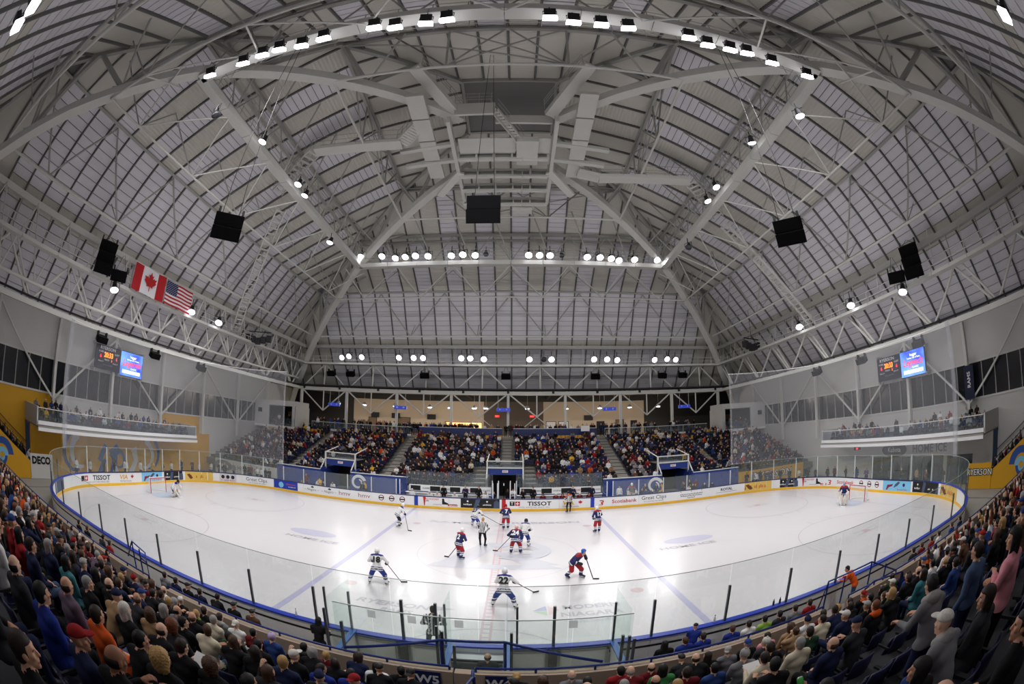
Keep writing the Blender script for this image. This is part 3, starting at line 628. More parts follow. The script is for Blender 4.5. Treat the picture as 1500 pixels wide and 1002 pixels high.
# ---- near stand: stepped concrete rows
ROW0, ROWD, Z0, ROWR = -16.2, .85, .95, .45
def row_y(k): return ROW0 - ROWD*k
def row_z(k): return Z0 + ROWR*k
near_stand = thing('floor', (0, -20, 1), 'dark stepped concrete floor of the near stand', None, None, 'structure')
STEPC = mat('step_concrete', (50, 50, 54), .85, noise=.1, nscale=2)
for k in range(-1, 17):
    y1 = row_y(k)+.42; y0 = y1-ROWD
    if k == -1: y1, y0 = -15.2, row_y(0)+.42
    span('step_row', (-38, y0, row_z(max(k, 0))-.6), (38, y1, row_z(max(k, 0))), STEPC, near_stand)
# tan front wall with rail, parted by the centre stair and the two side gates
fw = thing('wall_front', (0, -15.1, .8), 'tan concrete parapet wall along the front of the near stand', None, None, 'structure')
for x0, x1 in ((-36, -10.45), (-9.4, -.42), (-.38, 9.6), (10.75, 36)): span('wall_panel', (x0, -15.22, 0), (x1, -15.0, 1.52 if x0 != -.38 else 1.5), CONCT, fw)
span('wall_panel', (-.42, -15.6, 0), (.55, -15.5, 1.2), CONCT, fw)
def rail(name, lab, paths, posts, r=.03):
    t = thing(name, paths[0][0], lab, 'railing', 'blue pipe railings')
    for p in paths: pipe('pipe_rail', p, r, RAIL, t)
    for a, b in posts: bar('rail_post', a, b, 2*r, 2*r, RAIL, t, True)
    return t
for nm, x0, x1 in (('left of the gap', -36, -10.45), ('left of the centre stair', -9.4, -.5), ('right of the centre stair', .1, 9.6), ('at the right', 10.75, 36)):
    n = int((x1-x0)/1.3); rail('parapet_rail', f'blue rail capping the tan parapet wall {nm}', [[(x0, -15.1, 1.63), (x1, -15.1, 1.63)]], [((x0+(x1-x0)*i/n, -15.1, 1.5), (x0+(x1-x0)*i/n, -15.1, 1.63)) for i in range(n+1)])
rail('stair_rail', 'raised blue rail around the left gate down to the rinkside', [[(-12.2, -14.7, 1.7), (-11.6, -14.8, 2.45), (-10.4, -15.1, 2.45), (-10.4, -15.1, 1.2)], [(-10.9, -15.0, 2.1), (-10.4, -15.1, 2.1)]], [((-11.6, -14.8, 1.2), (-11.6, -14.8, 2.45)), ((-10.9, -15.0, 1.2), (-10.9, -15.0, 2.4))])
rail('stair_rail', 'raised blue rail around the right gate down to the rinkside', [[(10.2, -14.2, .9), (10.4, -14.3, 2.0), (11.8, -15.0, 2.4), (13.3, -15.1, 1.65)], [(10.7, -15.8, 2.0), (11.0, -15.9, 2.2), (11.9, -16.4, 2.3)]], [((11.8, -15.0, 1.2), (11.8, -15.0, 2.4)), ((10.4, -14.3, .2), (10.4, -14.3, 2.0)), ((10.9, -14.6, .2), (10.9, -14.6, 2.1)), ((12.6, -15.1, 1.5), (12.6, -15.1, 2.1)), ((10.7, -15.8, 1.0), (10.7, -15.8, 2.0)), ((11.9, -16.4, 1.4), (11.9, -16.4, 2.3))])
rail('stair_rail', 'low blue handrail down the centre stair beside the section sign', [[(-.35, -16.9, 1.6), (.12, -16.0, 1.95), (.18, -15.9, 1.3)], [(.12, -16.0, 1.95), (.1, -15.7, 1.95)]], [((-.1, -16.4, 1.2), (-.1, -16.4, 1.8)), ((.14, -15.95, 1.0), (.14, -15.95, 1.95))], .035)
rail('stair_rail', 'blue rail sloping in front of the scorekeeper box', [[(-3.1, -15.0, 1.66), (-.75, -14.6, 2.12), (.75, -14.55, 2.12), (3.0, -15.0, 1.66)]], [((-.75, -14.6, 1.1), (-.75, -14.6, 2.12)), ((.75, -14.55, 1.1), (.75, -14.55, 2.12))], .04)
for s, x in (('W5', -1.0), ('W4', .62)):
    t = thing('section_sign', (x, -15.25, 1.2), f'navy section sign reading {s} on the tan wall by the centre stair', 'sign', 'section signs')
    sb = span('sign_board', (x-.3, -15.25, .98), (x+.3, -15.23, 1.48), NAVY, t)
    letters('lettering', s, face_M((x, -15.256, 1.23), (1, 0, 0), (0, 0, 1)), .36, SIGNW, sb, .03)
# ---- penalty boxes and timekeeper's box on the near side
pb = thing('penalty_box', (0, -13.6, 0), 'blue framed penalty boxes and scorekeeper bay behind the near boards', 'box')
for x in (-3.62, -.75, .78, 3.7): span('side_partition', (x-.05, -14.6, 0), (x+.05, -13.05, 1.1), BOARD, pb); span('partition_cap', (x-.09, -14.65, 1.08), (x+.09, -13.0, 1.14), mat('light_blue_cap', (48, 96, 170), .4), pb)
for x0, x1 in ((-3.6, -2.3), (-2.0, -.8), (.85, 1.9), (2.15, 3.6)):
    span('gate_panel', (x0, -13.07, .05), (x1, -13.04, 1.0), BOARD, pb)
    for a, b in (((x0, -13.12, .1), (x0+.08, -13.06, .98)), ((x1-.08, -13.12, .1), (x1, -13.06, .98)), ((x0, -13.12, .1), (x1, -13.06, .18)), ((x0, -13.12, .88), (x1, -13.06, .96))): span('gate_frame', a, b, ALU, pb)
for x in (-2.12, 2.02): span('gate_post', (x-.12, -13.2, 0), (x+.12, -13.06, 1.05), POST, pb)
span('bench_seat', (-3.5, -14.5, .42), (-.85, -14.1, .48), BOARD, pb); span('bench_seat', (.9, -14.5, .42), (3.6, -14.1, .48), BOARD, pb)
span('desk_top', (-.72, -13.6, .78), (.75, -13.06, .83), BOARD, pb); span('desk_front', (-.72, -14.2, .05), (.75, -14.15, .72), mat('dark_teal', (40, 62, 72), .4), pb)
span('desk_trim', (-.75, -14.25, .72), (.78, -14.1, .78), RAIL, pb); span('desk_line', (-.7, -13.62, .84), (.7, -13.56, .9), INK, pb); span('floor_trim', (-.75, -14.95, .95), (.78, -14.75, 1.02), mat('light_blue_cap', (48, 96, 170)), pb)
for i, (x0, x1) in enumerate(((-3.45, -2.42), (-2.4, -1.42), (-1.4, -.75), (-.7, .75), (.8, 2.3), (2.32, 3.2), (3.22, 3.75))):
    span('rear_glass', (x0, -14.62, 1.0), (x1, -14.60, 2.8 if i != 3 else 2.75), GLASS2, pb); span('glass_rim', (x0, -14.625, 2.79), (x1, -14.595, 2.81), MATS['glass_edge_green'], pb)
STK = glassy('sticker', (238, 240, 238), 0, .4)
for x in (-2.41, -1.41, -.3, 2.31): span('glass_sticker', (x-.1, -14.64, 2.55), (x+.1, -14.63, 2.76), STK, pb)
for x, z in ((-3.75, 2.5), (-3.3, 2.2), (-.85, 2.5), (-.72, 2.35), (.3-.75, 1.95), (.9, 2.4), (3.55, 2.15), (3.72, 2.1), (3.85, 2.0)): box('glass_post', (x, -14.55, (z+.6)/2), (.07, .07, z-.6), POST, pb)
for x in (-3.62, 3.7, -.75, .78):
    span('side_glass', (x-.008, -14.55, 1.14), (x+.008, -13.05, 2.9), GLASS2, pb)
# ---- players' benches on the far side
bench = thing('players_bench', (0, 14, 0), "white players' benches with a panel of black monitors behind the far boards", 'bench')
for nm, x0, x1 in (('left', -9.2, -1.1), ('right', 1.1, 9.0)):
    span('bench_floor', (x0, 13.15, 0), (x1, 15.2, .25), CONC, bench); span('bench_seat', (x0+.2, 13.75, .62), (x1-.2, 14.1, .68), SIGNW, bench); span('bench_back', (x0, 14.75, .3), (x1, 14.9, 1.12), BOARD, bench)
    span('bench_shelf', (x0, 14.5, 1.1), (x1, 14.95, 1.16), SIGNW, bench)
    span('display_panel', (x0+.3, 14.9, 1.22), (x1-.1, 15.0, 1.85), SIGNW, bench); span('panel_trim', (x0+.3, 14.86, 1.16), (x1-.1, 15.0, 1.24), NAVY, bench)
    n = 4; dp = bpy.data.objects[[o.name for o in bench.children if o.name.startswith('display_panel')][-1]]
    for i in range(n):
        xa = x0+.45+(x1-x0-.6)*i/n; span('monitor', (xa, 14.88, 1.3), (xa+.95, 14.9, 1.76), BLACK, dp)
        letters('lettering', ('CLASSIC', 'LEGENDS', 'HOCKEY', 'CLASSIC')[i], face_M((xa+1.5, 14.89, 1.54), (1, 0, 0), (0, 0, 1)), .2, (NAVY, GREYINK, RED, GREYINK)[i], dp)
    span('bench_glass', (x0, 15.02, 1.9), (x1, 15.04, 3.1), GLASSR, bench)
    for i in range(5): x = x0+(x1-x0)*i/4; box('glass_post', (x, 15.06, 2.2), (.06, .06, 1.9), POST, bench)
    for x in (x0-.05, x1+.05): span('end_wall', (x-.04, 13.15, 0), (x+.04, 15, 1.3), BLUEP, bench); span('end_glass', (x-.01, 13.15, 1.3), (x+.01, 15, 2.6), GLASSR, bench)
for x in (-1.05, -.5, .55, 1.1): box('gate_post', (x, 14.0, 1.3), (.08, .08, 2.6), POSTW, bench)
# ---- far stand
FY0, FZ0, FD, FR_, NROW = 16.9, 1.55, .94, .315, 14
def fy(k): return FY0+FD*k
def fz(k): return FZ0+FR_*k
fs = thing('floor', (0, 23, 1), 'stepped floor of the far stand rising to the concourse', None, None, 'structure')
VOM = (-17.2, 0., 17.2); VW = 1.75
AISLE = (-23.2, -12.0, 12.0, 23.2)
for k in range(NROW+1):
    y0 = fy(k)-.45; y1 = y0+FD if k < NROW else 30.8
    cuts = [-38] + sum([[v-VW, v+VW] for v in VOM], []) + [38] if k < 5 else [-38, 38]
    for a, b in zip(cuts[::2], cuts[1::2]): span('step_row', (a, y0, fz(k)-.7), (b, y1, fz(k)), mat('stand_concrete', (112, 110, 106), .85, noise=.08), fs)
for x in AISLE + (0,):
    for k in range(NROW):
        if x == 0 and k < 5: continue
        for h in (0, 1): span('aisle_step', (x-.55, fy(k)-.45+h*FD/2, fz(k)), (x+.55, fy(k)-.45+(h+1)*FD/2, fz(k)+(.16 if h else .02)), CONC, fs)
for x in (-1.25, 1.25):
    for k in range(1, 6): span('aisle_step', (x*2-.5, fy(k)-.45, fz(k)), (x*2+.5, fy(k)+.3, fz(k)+.06), CONC, fs)
# blue front wall with section fronts
bw = thing('wall_far_front', (0, 16.3, 1), 'blue painted front wall of the far stand', None, None, 'structure')
for x0, x1 in ((-24.5, -VOM[2]-VW), (-VOM[2]+VW, -9.4), (9.4, VOM[2]-VW), (VOM[2]+VW, 24.5)): span('wall_panel', (x0, 16.2, 0), (x1, 16.35, 2.3), BLUEP, bw); span('wall_cap', (x0, 16.15, 2.3), (x1, 16.4, 2.36), STEEL, bw)
for x0, x1 in ((-9.4, -VW), (VW, 9.4)): span('wall_panel', (x0, 16.2, 0), (x1, 16.35, 1.5), CONC, bw)
for x0, x1, m in ((-34, -24.5, WALLW), (24.5, 34, YELLOW)): span('wall_panel', (x0, 16.0, 0), (x1, 16.2, 1.75), m, bw)
t = thing('wall_sign', (-29.5, 15.99, 1), 'pale wall sign reading HOME ICE behind the left corner glass', 'sign'); letters('lettering', 'HOME ICE', face_M((-28.6, 15.985, 1.0), (1, 0, 0), (0, 0, 1)), .75, GREYINK, t, .02)
v = circ(1.5, 24, 0, 0, .42); link('oval', mesh('oval', [(x-32.6+0, 15.98, y+1.0) for x, y in v], [tuple(range(24))]), t, Matrix.Identity(4), GREYINK); letters('lettering', 'Kubota', face_M((-32.6, 15.975, 1.0), (1, 0, 0), (0, 0, 1)), .55, SIGNW, t)
t = thing('wall_sign', (29, 15.99, 1), 'yellow wall sign reading RYERSON behind the right corner glass', 'sign')
letters('lettering', 'RYERSON', face_M((29.2, 15.98, 1.0), (1, 0, 0), (0, 0, 1)), 1.15, INK, t, .06, .1, 1.05, 1.1); letters('lettering', 'RYERSON', face_M((29.2, 15.97, 1.0), (1, 0, 0), (0, 0, 1)), 1.15, SIGNW, t, .0, .1, 1.05, 1.1)
# curled horn emblems on the blue wall
def curl(c, r, a0, a1, w, n=22):
    v = []
    for i in range(n+1):
        a = a0+(a1-a0)*i/n; q = r*(1-.55*i/n); ww = w*(1-.6*i/n); v += [(c[0]+(q-ww)*math.cos(a), c[1]+(q-ww)*math.sin(a)), (c[0]+(q+ww)*math.cos(a), c[1]+(q+ww)*math.sin(a))]
    return v, [(2*i, 2*i+1, 2*i+3, 2*i+2) for i in range(n)]
for nm, x in (('left', -14.6), ('right', 14.7)):
    t = thing('wall_emblem', (x, 16.19, 1.3), f'white curled horn emblem with gold marks on the blue wall {nm} of the benches', 'emblem', 'horn emblems')
    v, f = curl((0, 0), .75, PI*.1, PI*2.4, .17); link('horn', mesh('horn', [(p[0], 0, p[1]) for p in v], f), t, Matrix.Translation((x, 16.185, 1.35)), SIGNW)
    v, f = curl((.5, -.35), .4, PI*.4, -PI*1.3, .12); link('mark', mesh('mark', [(p[0], 0, p[1]) for p in v], f), t, Matrix.Translation((x, 16.18, 1.35)), GOLD)
# vomitory boxes
for nm, x in zip(('left', 'centre', 'right'), VOM):
    t = thing('stand_entrance', (x, 17, 0), f'blue framed {nm} entrance tunnel with glass rail cut into the far stand', 'entrance', 'stand entrances')
    c = x == 0; zt = 3.45
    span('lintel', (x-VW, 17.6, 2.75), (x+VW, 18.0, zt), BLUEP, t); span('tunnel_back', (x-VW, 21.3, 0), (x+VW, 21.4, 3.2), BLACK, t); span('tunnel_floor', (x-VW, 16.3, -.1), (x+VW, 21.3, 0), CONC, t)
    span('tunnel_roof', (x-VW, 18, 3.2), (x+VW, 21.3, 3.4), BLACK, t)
    for s in (-1, 1):
        span('side_wall', (x+s*VW-.06, 16.3, 0), (x+s*VW+.06, 21.3, 2.5), CONC if c else BLUEP, t)
        bar('frame_post', (x+s*VW, 17.55, 0 if c else 2.3), (x+s*VW, 17.55, 4.15), .14, .14, STEEL, t)
        bar('frame_rail', (x+s*VW, 17.55, 4.1), (x+s*VW, 21.0, 4.6), .08, .08, STEEL, t); bar('frame_rail', (x+s*VW, 17.5, 3.45), (x+s*(VW+.0), 16.3, 2.4), .1, .1, STEEL, t)
    bar('frame_rail', (x-VW, 17.55, 4.12), (x+VW, 17.55, 4.12), .1, .1, STEEL, t); bar('frame_rail', (x-VW, 17.55, zt), (x+VW, 17.55, zt), .12, .12, STEEL, t)
    span('rail_glass', (x-VW, 17.6, zt), (x+VW, 17.62, 4.1), GLASSR, t)
    es = span('exit_sign', (x-.3 if not c else x-.28, 17.57, 2.98), (x+.3 if not c else x+.28, 17.59, 3.22), SIGNW, t); letters('lettering', 'EXIT', face_M((x, 17.56, 3.1), (1, 0, 0), (0, 0, 1)), .2, RED, es)
# concourse
cf = thing('floor', (0, 37, 6.2), 'concourse floor behind the top of the far stand', None, None, 'structure'); span('floor_slab', (-40, 30.6, 5.9), (40, 44, 6.2), CONC, cf)
par = thing('concourse_parapet', (0, 30.5, 6.2), 'glass and blue parapet along the concourse above the far stand', 'parapet')
for x0, x1, m, h in ((-27.5, -12.6, GLASSR, 7.25), (-11.5, -.7, mat('parapet_blue', (34, 48, 98), .4), 7.35), (.7, 11.5, mat('parapet_blue', (34, 48, 98)), 7.35), (12.6, 27.5, GLASSR, 7.25)):
    span('parapet_base', (x0, 30.3, 5.2), (x1, 30.45, 6.25), CONCT if m is GLASSR else mat('slate_panel', (70, 78, 96), .6), par)
    if m is GLASSR:
        n = 8
        for i in range(n): xa, xb = x0+(x1-x0)*i/n, x0+(x1-x0)*(i+1)/n; span('glass_pane', (xa+.02, 30.36, 6.25), (xb-.02, 30.38, h), m, par); bar('post', (xa, 30.4, 6.2), (xa, 30.4, h), .05, .05, STEELD, par)
    else: span('parapet_panel', (x0, 30.35, 6.25), (x1, 30.4, h), m, par)
    bar('hand_rail', (x0, 30.38, h), (x1, 30.38, h), .07, .07, STEEL, par)
    if m is GLASSR: span('ledge', (x0, 30.1, 6.1), (x1, 30.45, 6.3), SIGNW, par)
wf = thing('wall_far', (0, 43, 6), 'beige back wall of the concourse with doors and a darker middle bay', None, None, 'structure')
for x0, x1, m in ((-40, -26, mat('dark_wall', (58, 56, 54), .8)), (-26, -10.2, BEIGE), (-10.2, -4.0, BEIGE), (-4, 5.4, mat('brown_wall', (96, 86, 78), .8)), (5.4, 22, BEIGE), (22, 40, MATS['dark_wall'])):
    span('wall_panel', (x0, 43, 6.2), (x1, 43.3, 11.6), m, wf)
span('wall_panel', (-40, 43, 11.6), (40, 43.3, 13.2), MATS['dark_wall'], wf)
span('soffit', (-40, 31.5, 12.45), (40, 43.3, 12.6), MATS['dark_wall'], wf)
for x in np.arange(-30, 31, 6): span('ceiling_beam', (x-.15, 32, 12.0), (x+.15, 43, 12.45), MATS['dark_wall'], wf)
WOODD = mat('brown_door', (128, 104, 84), .6); OLAMP = mat('stall_lamp', (255, 190, 120), .5, emit=(255, 176, 104), estr=2.2)
for i, (x, w, h, m) in enumerate(((-22.5, 1.5, 2.4, WOODD), (-17.0, 2.1, 2.6, WOODD), (-15.0, 1.2, 1.6, mat('poster', (120, 80, 40), .6)), (6.6, 1.6, 2.3, SIGNW), (8.6, 1.6, 2.3, SIGNW), (17.8, 1.4, 2.4, WOODD), (20.2, 1.1, 2.2, BLACK), (14.6, 1.3, 2.2, BLACK))):
    t = thing(f'door_{i+1}', (x, 42.95, 6.2), None, None, None, 'structure'); span('door_leaf', (x-w/2+.08, 42.93, 6.2), (x+w/2-.08, 42.98, 6.2+h-.08), m, t)
    for a, b in (((x-w/2, 42.9, 6.2), (x-w/2+.08, 43, 6.2+h)), ((x+w/2-.08, 42.9, 6.2), (x+w/2, 43, 6.2+h)), ((x-w/2, 42.9, 6.2+h-.08), (x+w/2, 43, 6.2+h))): span('door_frame', a, b, BLACK, t)
stall = thing('food_stall', (-7, 42.6, 6.2), 'warmly lit food counter under the beige wall left of centre', 'counter')
span('counter', (-10, 41.6, 6.2), (-4.4, 42.2, 7.3), WOODD, stall); span('lit_back', (-10, 42.9, 7.3), (-4.4, 42.96, 8.2), OLAMP, stall); span('canopy', (-10.1, 41.6, 8.2), (-4.3, 43, 8.32), WOODD, stall)
for x in (-8.2, -6.2): span('menu_board', (x, 42.85, 7.5), (x+1.0, 42.9, 8.0), WOODD, stall)
for i, x in enumerate((-12.4, 12.6, -22, -18.4+0.0)):
    t = thing('television', (x, 42.8, 9.0), ('black television on the beige wall left of the food counter', 'black television on the beige wall right of the white doors', 'black television beside the far left door', 'black television between the brown doors')[i], 'television', 'concourse televisions')
    span('screen', (x-.7, 42.72, 8.6), (x+.7, 42.8, 9.4), BLACK, t); span('bracket', (x-.1, 42.8, 8.9), (x+.1, 42.995, 9.1), STEELD, t)
for i, x in enumerate((-1.9, 3.6)):
    t = thing('exit_sign', (x, 42.8, 9.3), f'small red exit sign on the brown wall {("left","right")[i]} of the middle brace', 'sign'); sb = span('sign_box', (x-.35, 42.85, 9.15), (x+.35, 42.95, 9.45), mat('exit_red', (200, 30, 30), .4, emit=(255, 40, 40), estr=1.2), t); letters('lettering', 'EXIT', face_M((x, 42.84, 9.3), (1, 0, 0), (0, 0, 1)), .24, SIGNW, sb)
for i, x in enumerate((-24.5, -14.5, -.6, 13.5, 24.5)):
    t = thing('hanging_sign', (x, 31.5, 10), ('small blue lit sign hung over the far left stand', 'small blue lit sign hung left of the middle', 'small blue lit sign hung at the centre brace', 'small blue lit sign hung right of the middle', 'small blue lit sign hung over the far right stand')[i], 'sign', 'blue hanging signs')
    sb = span('sign_box', (x-.9, 31.4, 9.6), (x+.9, 31.6, 10.05), mat('sign_blue', (40, 56, 140), .4, emit=(60, 80, 200), estr=.35), t); bar('rod', (x-.7, 31.5, 10.05), (x-.7, 31.5, 12), .05, .05, STEEL, t, True); bar('rod', (x+.7, 31.5, 10.05), (x+.7, 31.5, 12), .05, .05, STEEL, t, True)
    for dx in (-.45, .45): letters('lettering', str((11, 10, 9, 8, 7)[i]), face_M((x+dx, 31.39, 9.83), (1, 0, 0), (0, 0, 1)), .3, SIGNW, sb)
# braces and columns under the far outer truss
YT = YC+28.2
for face_y, nm in ((YT, 'far'),):
    cols = [-30.6+7.65*i for i in range(9)]
    for i, x in enumerate(cols):
        t = tag(box('steel_column', (x, face_y+.05, 9.1), (.34, .34, 5.8), STEEL), f'{ORD[i]} white steel column from the left under the far truss', 'column', 'far columns')
    br = thing('column_bracing', (0, face_y, 9), 'white diagonal braces between the far columns', 'bracing')
    for x, x2 in zip(cols, cols[1:]):
        m = (x+x2)/2
        bar('brace', (x+.3, face_y, 11.8), (m, face_y, 8.9), .2, .2, STEEL, br, True); bar('brace', (x2-.3, face_y, 11.8), (m, face_y, 8.9), .2, .2, STEEL, br, True); bar('hanger', (m, face_y, 11.8), (m, face_y, 8.9), .18, .18, STEEL, br, True)
        if abs(m) < 4.5: bar('brace', (m, face_y, 8.9), (m-2.6, face_y, 6.8), .12, .12, STEEL, br, True); bar('brace', (m, face_y, 8.9), (m+2.6, face_y, 6.8), .12, .12, STEEL, br, True)
# pendant lamps of the concourse
PX = (-26.5, -22.0, -17.0, -11.6, -8.6, -5.6+.6, -3.3, 2.7, 8.4, 13.4, 18.0, 22.6)
for i, x in enumerate(PX):
    t = thing('pendant_lamp', (x, 37.5, 10.3), f'{ORD[i]} small white pendant lamp from the left in the concourse', 'lamp', 'concourse pendants')
    bar('rod', (x, 37.5, 10.6), (x, 37.5, 12.4), .05, .05, STEEL, t, True); v, f = loft([[(r*math.cos(2*PI*k/12), r*math.sin(2*PI*k/12), z) for k in range(12)] for r, z in ((.1, .5), (.2, .42), (.42, .12), (.42, .08))])
    shd = link('shade', mesh('shade', v, f, True), t, Matrix.Translation((x, 37.5, 10.2)), SIGNW); v, f = loft([[(r*math.cos(2*PI*k/12), r*math.sin(2*PI*k/12), z) for k in range(12)] for r, z in ((.3, .06), (.3, -.02))])
    link('bulb', mesh('bulb', v, f), shd, Matrix.Translation((x, 37.5, 10.2)), LENS)
    l = bpy.data.lights.new('pendant', 'POINT'); l.energy = PEND_W; l.shadow_soft_size = .3; l.color = (1, .86, .7); o = bpy.data.objects.new('pendant_light', l); COL.objects.link(o); o.parent = t; o.location = (0, 0, -.35)
# ---- press boxes in the far corners
for nm, s in (('left', -1), ('right', 1)):
    t = thing('press_box', (s*33, 28.5, 6), f'white press box with open front in the far {nm} corner', 'booth', 'press boxes')
    x0, x1 = sorted((s*28.7, s*37.5)); y0 = 27.6
    span('floor_slab', (x0, y0, 5.9), (x1, 31.5, 6.2), SIGNW, t); span('roof_slab', (x0, y0, 9.0), (x1, 31.5, 9.7), WALLW, t); span('end_wall', (s*28.7-.1, y0, 6.2), (s*28.7+.1, 31.5, 9.0), WALLW, t)
    span('front_pier', (s*29.0-.35, y0, 6.2), (s*29.0+.1, y0+.2, 9.0), WALLW, t); span('front_panel', (*sorted((s*33.2, s*37.5)), y0)[0:0] or (min(s*33.4, s*37.5), y0, 6.2), (max(s*33.4, s*37.5), y0+.15, 9.0), WALLW, t)
    span('back_wall', (x0, 31.3, 6.2), (x1, 31.5, 9.0), BLACK, t); span('rail_glass', (min(s*28.8, s*33.4), y0, 6.2), (max(s*28.8, s*33.4), y0+.03, 7.3), GLASSR, t)
    span('shelf', (min(s*29.5, s*32), 30.9, 7.6), (max(s*29.5, s*32), 31.2, 8.3), mat('wood_panel', (120, 84, 60), .6), t); span('wall_speaker', (s*35-.3, y0-.2, 7.9), (s*35+.3, y0, 8.5), BLACK, t)
    span('support_wall', (x0, 31.0, 3), (x1, 31.4, 5.9), CONC, t)
# ---- end walls
def endwall(nm, s):
    X = s*36.0
    w = thing(f'wall_{nm}', (X, 0, 6), f'white panelled {nm} end wall above a row of dark windows', None, None, 'structure')
    cols = [-22.5+7.5*i for i in range(8)]
    for a, b in zip(cols, cols[1:]):
        span('wall_panel', (X, a+.03, 9.2), (X+s*.15, b-.03, 12.9), WALLW, w)
        span('wall_panel', (X, a+.03, 4.3), (X+s*.15, b-.03, 6.35), YELLOW if s < 0 and (b < -7 or 7 < a < 14) else WALLW, w)
    span('wall_panel', (X, -30, 0), (X+s*.15, -22.5, 12.9), WALLW, w); span('wall_panel', (X, 30, 0), (X+s*.15, 38.5, 12.9), WALLW, w)
    span('wall_panel', (X, -22.5, -.1), (X+s*.15, -10.6, 4.3), YELLOW if s < 0 else WALLW, w); span('wall_panel', (X, 10.6, -.1), (X+s*.15, 17, 4.3), YELLOW if s < 0 else WALLW, w); span('wall_panel', (X, 17, -.1), (X+s*.15, 30, 4.3), WALLW, w)
    span('wall_trim', (X-s*.06, -30, 9.1), (X, 30, 9.25), STEEL, w); span('wall_trim', (X-s*.06, -30, 6.3), (X, 30, 6.45), STEEL, w)
    for i, (a, b) in enumerate(zip(cols, cols[1:])):
        t = thing(f'window_{i+1+(0 if s < 0 else 10)}', (X, (a+b)/2, 6.4), None, None, None, 'structure'); n = 5
        for k in range(n):
            ya, yb = a+(b-a)*k/n, a+(b-a)*(k+1)/n; span('pane', (X+s*.06, ya+.04, 6.45), (X+s*.1, yb-.04, 9.15), DARKW, t); span('mullion', (X-s*.02, yb-.04, 6.4), (X+s*.06, yb+.04, 9.2), STEELD, t)
    b = thing('wall_bracing', (X-s*.6, 0, 6), f'white columns and diagonal braces in front of the {nm} windows', 'bracing', 'end wall bracing')
    for i, y in enumerate(cols):
        bar('steel_column', (X-s*.5, y, 4.3), (X-s*.5, y, 12.6), .3, .3, STEEL, b)
        if i < len(cols)-1:
            m = y+3.75
            if i % 2: bar('brace', (X-s*.5, y, 12.3), (X-s*.5, y+7.5, 6.0), .16, .16, STEEL, b)
            else: bar('brace', (X-s*.5, y, 6.0), (X-s*.5, y+7.5, 12.3), .16, .16, STEEL, b)
    # balcony
    t = thing('balcony', (s*33, 0, 4), f'long white balcony with glass rail and seated rows along the {nm} end', 'balcony', 'end balconies')
    y0, y1 = -10.6, 10.4
    span('balcony_floor', (*sorted((s*32.0, X))[:1], y0, 3.9), (sorted((s*32.0, X))[1], y1, 4.05), CONC, t)
    for z0, z1, o in ((3.68, 3.92, 0.), (4.12, 4.4, .12)): span('front_beam', (s*(32.0+o)-.1, y0, z0), (s*(32.0+o)+.1, y1, z1), SIGNW, t)
    span('front_web', (s*32.2-.05, y0, 3.8), (s*32.2+.05, y1, 4.3), WALLW, t)
    for k, (xx, zz) in enumerate(((33.0, 4.06), (33.9, 4.25), (34.8, 4.6))): span('step_row', (*sorted((s*xx-.45, s*xx+.45))[:1], y0, 4.0), (s*xx+.45, y1, zz), STEPC, t)
    n = 10
    for k in range(n): ya, yb = y0+(y1-y0)*k/n, y0+(y1-y0)*(k+1)/n; span('glass_pane', (s*32.15-.01, ya+.02, 4.4), (s*32.15+.01, yb-.02, 5.3), GLASSR, t)
    bar('hand_rail', (s*32.15, y0, 5.32), (s*32.15, y1, 5.32), .06, .06, STEEL, t)
    for y in (y0, y1): span('end_wall', (*sorted((s*32.2, X))[:1], y-.08, 4.0), (sorted((s*32.2, X))[1], y+.08, 5.4), WALLW, t)
    # wall under the balcony
    u = thing(f'wall_lower_{nm}', (s*34.5, 0, 1.5), ('yellow wall with a blue and white mural under the left balcony' if s < 0 else 'pale wall with dark tall windows under the right balcony'), None, None, 'structure')
    if s < 0:
        for k in range(6): span('wall_panel', (-34.6, -10.6+3.5*k+.01, 0), (-34.45, -10.6+3.5*(k+1)-.01, 3.9), YELLOW, u)
    else:
        span('wall_panel', (34.5, -10.6, 2.35), (34.65, 10.4, 3.9), WALLW, u); span('wall_panel', (34.5, -10.6, 0), (34.65, -8.4, 2.35), WALLW, u); span('wall_panel', (34.5, 4.6, 0), (34.65, 10.4, 2.35), WALLW, u)
        ys = (-8.4, -5.4, -5.0, -1.2, -.8, 1.6, 4.6)
        for i, (a, b_) in enumerate(zip(ys, ys[1:])):
            if b_-a < .6: span('pier', (34.4, a, 0), (34.6, b_, 2.35), WALLW, u)
            else:
                t2 = thing(f'window_{21+i}', (34.5, (a+b_)/2, 0), None, None, None, 'structure'); n2 = max(1, round((b_-a)/1.5))
                for k in range(n2): span('pane', (34.52, a+(b_-a)*k/n2+.03, .1), (34.56, a+(b_-a)*(k+1)/n2-.03, 2.33), DARKW, t2); span('mullion', (34.46, a+(b_-a)*(k+1)/n2-.03, .1), (34.54, a+(b_-a)*(k+1)/n2+.03, 2.33), STEELD, t2)
endwall('left', -1); endwall('right', 1)
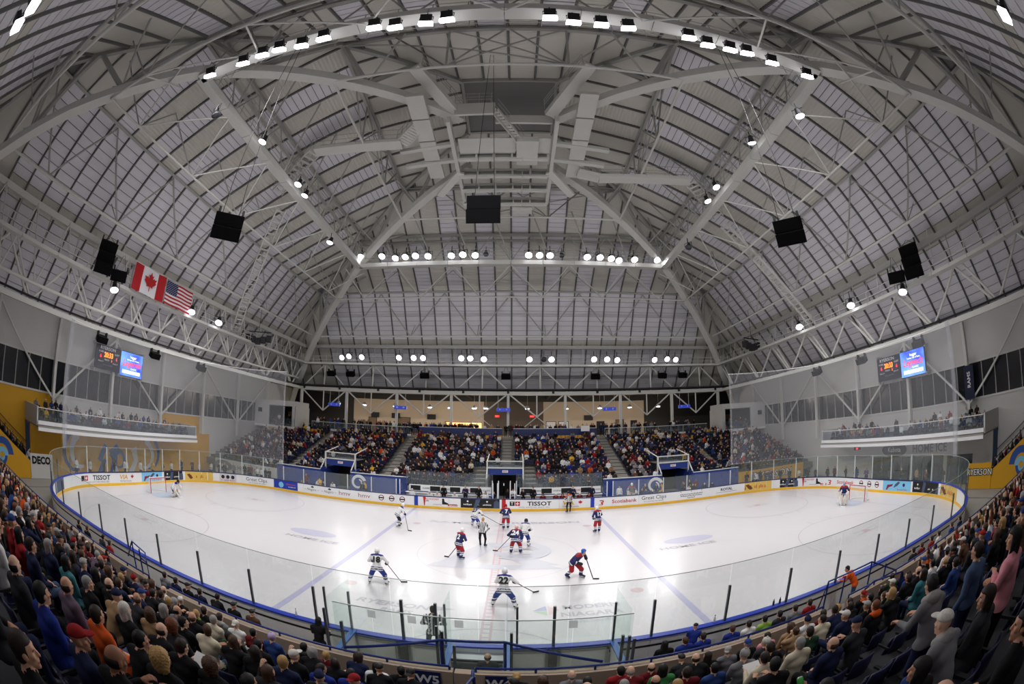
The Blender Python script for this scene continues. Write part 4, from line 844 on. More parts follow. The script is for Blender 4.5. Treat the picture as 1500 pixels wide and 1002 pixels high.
# mural: broad blue and white curls on the yellow wall
mur = thing('wall_mural', (-34.43, 0, 1.8), 'blue and white curl mural painted on the yellow wall under the left balcony', 'mural')
def mural(pts, m, off=0): link('mural_shape', mesh('mural_shape', [(-34.435+off, y, z) for y, z in pts], [tuple(range(len(pts)))]), mur, Matrix.Identity(4), m)
MB_, MW_ = mat('mural_blue', (44, 84, 160), .6), mat('mural_white', (214, 216, 220), .6)
mur['_o'] = (-34.43, 0, 1.8)
def murM(name, v, f, m, off): link(name, mesh(name, [(off, p[0], p[1]) for p in v], f), mur, Matrix.Translation((-34.44, 0, 0)), m)
for cy, cz, r, a0, a1, w, m, off in ((-4.8, 1.6, 2.3, PI*.6, PI*1.5, .28, MB_, .012), (-4.2, 1.7, 1.9, PI*.6, PI*1.5, .35, MW_, .016), (4.6, 1.7, 2.2, PI*.4, -PI*.5, .25, MB_, .012), (4.0, 1.6, 1.8, PI*.45, -PI*.5, .3, MW_, .016), (.4, 1.4, 1.1, PI*.9, -PI*.9, .22, MB_, .014)):
    v, f = curl((cy, cz), r, a0, a1, w); murM('mural_curl', v, f, m, off)
for pts, m, off in (([(-2.6, .1), (-1.9, 1.2), (-2.4, 1.5), (-1.5, 2.9), (-1.0, 2.6), (-1.7, 1.6), (-1.2, 1.4), (-1.9, .1)], MB_, .012), ([(-.9, .1), (-.4, 1.6), (-.9, 2.3), (.2, 2.9), (.9, 2.2), (.3, 1.9), (.1, .1)], MB_, .01), ([(-.5, .2), (.0, 1.2), (.4, .2)], MW_, .02), ([(1.6, .1), (2.6, 1.5), (2.2, 2.4), (3.0, 2.8), (3.2, 1.4), (2.4, .1)], MW_, .012)): murM('mural_shape', pts, [tuple(range(len(pts)))], m, off)
t = thing('wall_sign', (34.45, 1, 2.9), 'grey oval logo and words HOME ICE on the pale wall under the right balcony', 'sign')
letters('lettering', 'HOME ICE', face_M((34.44, -3.2, 3.0), (0, -1, 0), (0, 0, 1)), .95, GREYINK, t, .02); v = circ(1.7, 24, 0, 0, .4); link('oval', mesh('oval', [(34.46, -x+1.4, y+3.0) for x, y in v], [tuple(range(24))]), t, Matrix.Identity(4), mat('dark_grey_print', (92, 92, 96))); letters('lettering', 'Kubota', face_M((34.43, 1.4, 3.0), (0, -1, 0), (0, 0, 1)), .6, SIGNW, t)
# ---- corner stands at both near ends
for nm, s in (('left', -1), ('right', 1)):
    t = thing('corner_stand', (s*33.4, -12, 0), f'{"yellow" if s < 0 else "yellow and black"} fronted corner stand at the near {nm} end', 'stand', 'corner stands')
    for k in range(9):
        y1 = -11.0-.85*k; z = .9+.5*k; span('step_row', (*sorted((s*33.1, s*36))[:1], y1-.85, 0), (sorted((s*33.1, s*36))[1], y1, z), STEPC, t)
    b = MB(); b.add([(s*33.0, -11.2, 0), (s*33.0, -19.2, 0), (s*33.0, -19.2, 6.2), (s*33.0, -11.2, 1.3)] + [(s*33.12, -11.2, 0), (s*33.12, -19.2, 0), (s*33.12, -19.2, 6.2), (s*33.12, -11.2, 1.3)], [(0, 1, 2, 3), (7, 6, 5, 4), (0, 4, 5, 1), (1, 5, 6, 2), (2, 6, 7, 3), (3, 7, 4, 0)])
    me = b.me('side_panel'); me.transform(Matrix.Translation(-Vector(t['_o']))); link('side_panel', me, t, None, YELLOW)
    v, f = curl((-14.4, 1.6), 1.1, 0, PI*2.2, .28); link('emblem', mesh('emblem', [(s*32.985, p[0], p[1]) for p in v], f), t, Matrix.Identity(4), MB_); v, f = curl((-14.3, 1.5), .5, 0, PI*2, .2); link('emblem', mesh('emblem', [(s*32.98, p[0], p[1]) for p in v], f), t, Matrix.Identity(4), SKYP)
    fm = WALLW if s < 0 else YELLOW; span('front_panel', (s*33.0-.05, -11.2, 0), (s*33.0+.05, -8.7, 1.85), fm, t)
    if s < 0: letters('lettering', 'DECO', face_M((-32.93, -10.0, 1.35), (0, 1, 0), (0, 0, 1)), .75, INK, t, .05)
    else: letters('lettering', 'RYERSON', face_M((32.93, -9.95, 1.2), (0, -1, 0), (0, 0, 1)), .62, INK, t, .09); letters('lettering', 'RYERSON', face_M((32.92, -9.95, 1.2), (0, -1, 0), (0, 0, 1)), .62, SIGNW, t, .01)
    bar('hand_rail', (s*33.06, -11.2, 1.9), (s*33.06, -19.2, 6.9), .06, .06, BLACK, t); bar('hand_rail', (s*35.8, -10.6, 2.3), (s*35.8, -19, 7.2), .06, .06, BLACK, t)
# near wall behind the camera, roof edge walls
w = thing('wall_near', (0, -30.5, 6), 'grey rear wall of the near stand', None, None, 'structure'); span('wall_panel', (-38, -30.8, 0), (38, -30.4, 13), WALLW, w)
# ---- nets behind the goals
for nm, s in (('left', -1), ('right', 1)):
    t = thing('safety_net', (s*29, 0, 3), f'fine protective net hung behind the {nm} goal from truss to glass', 'net', 'safety nets')
    ts = np.linspace(SX+QL*.62, SX+QL+2*SY+QL*1.02, 26) if s > 0 else np.linspace(PER-SX-QL*.62, PER-SX-QL-2*SY-QL*1.02, 26)
    pts = [rim(x)[0]*1.0 + rim(x)[1]*.12 for x in ts]
    ztop = [11.9]*26; zb = 3.0
    v = []; 
    for i, p in enumerate(pts): v += [Vector((p.x, p.y, zb)), Vector((p.x, p.y, 11.9))]
    o = Vector(t['_o']); f = [(2*i, 2*i+2, 2*i+3, 2*i+1) for i in range(25)]
    link('net_sheet', mesh('net_sheet', [p-o for p in v], f), t, None, NET)
    pipe('top_cable', [p+Vector((0, 0, 11.9-p.z)) for p in pts], .035, SIGNW, t, 5)
    for e, d in ((0, 1), (-1, -2)):
        a, b = pts[e], pts[d]; dr = (b-a).normalized(); nn = Vector((-dr.y, dr.x, 0)); q = []
        nk, am, st = (7, .14, .09) if e == 0 else (3, .03, .1)
        for k in range(nk): p = a + dr*st*k + nn*(am if k % 2 else -am); q += [Vector((p.x, p.y, zb)), Vector((p.x, p.y, 11.9))]
        link('net_border', mesh('net_border', [p-o for p in q], [(2*k, 2*k+2, 2*k+3, 2*k+1) for k in range(nk-1)]), t, None, NETE)
# ================================================================== LAMPS, SPEAKERS, FLAGS, SCOREBOARDS
def rings_z(rs, n=16): return loft([[(r*math.cos(2*PI*k/n), r*math.sin(2*PI*k/n), z) for k in range(n)] for r, z in rs])
_v, _f = rings_z([(.1, -.55), (.2, -.5), (.24, -.2), (.34, .05), (.4, .12)]); HOUS = mesh('housing', _v, _f, True)
_v, _f = rings_z([(.37, .1), (.4, .18), (.34, .26), (.18, .31), (.03, .33)]); LENSM = mesh('lens', _v, _f, True)
_b = MB(); _b.box((-.42, -.16, -.5), (.42, .16, -.1)); _b.add([(-.36, -.2, -.1), (.36, -.2, -.1), (.36, .2, -.1), (-.36, .2, -.1), (-.5, -.3, .12), (.5, -.3, .12), (.5, .3, .12), (-.5, .3, .12)], BF); HOUSB = _b.me('housing')
_b = MB(); _b.add([(-.48, -.28, .1), (.48, -.28, .1), (.48, .28, .1), (-.48, .28, .1), (-.52, -.32, .42), (.52, -.32, .42), (.52, .32, .42), (-.52, .32, .42)], BF); LENSB = _b.me('lens')
_b = MB(); _b.box((-.5, -.03, -.5), (-.46, .03, .02)); _b.box((.46, -.03, -.5), (.5, .03, .02)); _b.box((-.5, -.03, -.53), (.5, .03, -.49)); _b.box((-.04, -.04, -1.1), (.04, .04, -.5)); YOKE = _b.me('yoke')
LHOUS = mat('lamp_housing', (30, 30, 33), .5); LOFF = mat('lamp_glass_unlit', (70, 72, 76), .2)
def lamp(pos, aim, label, group, big=False, on=True, k=1., light=True, drop=0):
    p = Vector(pos); a = (Vector(aim)-p).normalized(); x = a.cross(Vector((0, 0, 1))).normalized(); y = a.cross(x)
    t = thing('floodlight', pos, label, 'floodlight', group); M = fr(x*k, y*k, a*k, p)
    link('housing', HOUSB if big else HOUS, t, M, LHOUS); link('lens', LENSB if big else LENSM, t, M, LENS if on else LOFF)
    link('yoke', YOKE, t, fr(x*k, Vector((0, 0, -1)).cross(x)*k*-1 if False else x.cross(Vector((0, 0, -1)))*-k, Vector((0, 0, -1))*k, p), LHOUS)
    if drop: bar('drop_pole', p+Vector((0, 0, .5)), p+Vector((0, 0, drop)), .06, .06, LHOUS, t, True)
    if on and light:
        l = bpy.data.lights.new('floodlight', 'SPOT'); l.energy = LAMP_W; l.spot_size = math.radians(150 if big else 92); l.spot_blend = 1.0; l.shadow_soft_size = .25; l.color = (1.0, .985, .985)
        o = bpy.data.objects.new('floodlight_beam', l); COL.objects.link(o); o.parent = t; z = -a; q = a*(.5*k)
        o.matrix_basis = fr(x, z.cross(x), z, q)
def aim_of(p, f=1.25): return (p[0]*f+rng.uniform(-2, 2), (3 if p[1] > 0 else 8)+rng.uniform(-1.5, 1.5), 0)
FIN = [(-17.3, 26.5, 1), (-14.6, 26.4, 1), (-12.9, 26.1, 1), (-11.7, 26.2, 1), (-10.5, 26.3, 1), (-9.0, 26.2, 1), (-6.3, 26.2, 1), (-5.0, 26.3, 1), (-3.6, 26.2, 1), (-2.4, 26.3, 0), (2.4, 26.2, 1), (3.6, 26.2, 1), (4.8, 26.2, 1), (6.1, 26.2, 0), (9.0, 26.1, 1), (10.5, 26.1, 1), (11.8, 26.0, 1), (12.7, 25.8, 1), (14.6, 26.0, 1), (17.4, 26.1, 1)]
for i, (x, z, on) in enumerate(FIN): p = (x, 19.75, z+.25); lamp(p, aim_of(p), f'{ORD[i]} floodlight from the left in the row on the far inner catwalk' + ('' if on else ', switched off'), 'far inner floodlights', False, on, 1.0 if on else .8)
FOUT = [(-23.4, 16.5), (-22.3, 16.7), (-20.3, 16.6), (-14.8, 16.6), (-12.7, 16.6), (-11.4, 16.6), (-6.2, 16.6), (-5.0, 16.6), (-3.2, 16.5), (2.8, 16.5), (4.7, 16.5), (5.7, 16.5), (11.4, 16.5), (13.2, 16.5), (14.6, 16.4), (20.0, 16.4), (21.9, 16.5), (23.2, 16.4)]
for i, (x, z) in enumerate(FOUT): p = (x, 31.0, z); on = i != 10; lamp(p, (x*1.1, rng.uniform(2, 9), 0), f'{ORD[i]} floodlight from the left in the row on the far outer catwalk' + ('' if on else ', switched off'), 'far outer floodlights', False, on, .95)
NIN = [(-16.0, -13.2), (-13.5, -13.1), (-12.1, -13.2), (-11.0, -13.2), (-9.7, -13.0), (-8.4, -13.1), (-5.7, -13.1), (-4.7, -12.9), (-3.2, -12.9), (-2.2, -13.0), (2.5, -13.0), (3.6, -12.8), (4.9, -12.8), (6.2, -12.8), (9.3, -12.9), (10.4, -12.7), (11.7, -12.8), (12.7, -12.9), (14.4, -12.8), (17.0, -12.8)]
for i, (x, y) in enumerate(NIN): p = (x, y+.45, 24.85); lamp(p, aim_of(p), f'{ORD[i]} floodlight from the left in the row under the near inner catwalk, large white lens', 'near inner floodlights', True, True, .66)
for i, (p, a) in enumerate((((-16.5, 1.6, 25.6), (-22, -3, 0)), ((-16.5, 3.1, 25.4), (-25, 2, 0)), ((-16.2, 8.9, 23.6), (-22, 6, 0)), ((-16.4, -10.3, 23.6), (-6, -4, 0)), ((-16.4, -4.8, 25.4), (-24, -6, 0)))): lamp(p, a, f'{ORD[i]} floodlight on the left inner catwalk counted from the hub gangway', 'left inner floodlights', False, i != 3, .8)
for i, (p, a) in enumerate((((17.2, 2.5, 25.8), (22, -3, 0)), ((17.2, 4.5, 25.6), (25, 2, 0)), ((17.2, -9.9, 23.6), (22, -6, 0)), ((17.2, -4.2, 25.6), (24, 6, 0)), ((17.2, 10.0, 23.6), (6, 2, 0)))): lamp(p, a, f'{ORD[i]} floodlight on the right inner catwalk counted from the hub gangway', 'right inner floodlights', False, i != 4, .8)
for i, p in enumerate(((-29.2, -5.4, 15.2), (-29.2, 5.0, 16.2), (-29.2, 9.6, 16.3))): lamp(p, (-24, p[1]*.5-3, 0), f'floodlight on the left outer catwalk, {("below the big speaker cluster", "at the corner of the striped flag", "right of the striped flag")[i]}', 'left outer floodlights')
for i, p in enumerate(((30.0, 2.1, 16.2), (30.0, 10.6, 16.3), (30.0, -4.6, 15.4))): lamp(p, (24, p[1]*.5-3, 0), f'floodlight on the right outer catwalk, {("brightest, in the middle", "toward the far corner", "below the big speaker cluster")[i]}', 'right outer floodlights')
for i, p in enumerate(((-12.6, -25.2, 15.9), (-11.4, -25.1, 15.9), (13.8, -25.2, 15.9))): lamp(p, (p[0]*.8, -3, 0), ('large floodlight overhead in the upper left corner', 'large floodlight overhead cut by the top edge', 'large floodlight overhead in the upper right corner')[i], 'overhead floodlights', True, True, .6, True, 2.3)
# ---- loudspeakers
def speaker(pos, size, rz, tilt, label, n=2, cable=None, grp='hanging loudspeakers'):
    rz = -rz
    t = thing('loudspeaker', pos, label, 'speaker', grp); w, d, h = size
    for k in range(n):
        M = Matrix.Translation(pos) @ Matrix.Rotation(rz, 4, 'Z') @ Matrix.Translation((0, -.08*k*d, -h*(k-(n-1)/2))) @ Matrix.Rotation(-tilt + .16*k, 4, 'X')
        b = MB(); b.add([(-w/2, -d/2, -h*.47), (w/2, -d/2, -h*.47), (w*.42, d/2, -h*.44), (-w*.42, d/2, -h*.44), (-w/2, -d/2, h*.47), (w/2, -d/2, h*.47), (w*.42, d/2, h*.44), (-w*.42, d/2, h*.44)], BF)
        cb = link('cabinet', b.me('cabinet'), t, M, BLACKP); link('grille', UBOX, cb, M @ Matrix.Translation((0, -d/2-.01, 0)) @ Matrix.Diagonal((w*.94, .03, h*.86, 1)), mat('grille_cloth', (14, 14, 16), .95, .1, bump=.2, nscale=90))
    M = Matrix.Translation(pos) @ Matrix.Rotation(rz, 4, 'Z')
    for s in (-1, 1): link('bracket', UBOX, t, M @ Matrix.Translation((s*w*.42, 0, h*n/2+.1)) @ Matrix.Diagonal((.12, .3, .35, 1)), BLACK)
    if cable:
        for s in (-1, 1): bar('cable', M @ Vector((s*w*.3, 0, h*n/2)), Vector((pos[0]+s*.1, pos[1], cable)), .035, .035, BLACK, t, True)
    return t
speaker((-11.79, -10.37, 15.26), (1.45, .8, .62), -.75, -.3, 'black loudspeaker pair hung on cables over the left side of the ice', 2, 30.4)
speaker((13.16, -9.87, 15.26), (1.45, .8, .62), .75, -.3, 'black loudspeaker pair hung on cables over the right side of the ice', 2, 30.4)
speaker((-.84, -2.85, 19.27), (1.9, 1.0, .86), 0, -.35, 'square black loudspeaker box hung under the hub at the centre', 2, 34.2)
speaker((-28.5, -7.6, 16.9), (1.7, 1.0, .8), -1.2, -.4, 'large black speaker cluster beside the maple leaf flag', 3, 18.3); speaker((-28.0, -5.9, 15.9), (1.5, 1.0, .9), -.9, -.3, 'black speaker hung just below the left speaker cluster', 1, 17.5)
speaker((28.8, -7.1, 16.8), (1.7, 1.0, .8), 1.2, -.4, 'large black speaker cluster under the right outer catwalk', 3, 18.3); speaker((28.2, -5.4, 16.0), (1.5, 1.0, .9), .9, -.3, 'black speaker hung just below the right speaker cluster', 1, 17.5)
for nm, x in (('left', -29), ('right', 29.5)):
    y = 17.3 if x < 0 else 20.1
    t = thing('loudspeaker', (x, y, 16.2), f'dark line of speakers on a spreader bar near the far {nm} corner', 'speaker', 'hanging loudspeakers')
    bar('spreader_bar', (x-1.5, y-.6, 17.0), (x+1.5, y+.6, 17.0), .1, .1, BLACK, t)
    for k in range(5): u = -1.3+.65*k; box('cabinet', (x+u, y+u*.4, 16.25-.35*(1-abs(u)/1.3)), (.62, .6, .75), mat('dark_grey_speaker', (44, 42, 46), .7), t, .4)
    bar('cable', (x, y, 17), (x, y, 20.5), .05, .05, BLACK, t, True)
for i, (x, y) in enumerate(((-30.4, -5.1), (-30.4, 1.7), (-30.4, 8.8), (31.2, 2.7), (31.2, 9.7), (31.2, -4.6))):
    side = 'left' if x < 0 else 'right'; speaker((x, y, 11.35), (1.15, .7, .55), -PI/2 if x < 0 else PI/2, -.4, f'small black speaker under the {side} lower chord, {("nearest", "middle", "farthest")[(i % 3) if x < 0 else (1, 2, 0)[i-3]]} of three', 1, None, 'chord loudspeakers')
for i, x in enumerate((-25.4, -22.3, -11.3, -.3, 11.7, 21.4, 24.6)): speaker((x, 32.0, 14.3), (1.25, .8, .75), 0, -.35, f'{ORD[i]} small black speaker from the left hung in the far truss', 1, 15.6, 'truss loudspeakers')
# ---- flags on the left truss
def flagM(y, z): return Vector((-29.8, y, z))
def wave(name, rects, root, off, m, n=10):
    """cloth piece: (y0,z0,y1,z1) with a gentle ripple"""
    v = []; f = []
    for y0, z0, y1, z1 in rects:
        b = len(v)
        for i in range(n+1):
            y = y0+(y1-y0)*i/n; dx = .07*math.sin(y*2.6)
            v += [(dx+off, y, z0-.02*y), (dx+off, y, z1-.02*y)]
        f += [(b+2*i, b+2*i+2, b+2*i+3, b+2*i+1) for i in range(n)]
    return link(name, mesh(name, [(-29.25+p[0]-root['_o'][0], p[1]-root['_o'][1], p[2]-root['_o'][2]) for p in v], f, True), root, None, m)
FR, FW, FB = mat('flag_red', (178, 26, 34), .7), mat('flag_white', (226, 224, 228), .7), mat('flag_blue', (40, 48, 92), .7)
fl = thing('flag', (-29.8, -1.4, 17.9), 'red and white maple leaf flag hung on the left truss', 'flag')
wave('red_band', [(-3.5, 15.75, -2.45, 18.0)], fl, 0, FR); wb = wave('white_band', [(-2.45, 15.75, -.35, 18.0)], fl, 0, FW); wave('red_band', [(-.35, 15.75, .65, 18.0)], fl, 0, FR)
link('maple_leaf', mesh('maple_leaf', [(.12, p[0]*.85, p[1]*.82) for p in leaf(1)], [tuple(range(len(leaf(1))))]), wb, Matrix.Translation((-29.23, -1.4, 16.95)), FR); bar('flag_pole', (-29.25, -3.6, 18.05), (-29.25, .7, 18.0), .06, .06, STEEL, fl, True)
fl = thing('flag', (-29.8, 2.8, 17.9), 'star spangled flag with red and white stripes hung beside the maple leaf flag', 'flag')
for k in range(13): z1 = 17.95-2.1*k/13; wave('stripe', [(.85 if k > 6 else 2.5, z1-2.1/13, 4.8, z1)], fl, 0, FR if k % 2 == 0 else FW)
cn = wave('canton', [(.85, 17.95-2.1*7/13, 2.5, 17.95)], fl, 0, FB)
for r in range(9):
    for c in range(6 if r % 2 == 0 else 5):
        y = .98+.28*c+(.14 if r % 2 else 0); z = 17.86-.12*r-.02*y; dx = .07*math.sin(y*2.6)+.03
        link('star', mesh('star', [(dx, .05*math.sin(a*PI/5)*(1 if a % 2 == 0 else .4), .05*math.cos(a*PI/5)*(1 if a % 2 == 0 else .4)) for a in range(10)], [tuple(range(10))]) if not (r or c) else bpy.data.meshes['star'], cn, Matrix.Translation((-29.25, y, z)), FW)
bar('flag_pole', (-29.25, .8, 17.98), (-29.25, 4.9, 17.92), .06, .06, STEEL, fl, True)
# ---- scoreboards
SCB = mat('scoreboard_face', (30, 34, 56), .5); AMB = mat('amber_digits', (255, 130, 30), .5, emit=(255, 120, 20), estr=2.2); RDG = mat('red_digits', (255, 40, 60), .5, emit=(255, 40, 70), estr=1.4)
m = mat('video_screen', (30, 80, 230), .4, emit=(40, 110, 255), estr=1.0)
nt = m.node_tree; tc = nt.nodes.new('ShaderNodeTexCoord'); nz = nt.nodes.new('ShaderNodeTexNoise'); nz.inputs['Scale'].default_value = 1.2; nz.inputs['Detail'].default_value = 5; rp = nt.nodes.new('ShaderNodeValToRGB')
rp.color_ramp.elements[0].position = .35; rp.color_ramp.elements[0].color = (*s2l((.1, .22, .85)), 1); rp.color_ramp.elements[1].position = .75; rp.color_ramp.elements[1].color = (*s2l((.55, .8, 1)), 1)
nt.links.new(tc.outputs['Object'], nz.inputs['Vector']); nt.links.new(nz.outputs['Fac'], rp.inputs[0]); nt.links.new(rp.outputs[0], nt.nodes['Principled BSDF'].inputs['Emission Color'])
SCRW = mat('screen_white', (240, 244, 255), .5, emit=(240, 244, 255), estr=1.0); SCRR = mat('screen_red', (230, 60, 70), .5, emit=(240, 70, 80), estr=.9)
for nm, s in (('left', -1), ('right', 1)):
    X = s*35.1; t = thing('scoreboard', (X, .5, 9.4), f'dark scoreboard with lit clock and bright blue video screen on the {nm} end wall', 'scoreboard', 'scoreboards')
    r = Vector((0, -s, 0)); u = Vector((0, 0, 1)); ys = -s            # right-hand direction as seen from the ice
    A = lambda a: .56 + 3.3*a*-s                                      # a: -1 the left edge, +1 the right edge seen from the ice
    A = lambda a: .56 + (-s)*3.3*a
    sp = span('score_panel', (X, min(A(-1), A(0)), 9.35), (X+s*.25, max(A(-1), A(0)), 11.5), SCB, t); span('screen_case', (X, min(A(0), A(1)), 9.2), (X+s*.25, max(A(0), A(1)), 11.55), BLACK, t)
    vs = span('video_screen', (X-s*.02, min(A(.02), A(.98)), 9.27), (X, max(A(.02), A(.98)), 11.48), m, t)
    X2 = X-s*.03
    def lt(txt, a, z, size, mm, sh=0., sx=1., b=.02): letters('lettering', txt, face_M((X2, A(a), z), r, u), size, mm, sp if a < 0 else vs, b, sh, 1., sx)
    lt('RYERSON', -.55, 11.25, .4, SIGNW, 0, 1.2); lt('HOME', -.82, 10.9, .22, SIGNW); lt('GUEST', -.16, 10.9, .22, SIGNW); lt('20:33', -.5, 10.68, .62, AMB, 0, .9, .03); lt('6', -.82, 10.5, .45, RDG); lt('6', -.16, 10.5, .45, RDG)
    lt('PERIOD', -.56, 10.25, .2, SIGNW); lt('2', -.36, 10.25, .26, AMB); lt('PENALTY', -.8, 10.05, .17, SIGNW); lt('PENALTY', -.2, 10.05, .17, SIGNW); lt('SHOTS ON GOAL', -.5, 9.8, .17, GREYINK)
    lt('haggar', .55, 11.1, .36, SCRW); lt('hockey hall of fame', .55, 10.82, .22, SCRW); lt('Legends', .5, 10.45, .82, SCRR, .3, 1., .015); lt('CLASSIC', .6, 10.0, .24, SCRW)
    span('screen_bar', (X-s*.03, min(A(.12), A(.9)), 9.5), (X-s*.02, max(A(.12), A(.9)), 9.82), SCRW, vs)
    for a in (.25, .5, .76): lt('- - -', a, 9.66, .2, GREYINK)
    for a in (-1, 0, 1):
        for z in (9.25, 11.6): span('bracket', (X, A(a)-.12, z-.12), (X+s*.8, A(a)+.12, z+.12), STEELD, t)
# dark blue banner in the right windows, small red sign under the right balcony
t = thing('wall_banner', (35.2, -9, 8), 'dark blue banner with white lettering hung among the right end windows', 'banner'); span('banner_cloth', (35.25, -8.3, 6.4), (35.3, -7.2, 9.0), mat('banner_navy', (26, 34, 60), .7), t); letters('lettering', 'RAMS', face_M((35.23, -7.75, 7.9), (0, 0, 1), (0, 1, 0)), .5, SIGNW, t)
t = thing('digital_sign', (31.85, 4.5, 3.6), 'tiny red digit sign under the beam of the right balcony', 'sign'); span('sign_case', (31.85, 4.1, 3.4), (31.95, 5.0, 3.68), BLACK, t); letters('lettering', '00', face_M((31.84, 4.55, 3.54), (0, -1, 0), (0, 0, 1)), .26, RDG, t)
# ================================================================== PEOPLE (one continuous skin each, grown from a blended distance field)
def smin(a, b, k):
    h = np.clip(.5+.5*(b-a)/k, 0, 1); return b+(a-b)*h-k*h*(1-h)
def cap(a, b, r1, r2, lab): return ('c', np.array(a, float), np.array(b, float), r1, r2, lab)
def ell(c, r, lab): return ('e', np.array(c, float), np.array(r, float), None, None, lab)
def pd(pr, P):
    if pr[0] == 'c':
        a, b = pr[1], pr[2]; ab = b-a; t = np.clip(((P-a) @ ab)/max(ab @ ab, 1e-9), 0, 1)
        return np.linalg.norm(P-a-t[..., None]*ab, axis=-1)-(pr[3]+(pr[4]-pr[3])*t)
    q = (P-pr[1])/pr[2]; n = np.linalg.norm(q, axis=-1); m = np.linalg.norm(q/pr[2], axis=-1)
    return n*(n-1)/np.maximum(m, 1e-6)
def field(prims, P, k):
    d = None
    for pr in prims: x = pd(pr, P); d = x if d is None else smin(d, x, k)
    return d
def snets(fn, lo, hi, h):
    lo = np.array(lo, float); n = np.ceil((np.array(hi)-lo)/h).astype(int)+1
    ax = [lo[i]+h*np.arange(n[i]) for i in range(3)]; P = np.stack(np.meshgrid(*ax, indexing='ij'), -1); d = fn(P); d = np.where(np.abs(d) < 1e-9, 1e-9, d); ins = d < 0
    c = n-1; S_ = np.zeros((*c, 3)); N_ = np.zeros(c)
    sl = lambda o: tuple(slice(o[i], o[i]+c[i]) for i in range(3))
    cor = [(i, j, k) for i in (0, 1) for j in (0, 1) for k in (0, 1)]
    for a in cor:
        for b in cor:
            if sum(b)-sum(a) == 1 and all(y >= x for x, y in zip(a, b)):
                da, db = d[sl(a)], d[sl(b)]; cr = (da < 0) != (db < 0); t = np.where(cr, da/(da-db+1e-12), 0)
                S_ += np.where(cr[..., None], np.array(a)+t[..., None]*(np.array(b)-np.array(a)), 0); N_ += cr
    act = N_ > 0; idx = -np.ones(c, int); idx[act] = np.arange(act.sum()); cells = np.argwhere(act)
    V = lo+h*(cells+S_[act]/N_[act][:, None]); F = []
    for axi in range(3):
        u, v = (axi+1) % 3, (axi+2) % 3; s0 = [slice(None)]*3; s1 = [slice(None)]*3; s0[axi] = slice(0, -1); s1[axi] = slice(1, None)
        A, B = ins[tuple(s0)], ins[tuple(s1)]; e = np.argwhere(A != B)
        ok = (e[:, u] > 0) & (e[:, v] > 0) & (e[:, u] < c[u]) & (e[:, v] < c[v]); e = e[ok]; flip = A[tuple(e.T)]
        def g(du, dv): q = e.copy(); q[:, u] += du; q[:, v] += dv; return idx[tuple(q.T)]
        Q = np.stack([g(-1, -1), g(0, -1), g(0, 0), g(-1, 0)], 1); Q[~flip] = Q[~flip][:, ::-1]; F.append(Q)
    return V, np.concatenate(F)
def labels(prims, V): return np.array([pr[5] for pr in prims])[np.argmin(np.stack([pd(pr, V) for pr in prims]), 0)]
def grow(prims, h, k):
    lo = np.min([np.minimum(p[1]-np.max(p[3]), p[2]-np.max(p[4])) if p[0] == 'c' else p[1]-p[2] for p in prims], 0)-h*2
    hi = np.max([np.maximum(p[1]+np.max(p[3]), p[2]+np.max(p[4])) if p[0] == 'c' else p[1]+p[2] for p in prims], 0)+h*2
    V, F = snets(lambda P: field(prims, P, k), lo, hi, h); return V, F, labels(prims, V)
SKIN, TOP, LEG, SHOE, DARK, LIP, YOKE, STRIPE, SOCK, SOCK2, GLOVE = range(11)
def head_part():
    pr = [ell((0, -.012, .03), (.074, .094, .1), SKIN), ell((0, .02, -.045), (.056, .07, .07), SKIN), cap((0, .088, .02), (0, .108, -.022), .009, .014, SKIN), cap((-.03, .07, .042), (.03, .07, .042), .016, .016, SKIN),
          ell((-.076, -.005, -.002), (.011, .022, .032), SKIN), ell((.076, -.005, -.002), (.011, .022, .032), SKIN), cap((-.02, .08, -.058), (.02, .08, -.058), .009, .009, LIP), ell((0, .065, -.1), (.022, .022, .018), SKIN),
          ell((-.045, .06, -.012), (.02, .02, .018), SKIN), ell((.045, .06, -.012), (.02, .02, .018), SKIN), cap((0, -.02, -.14), (0, -.02, -.04), .055, .055, SKIN)]
    V, F, L = grow(pr, .0105, .018)
    for s in (-1, 1): L[np.linalg.norm((V-np.array([s*.031, .083, .022]))/np.array([1.3, 1.5, .8]), axis=1) < .0125] = DARK
    return V, F, L
def hand_part():
    pr = [ell((0, .05, 0), (.04, .052, .018), SKIN), cap((0, -.02, 0), (0, .02, 0), .026, .028, SKIN)]
    for x, s in ((-.031, .9), (-.011, 1.05), (.01, 1.0), (.03, .8)):
        q = [np.array((x, .085, 0)), np.array((x*1.1, .085+.038*s, -.008)), np.array((x*1.15, .085+.058*s, -.03)), np.array((x*1.1, .085+.056*s, -.052))]
        for a, b, r in zip(q, q[1:], (.0105, .0095, .0085)): pr.append(cap(a, b, r, r*.9, SKIN))
    pr += [cap((-.028, .02, -.004), (-.058, .052, -.014), .014, .0115, SKIN), cap((-.058, .052, -.014), (-.05, .082, -.026), .011, .009, SKIN)]
    return grow(pr, .0068, .007)
HEAD, HAND = head_part(), hand_part()
def rotm(yaw, pitch, roll=0.):
    return np.array(Matrix.Rotation(yaw, 3, 'Z') @ Matrix.Rotation(pitch, 3, 'X') @ Matrix.Rotation(roll, 3, 'Y'))
def lerp(a, b, t): return np.array(a)+(np.array(b)-np.array(a))*t
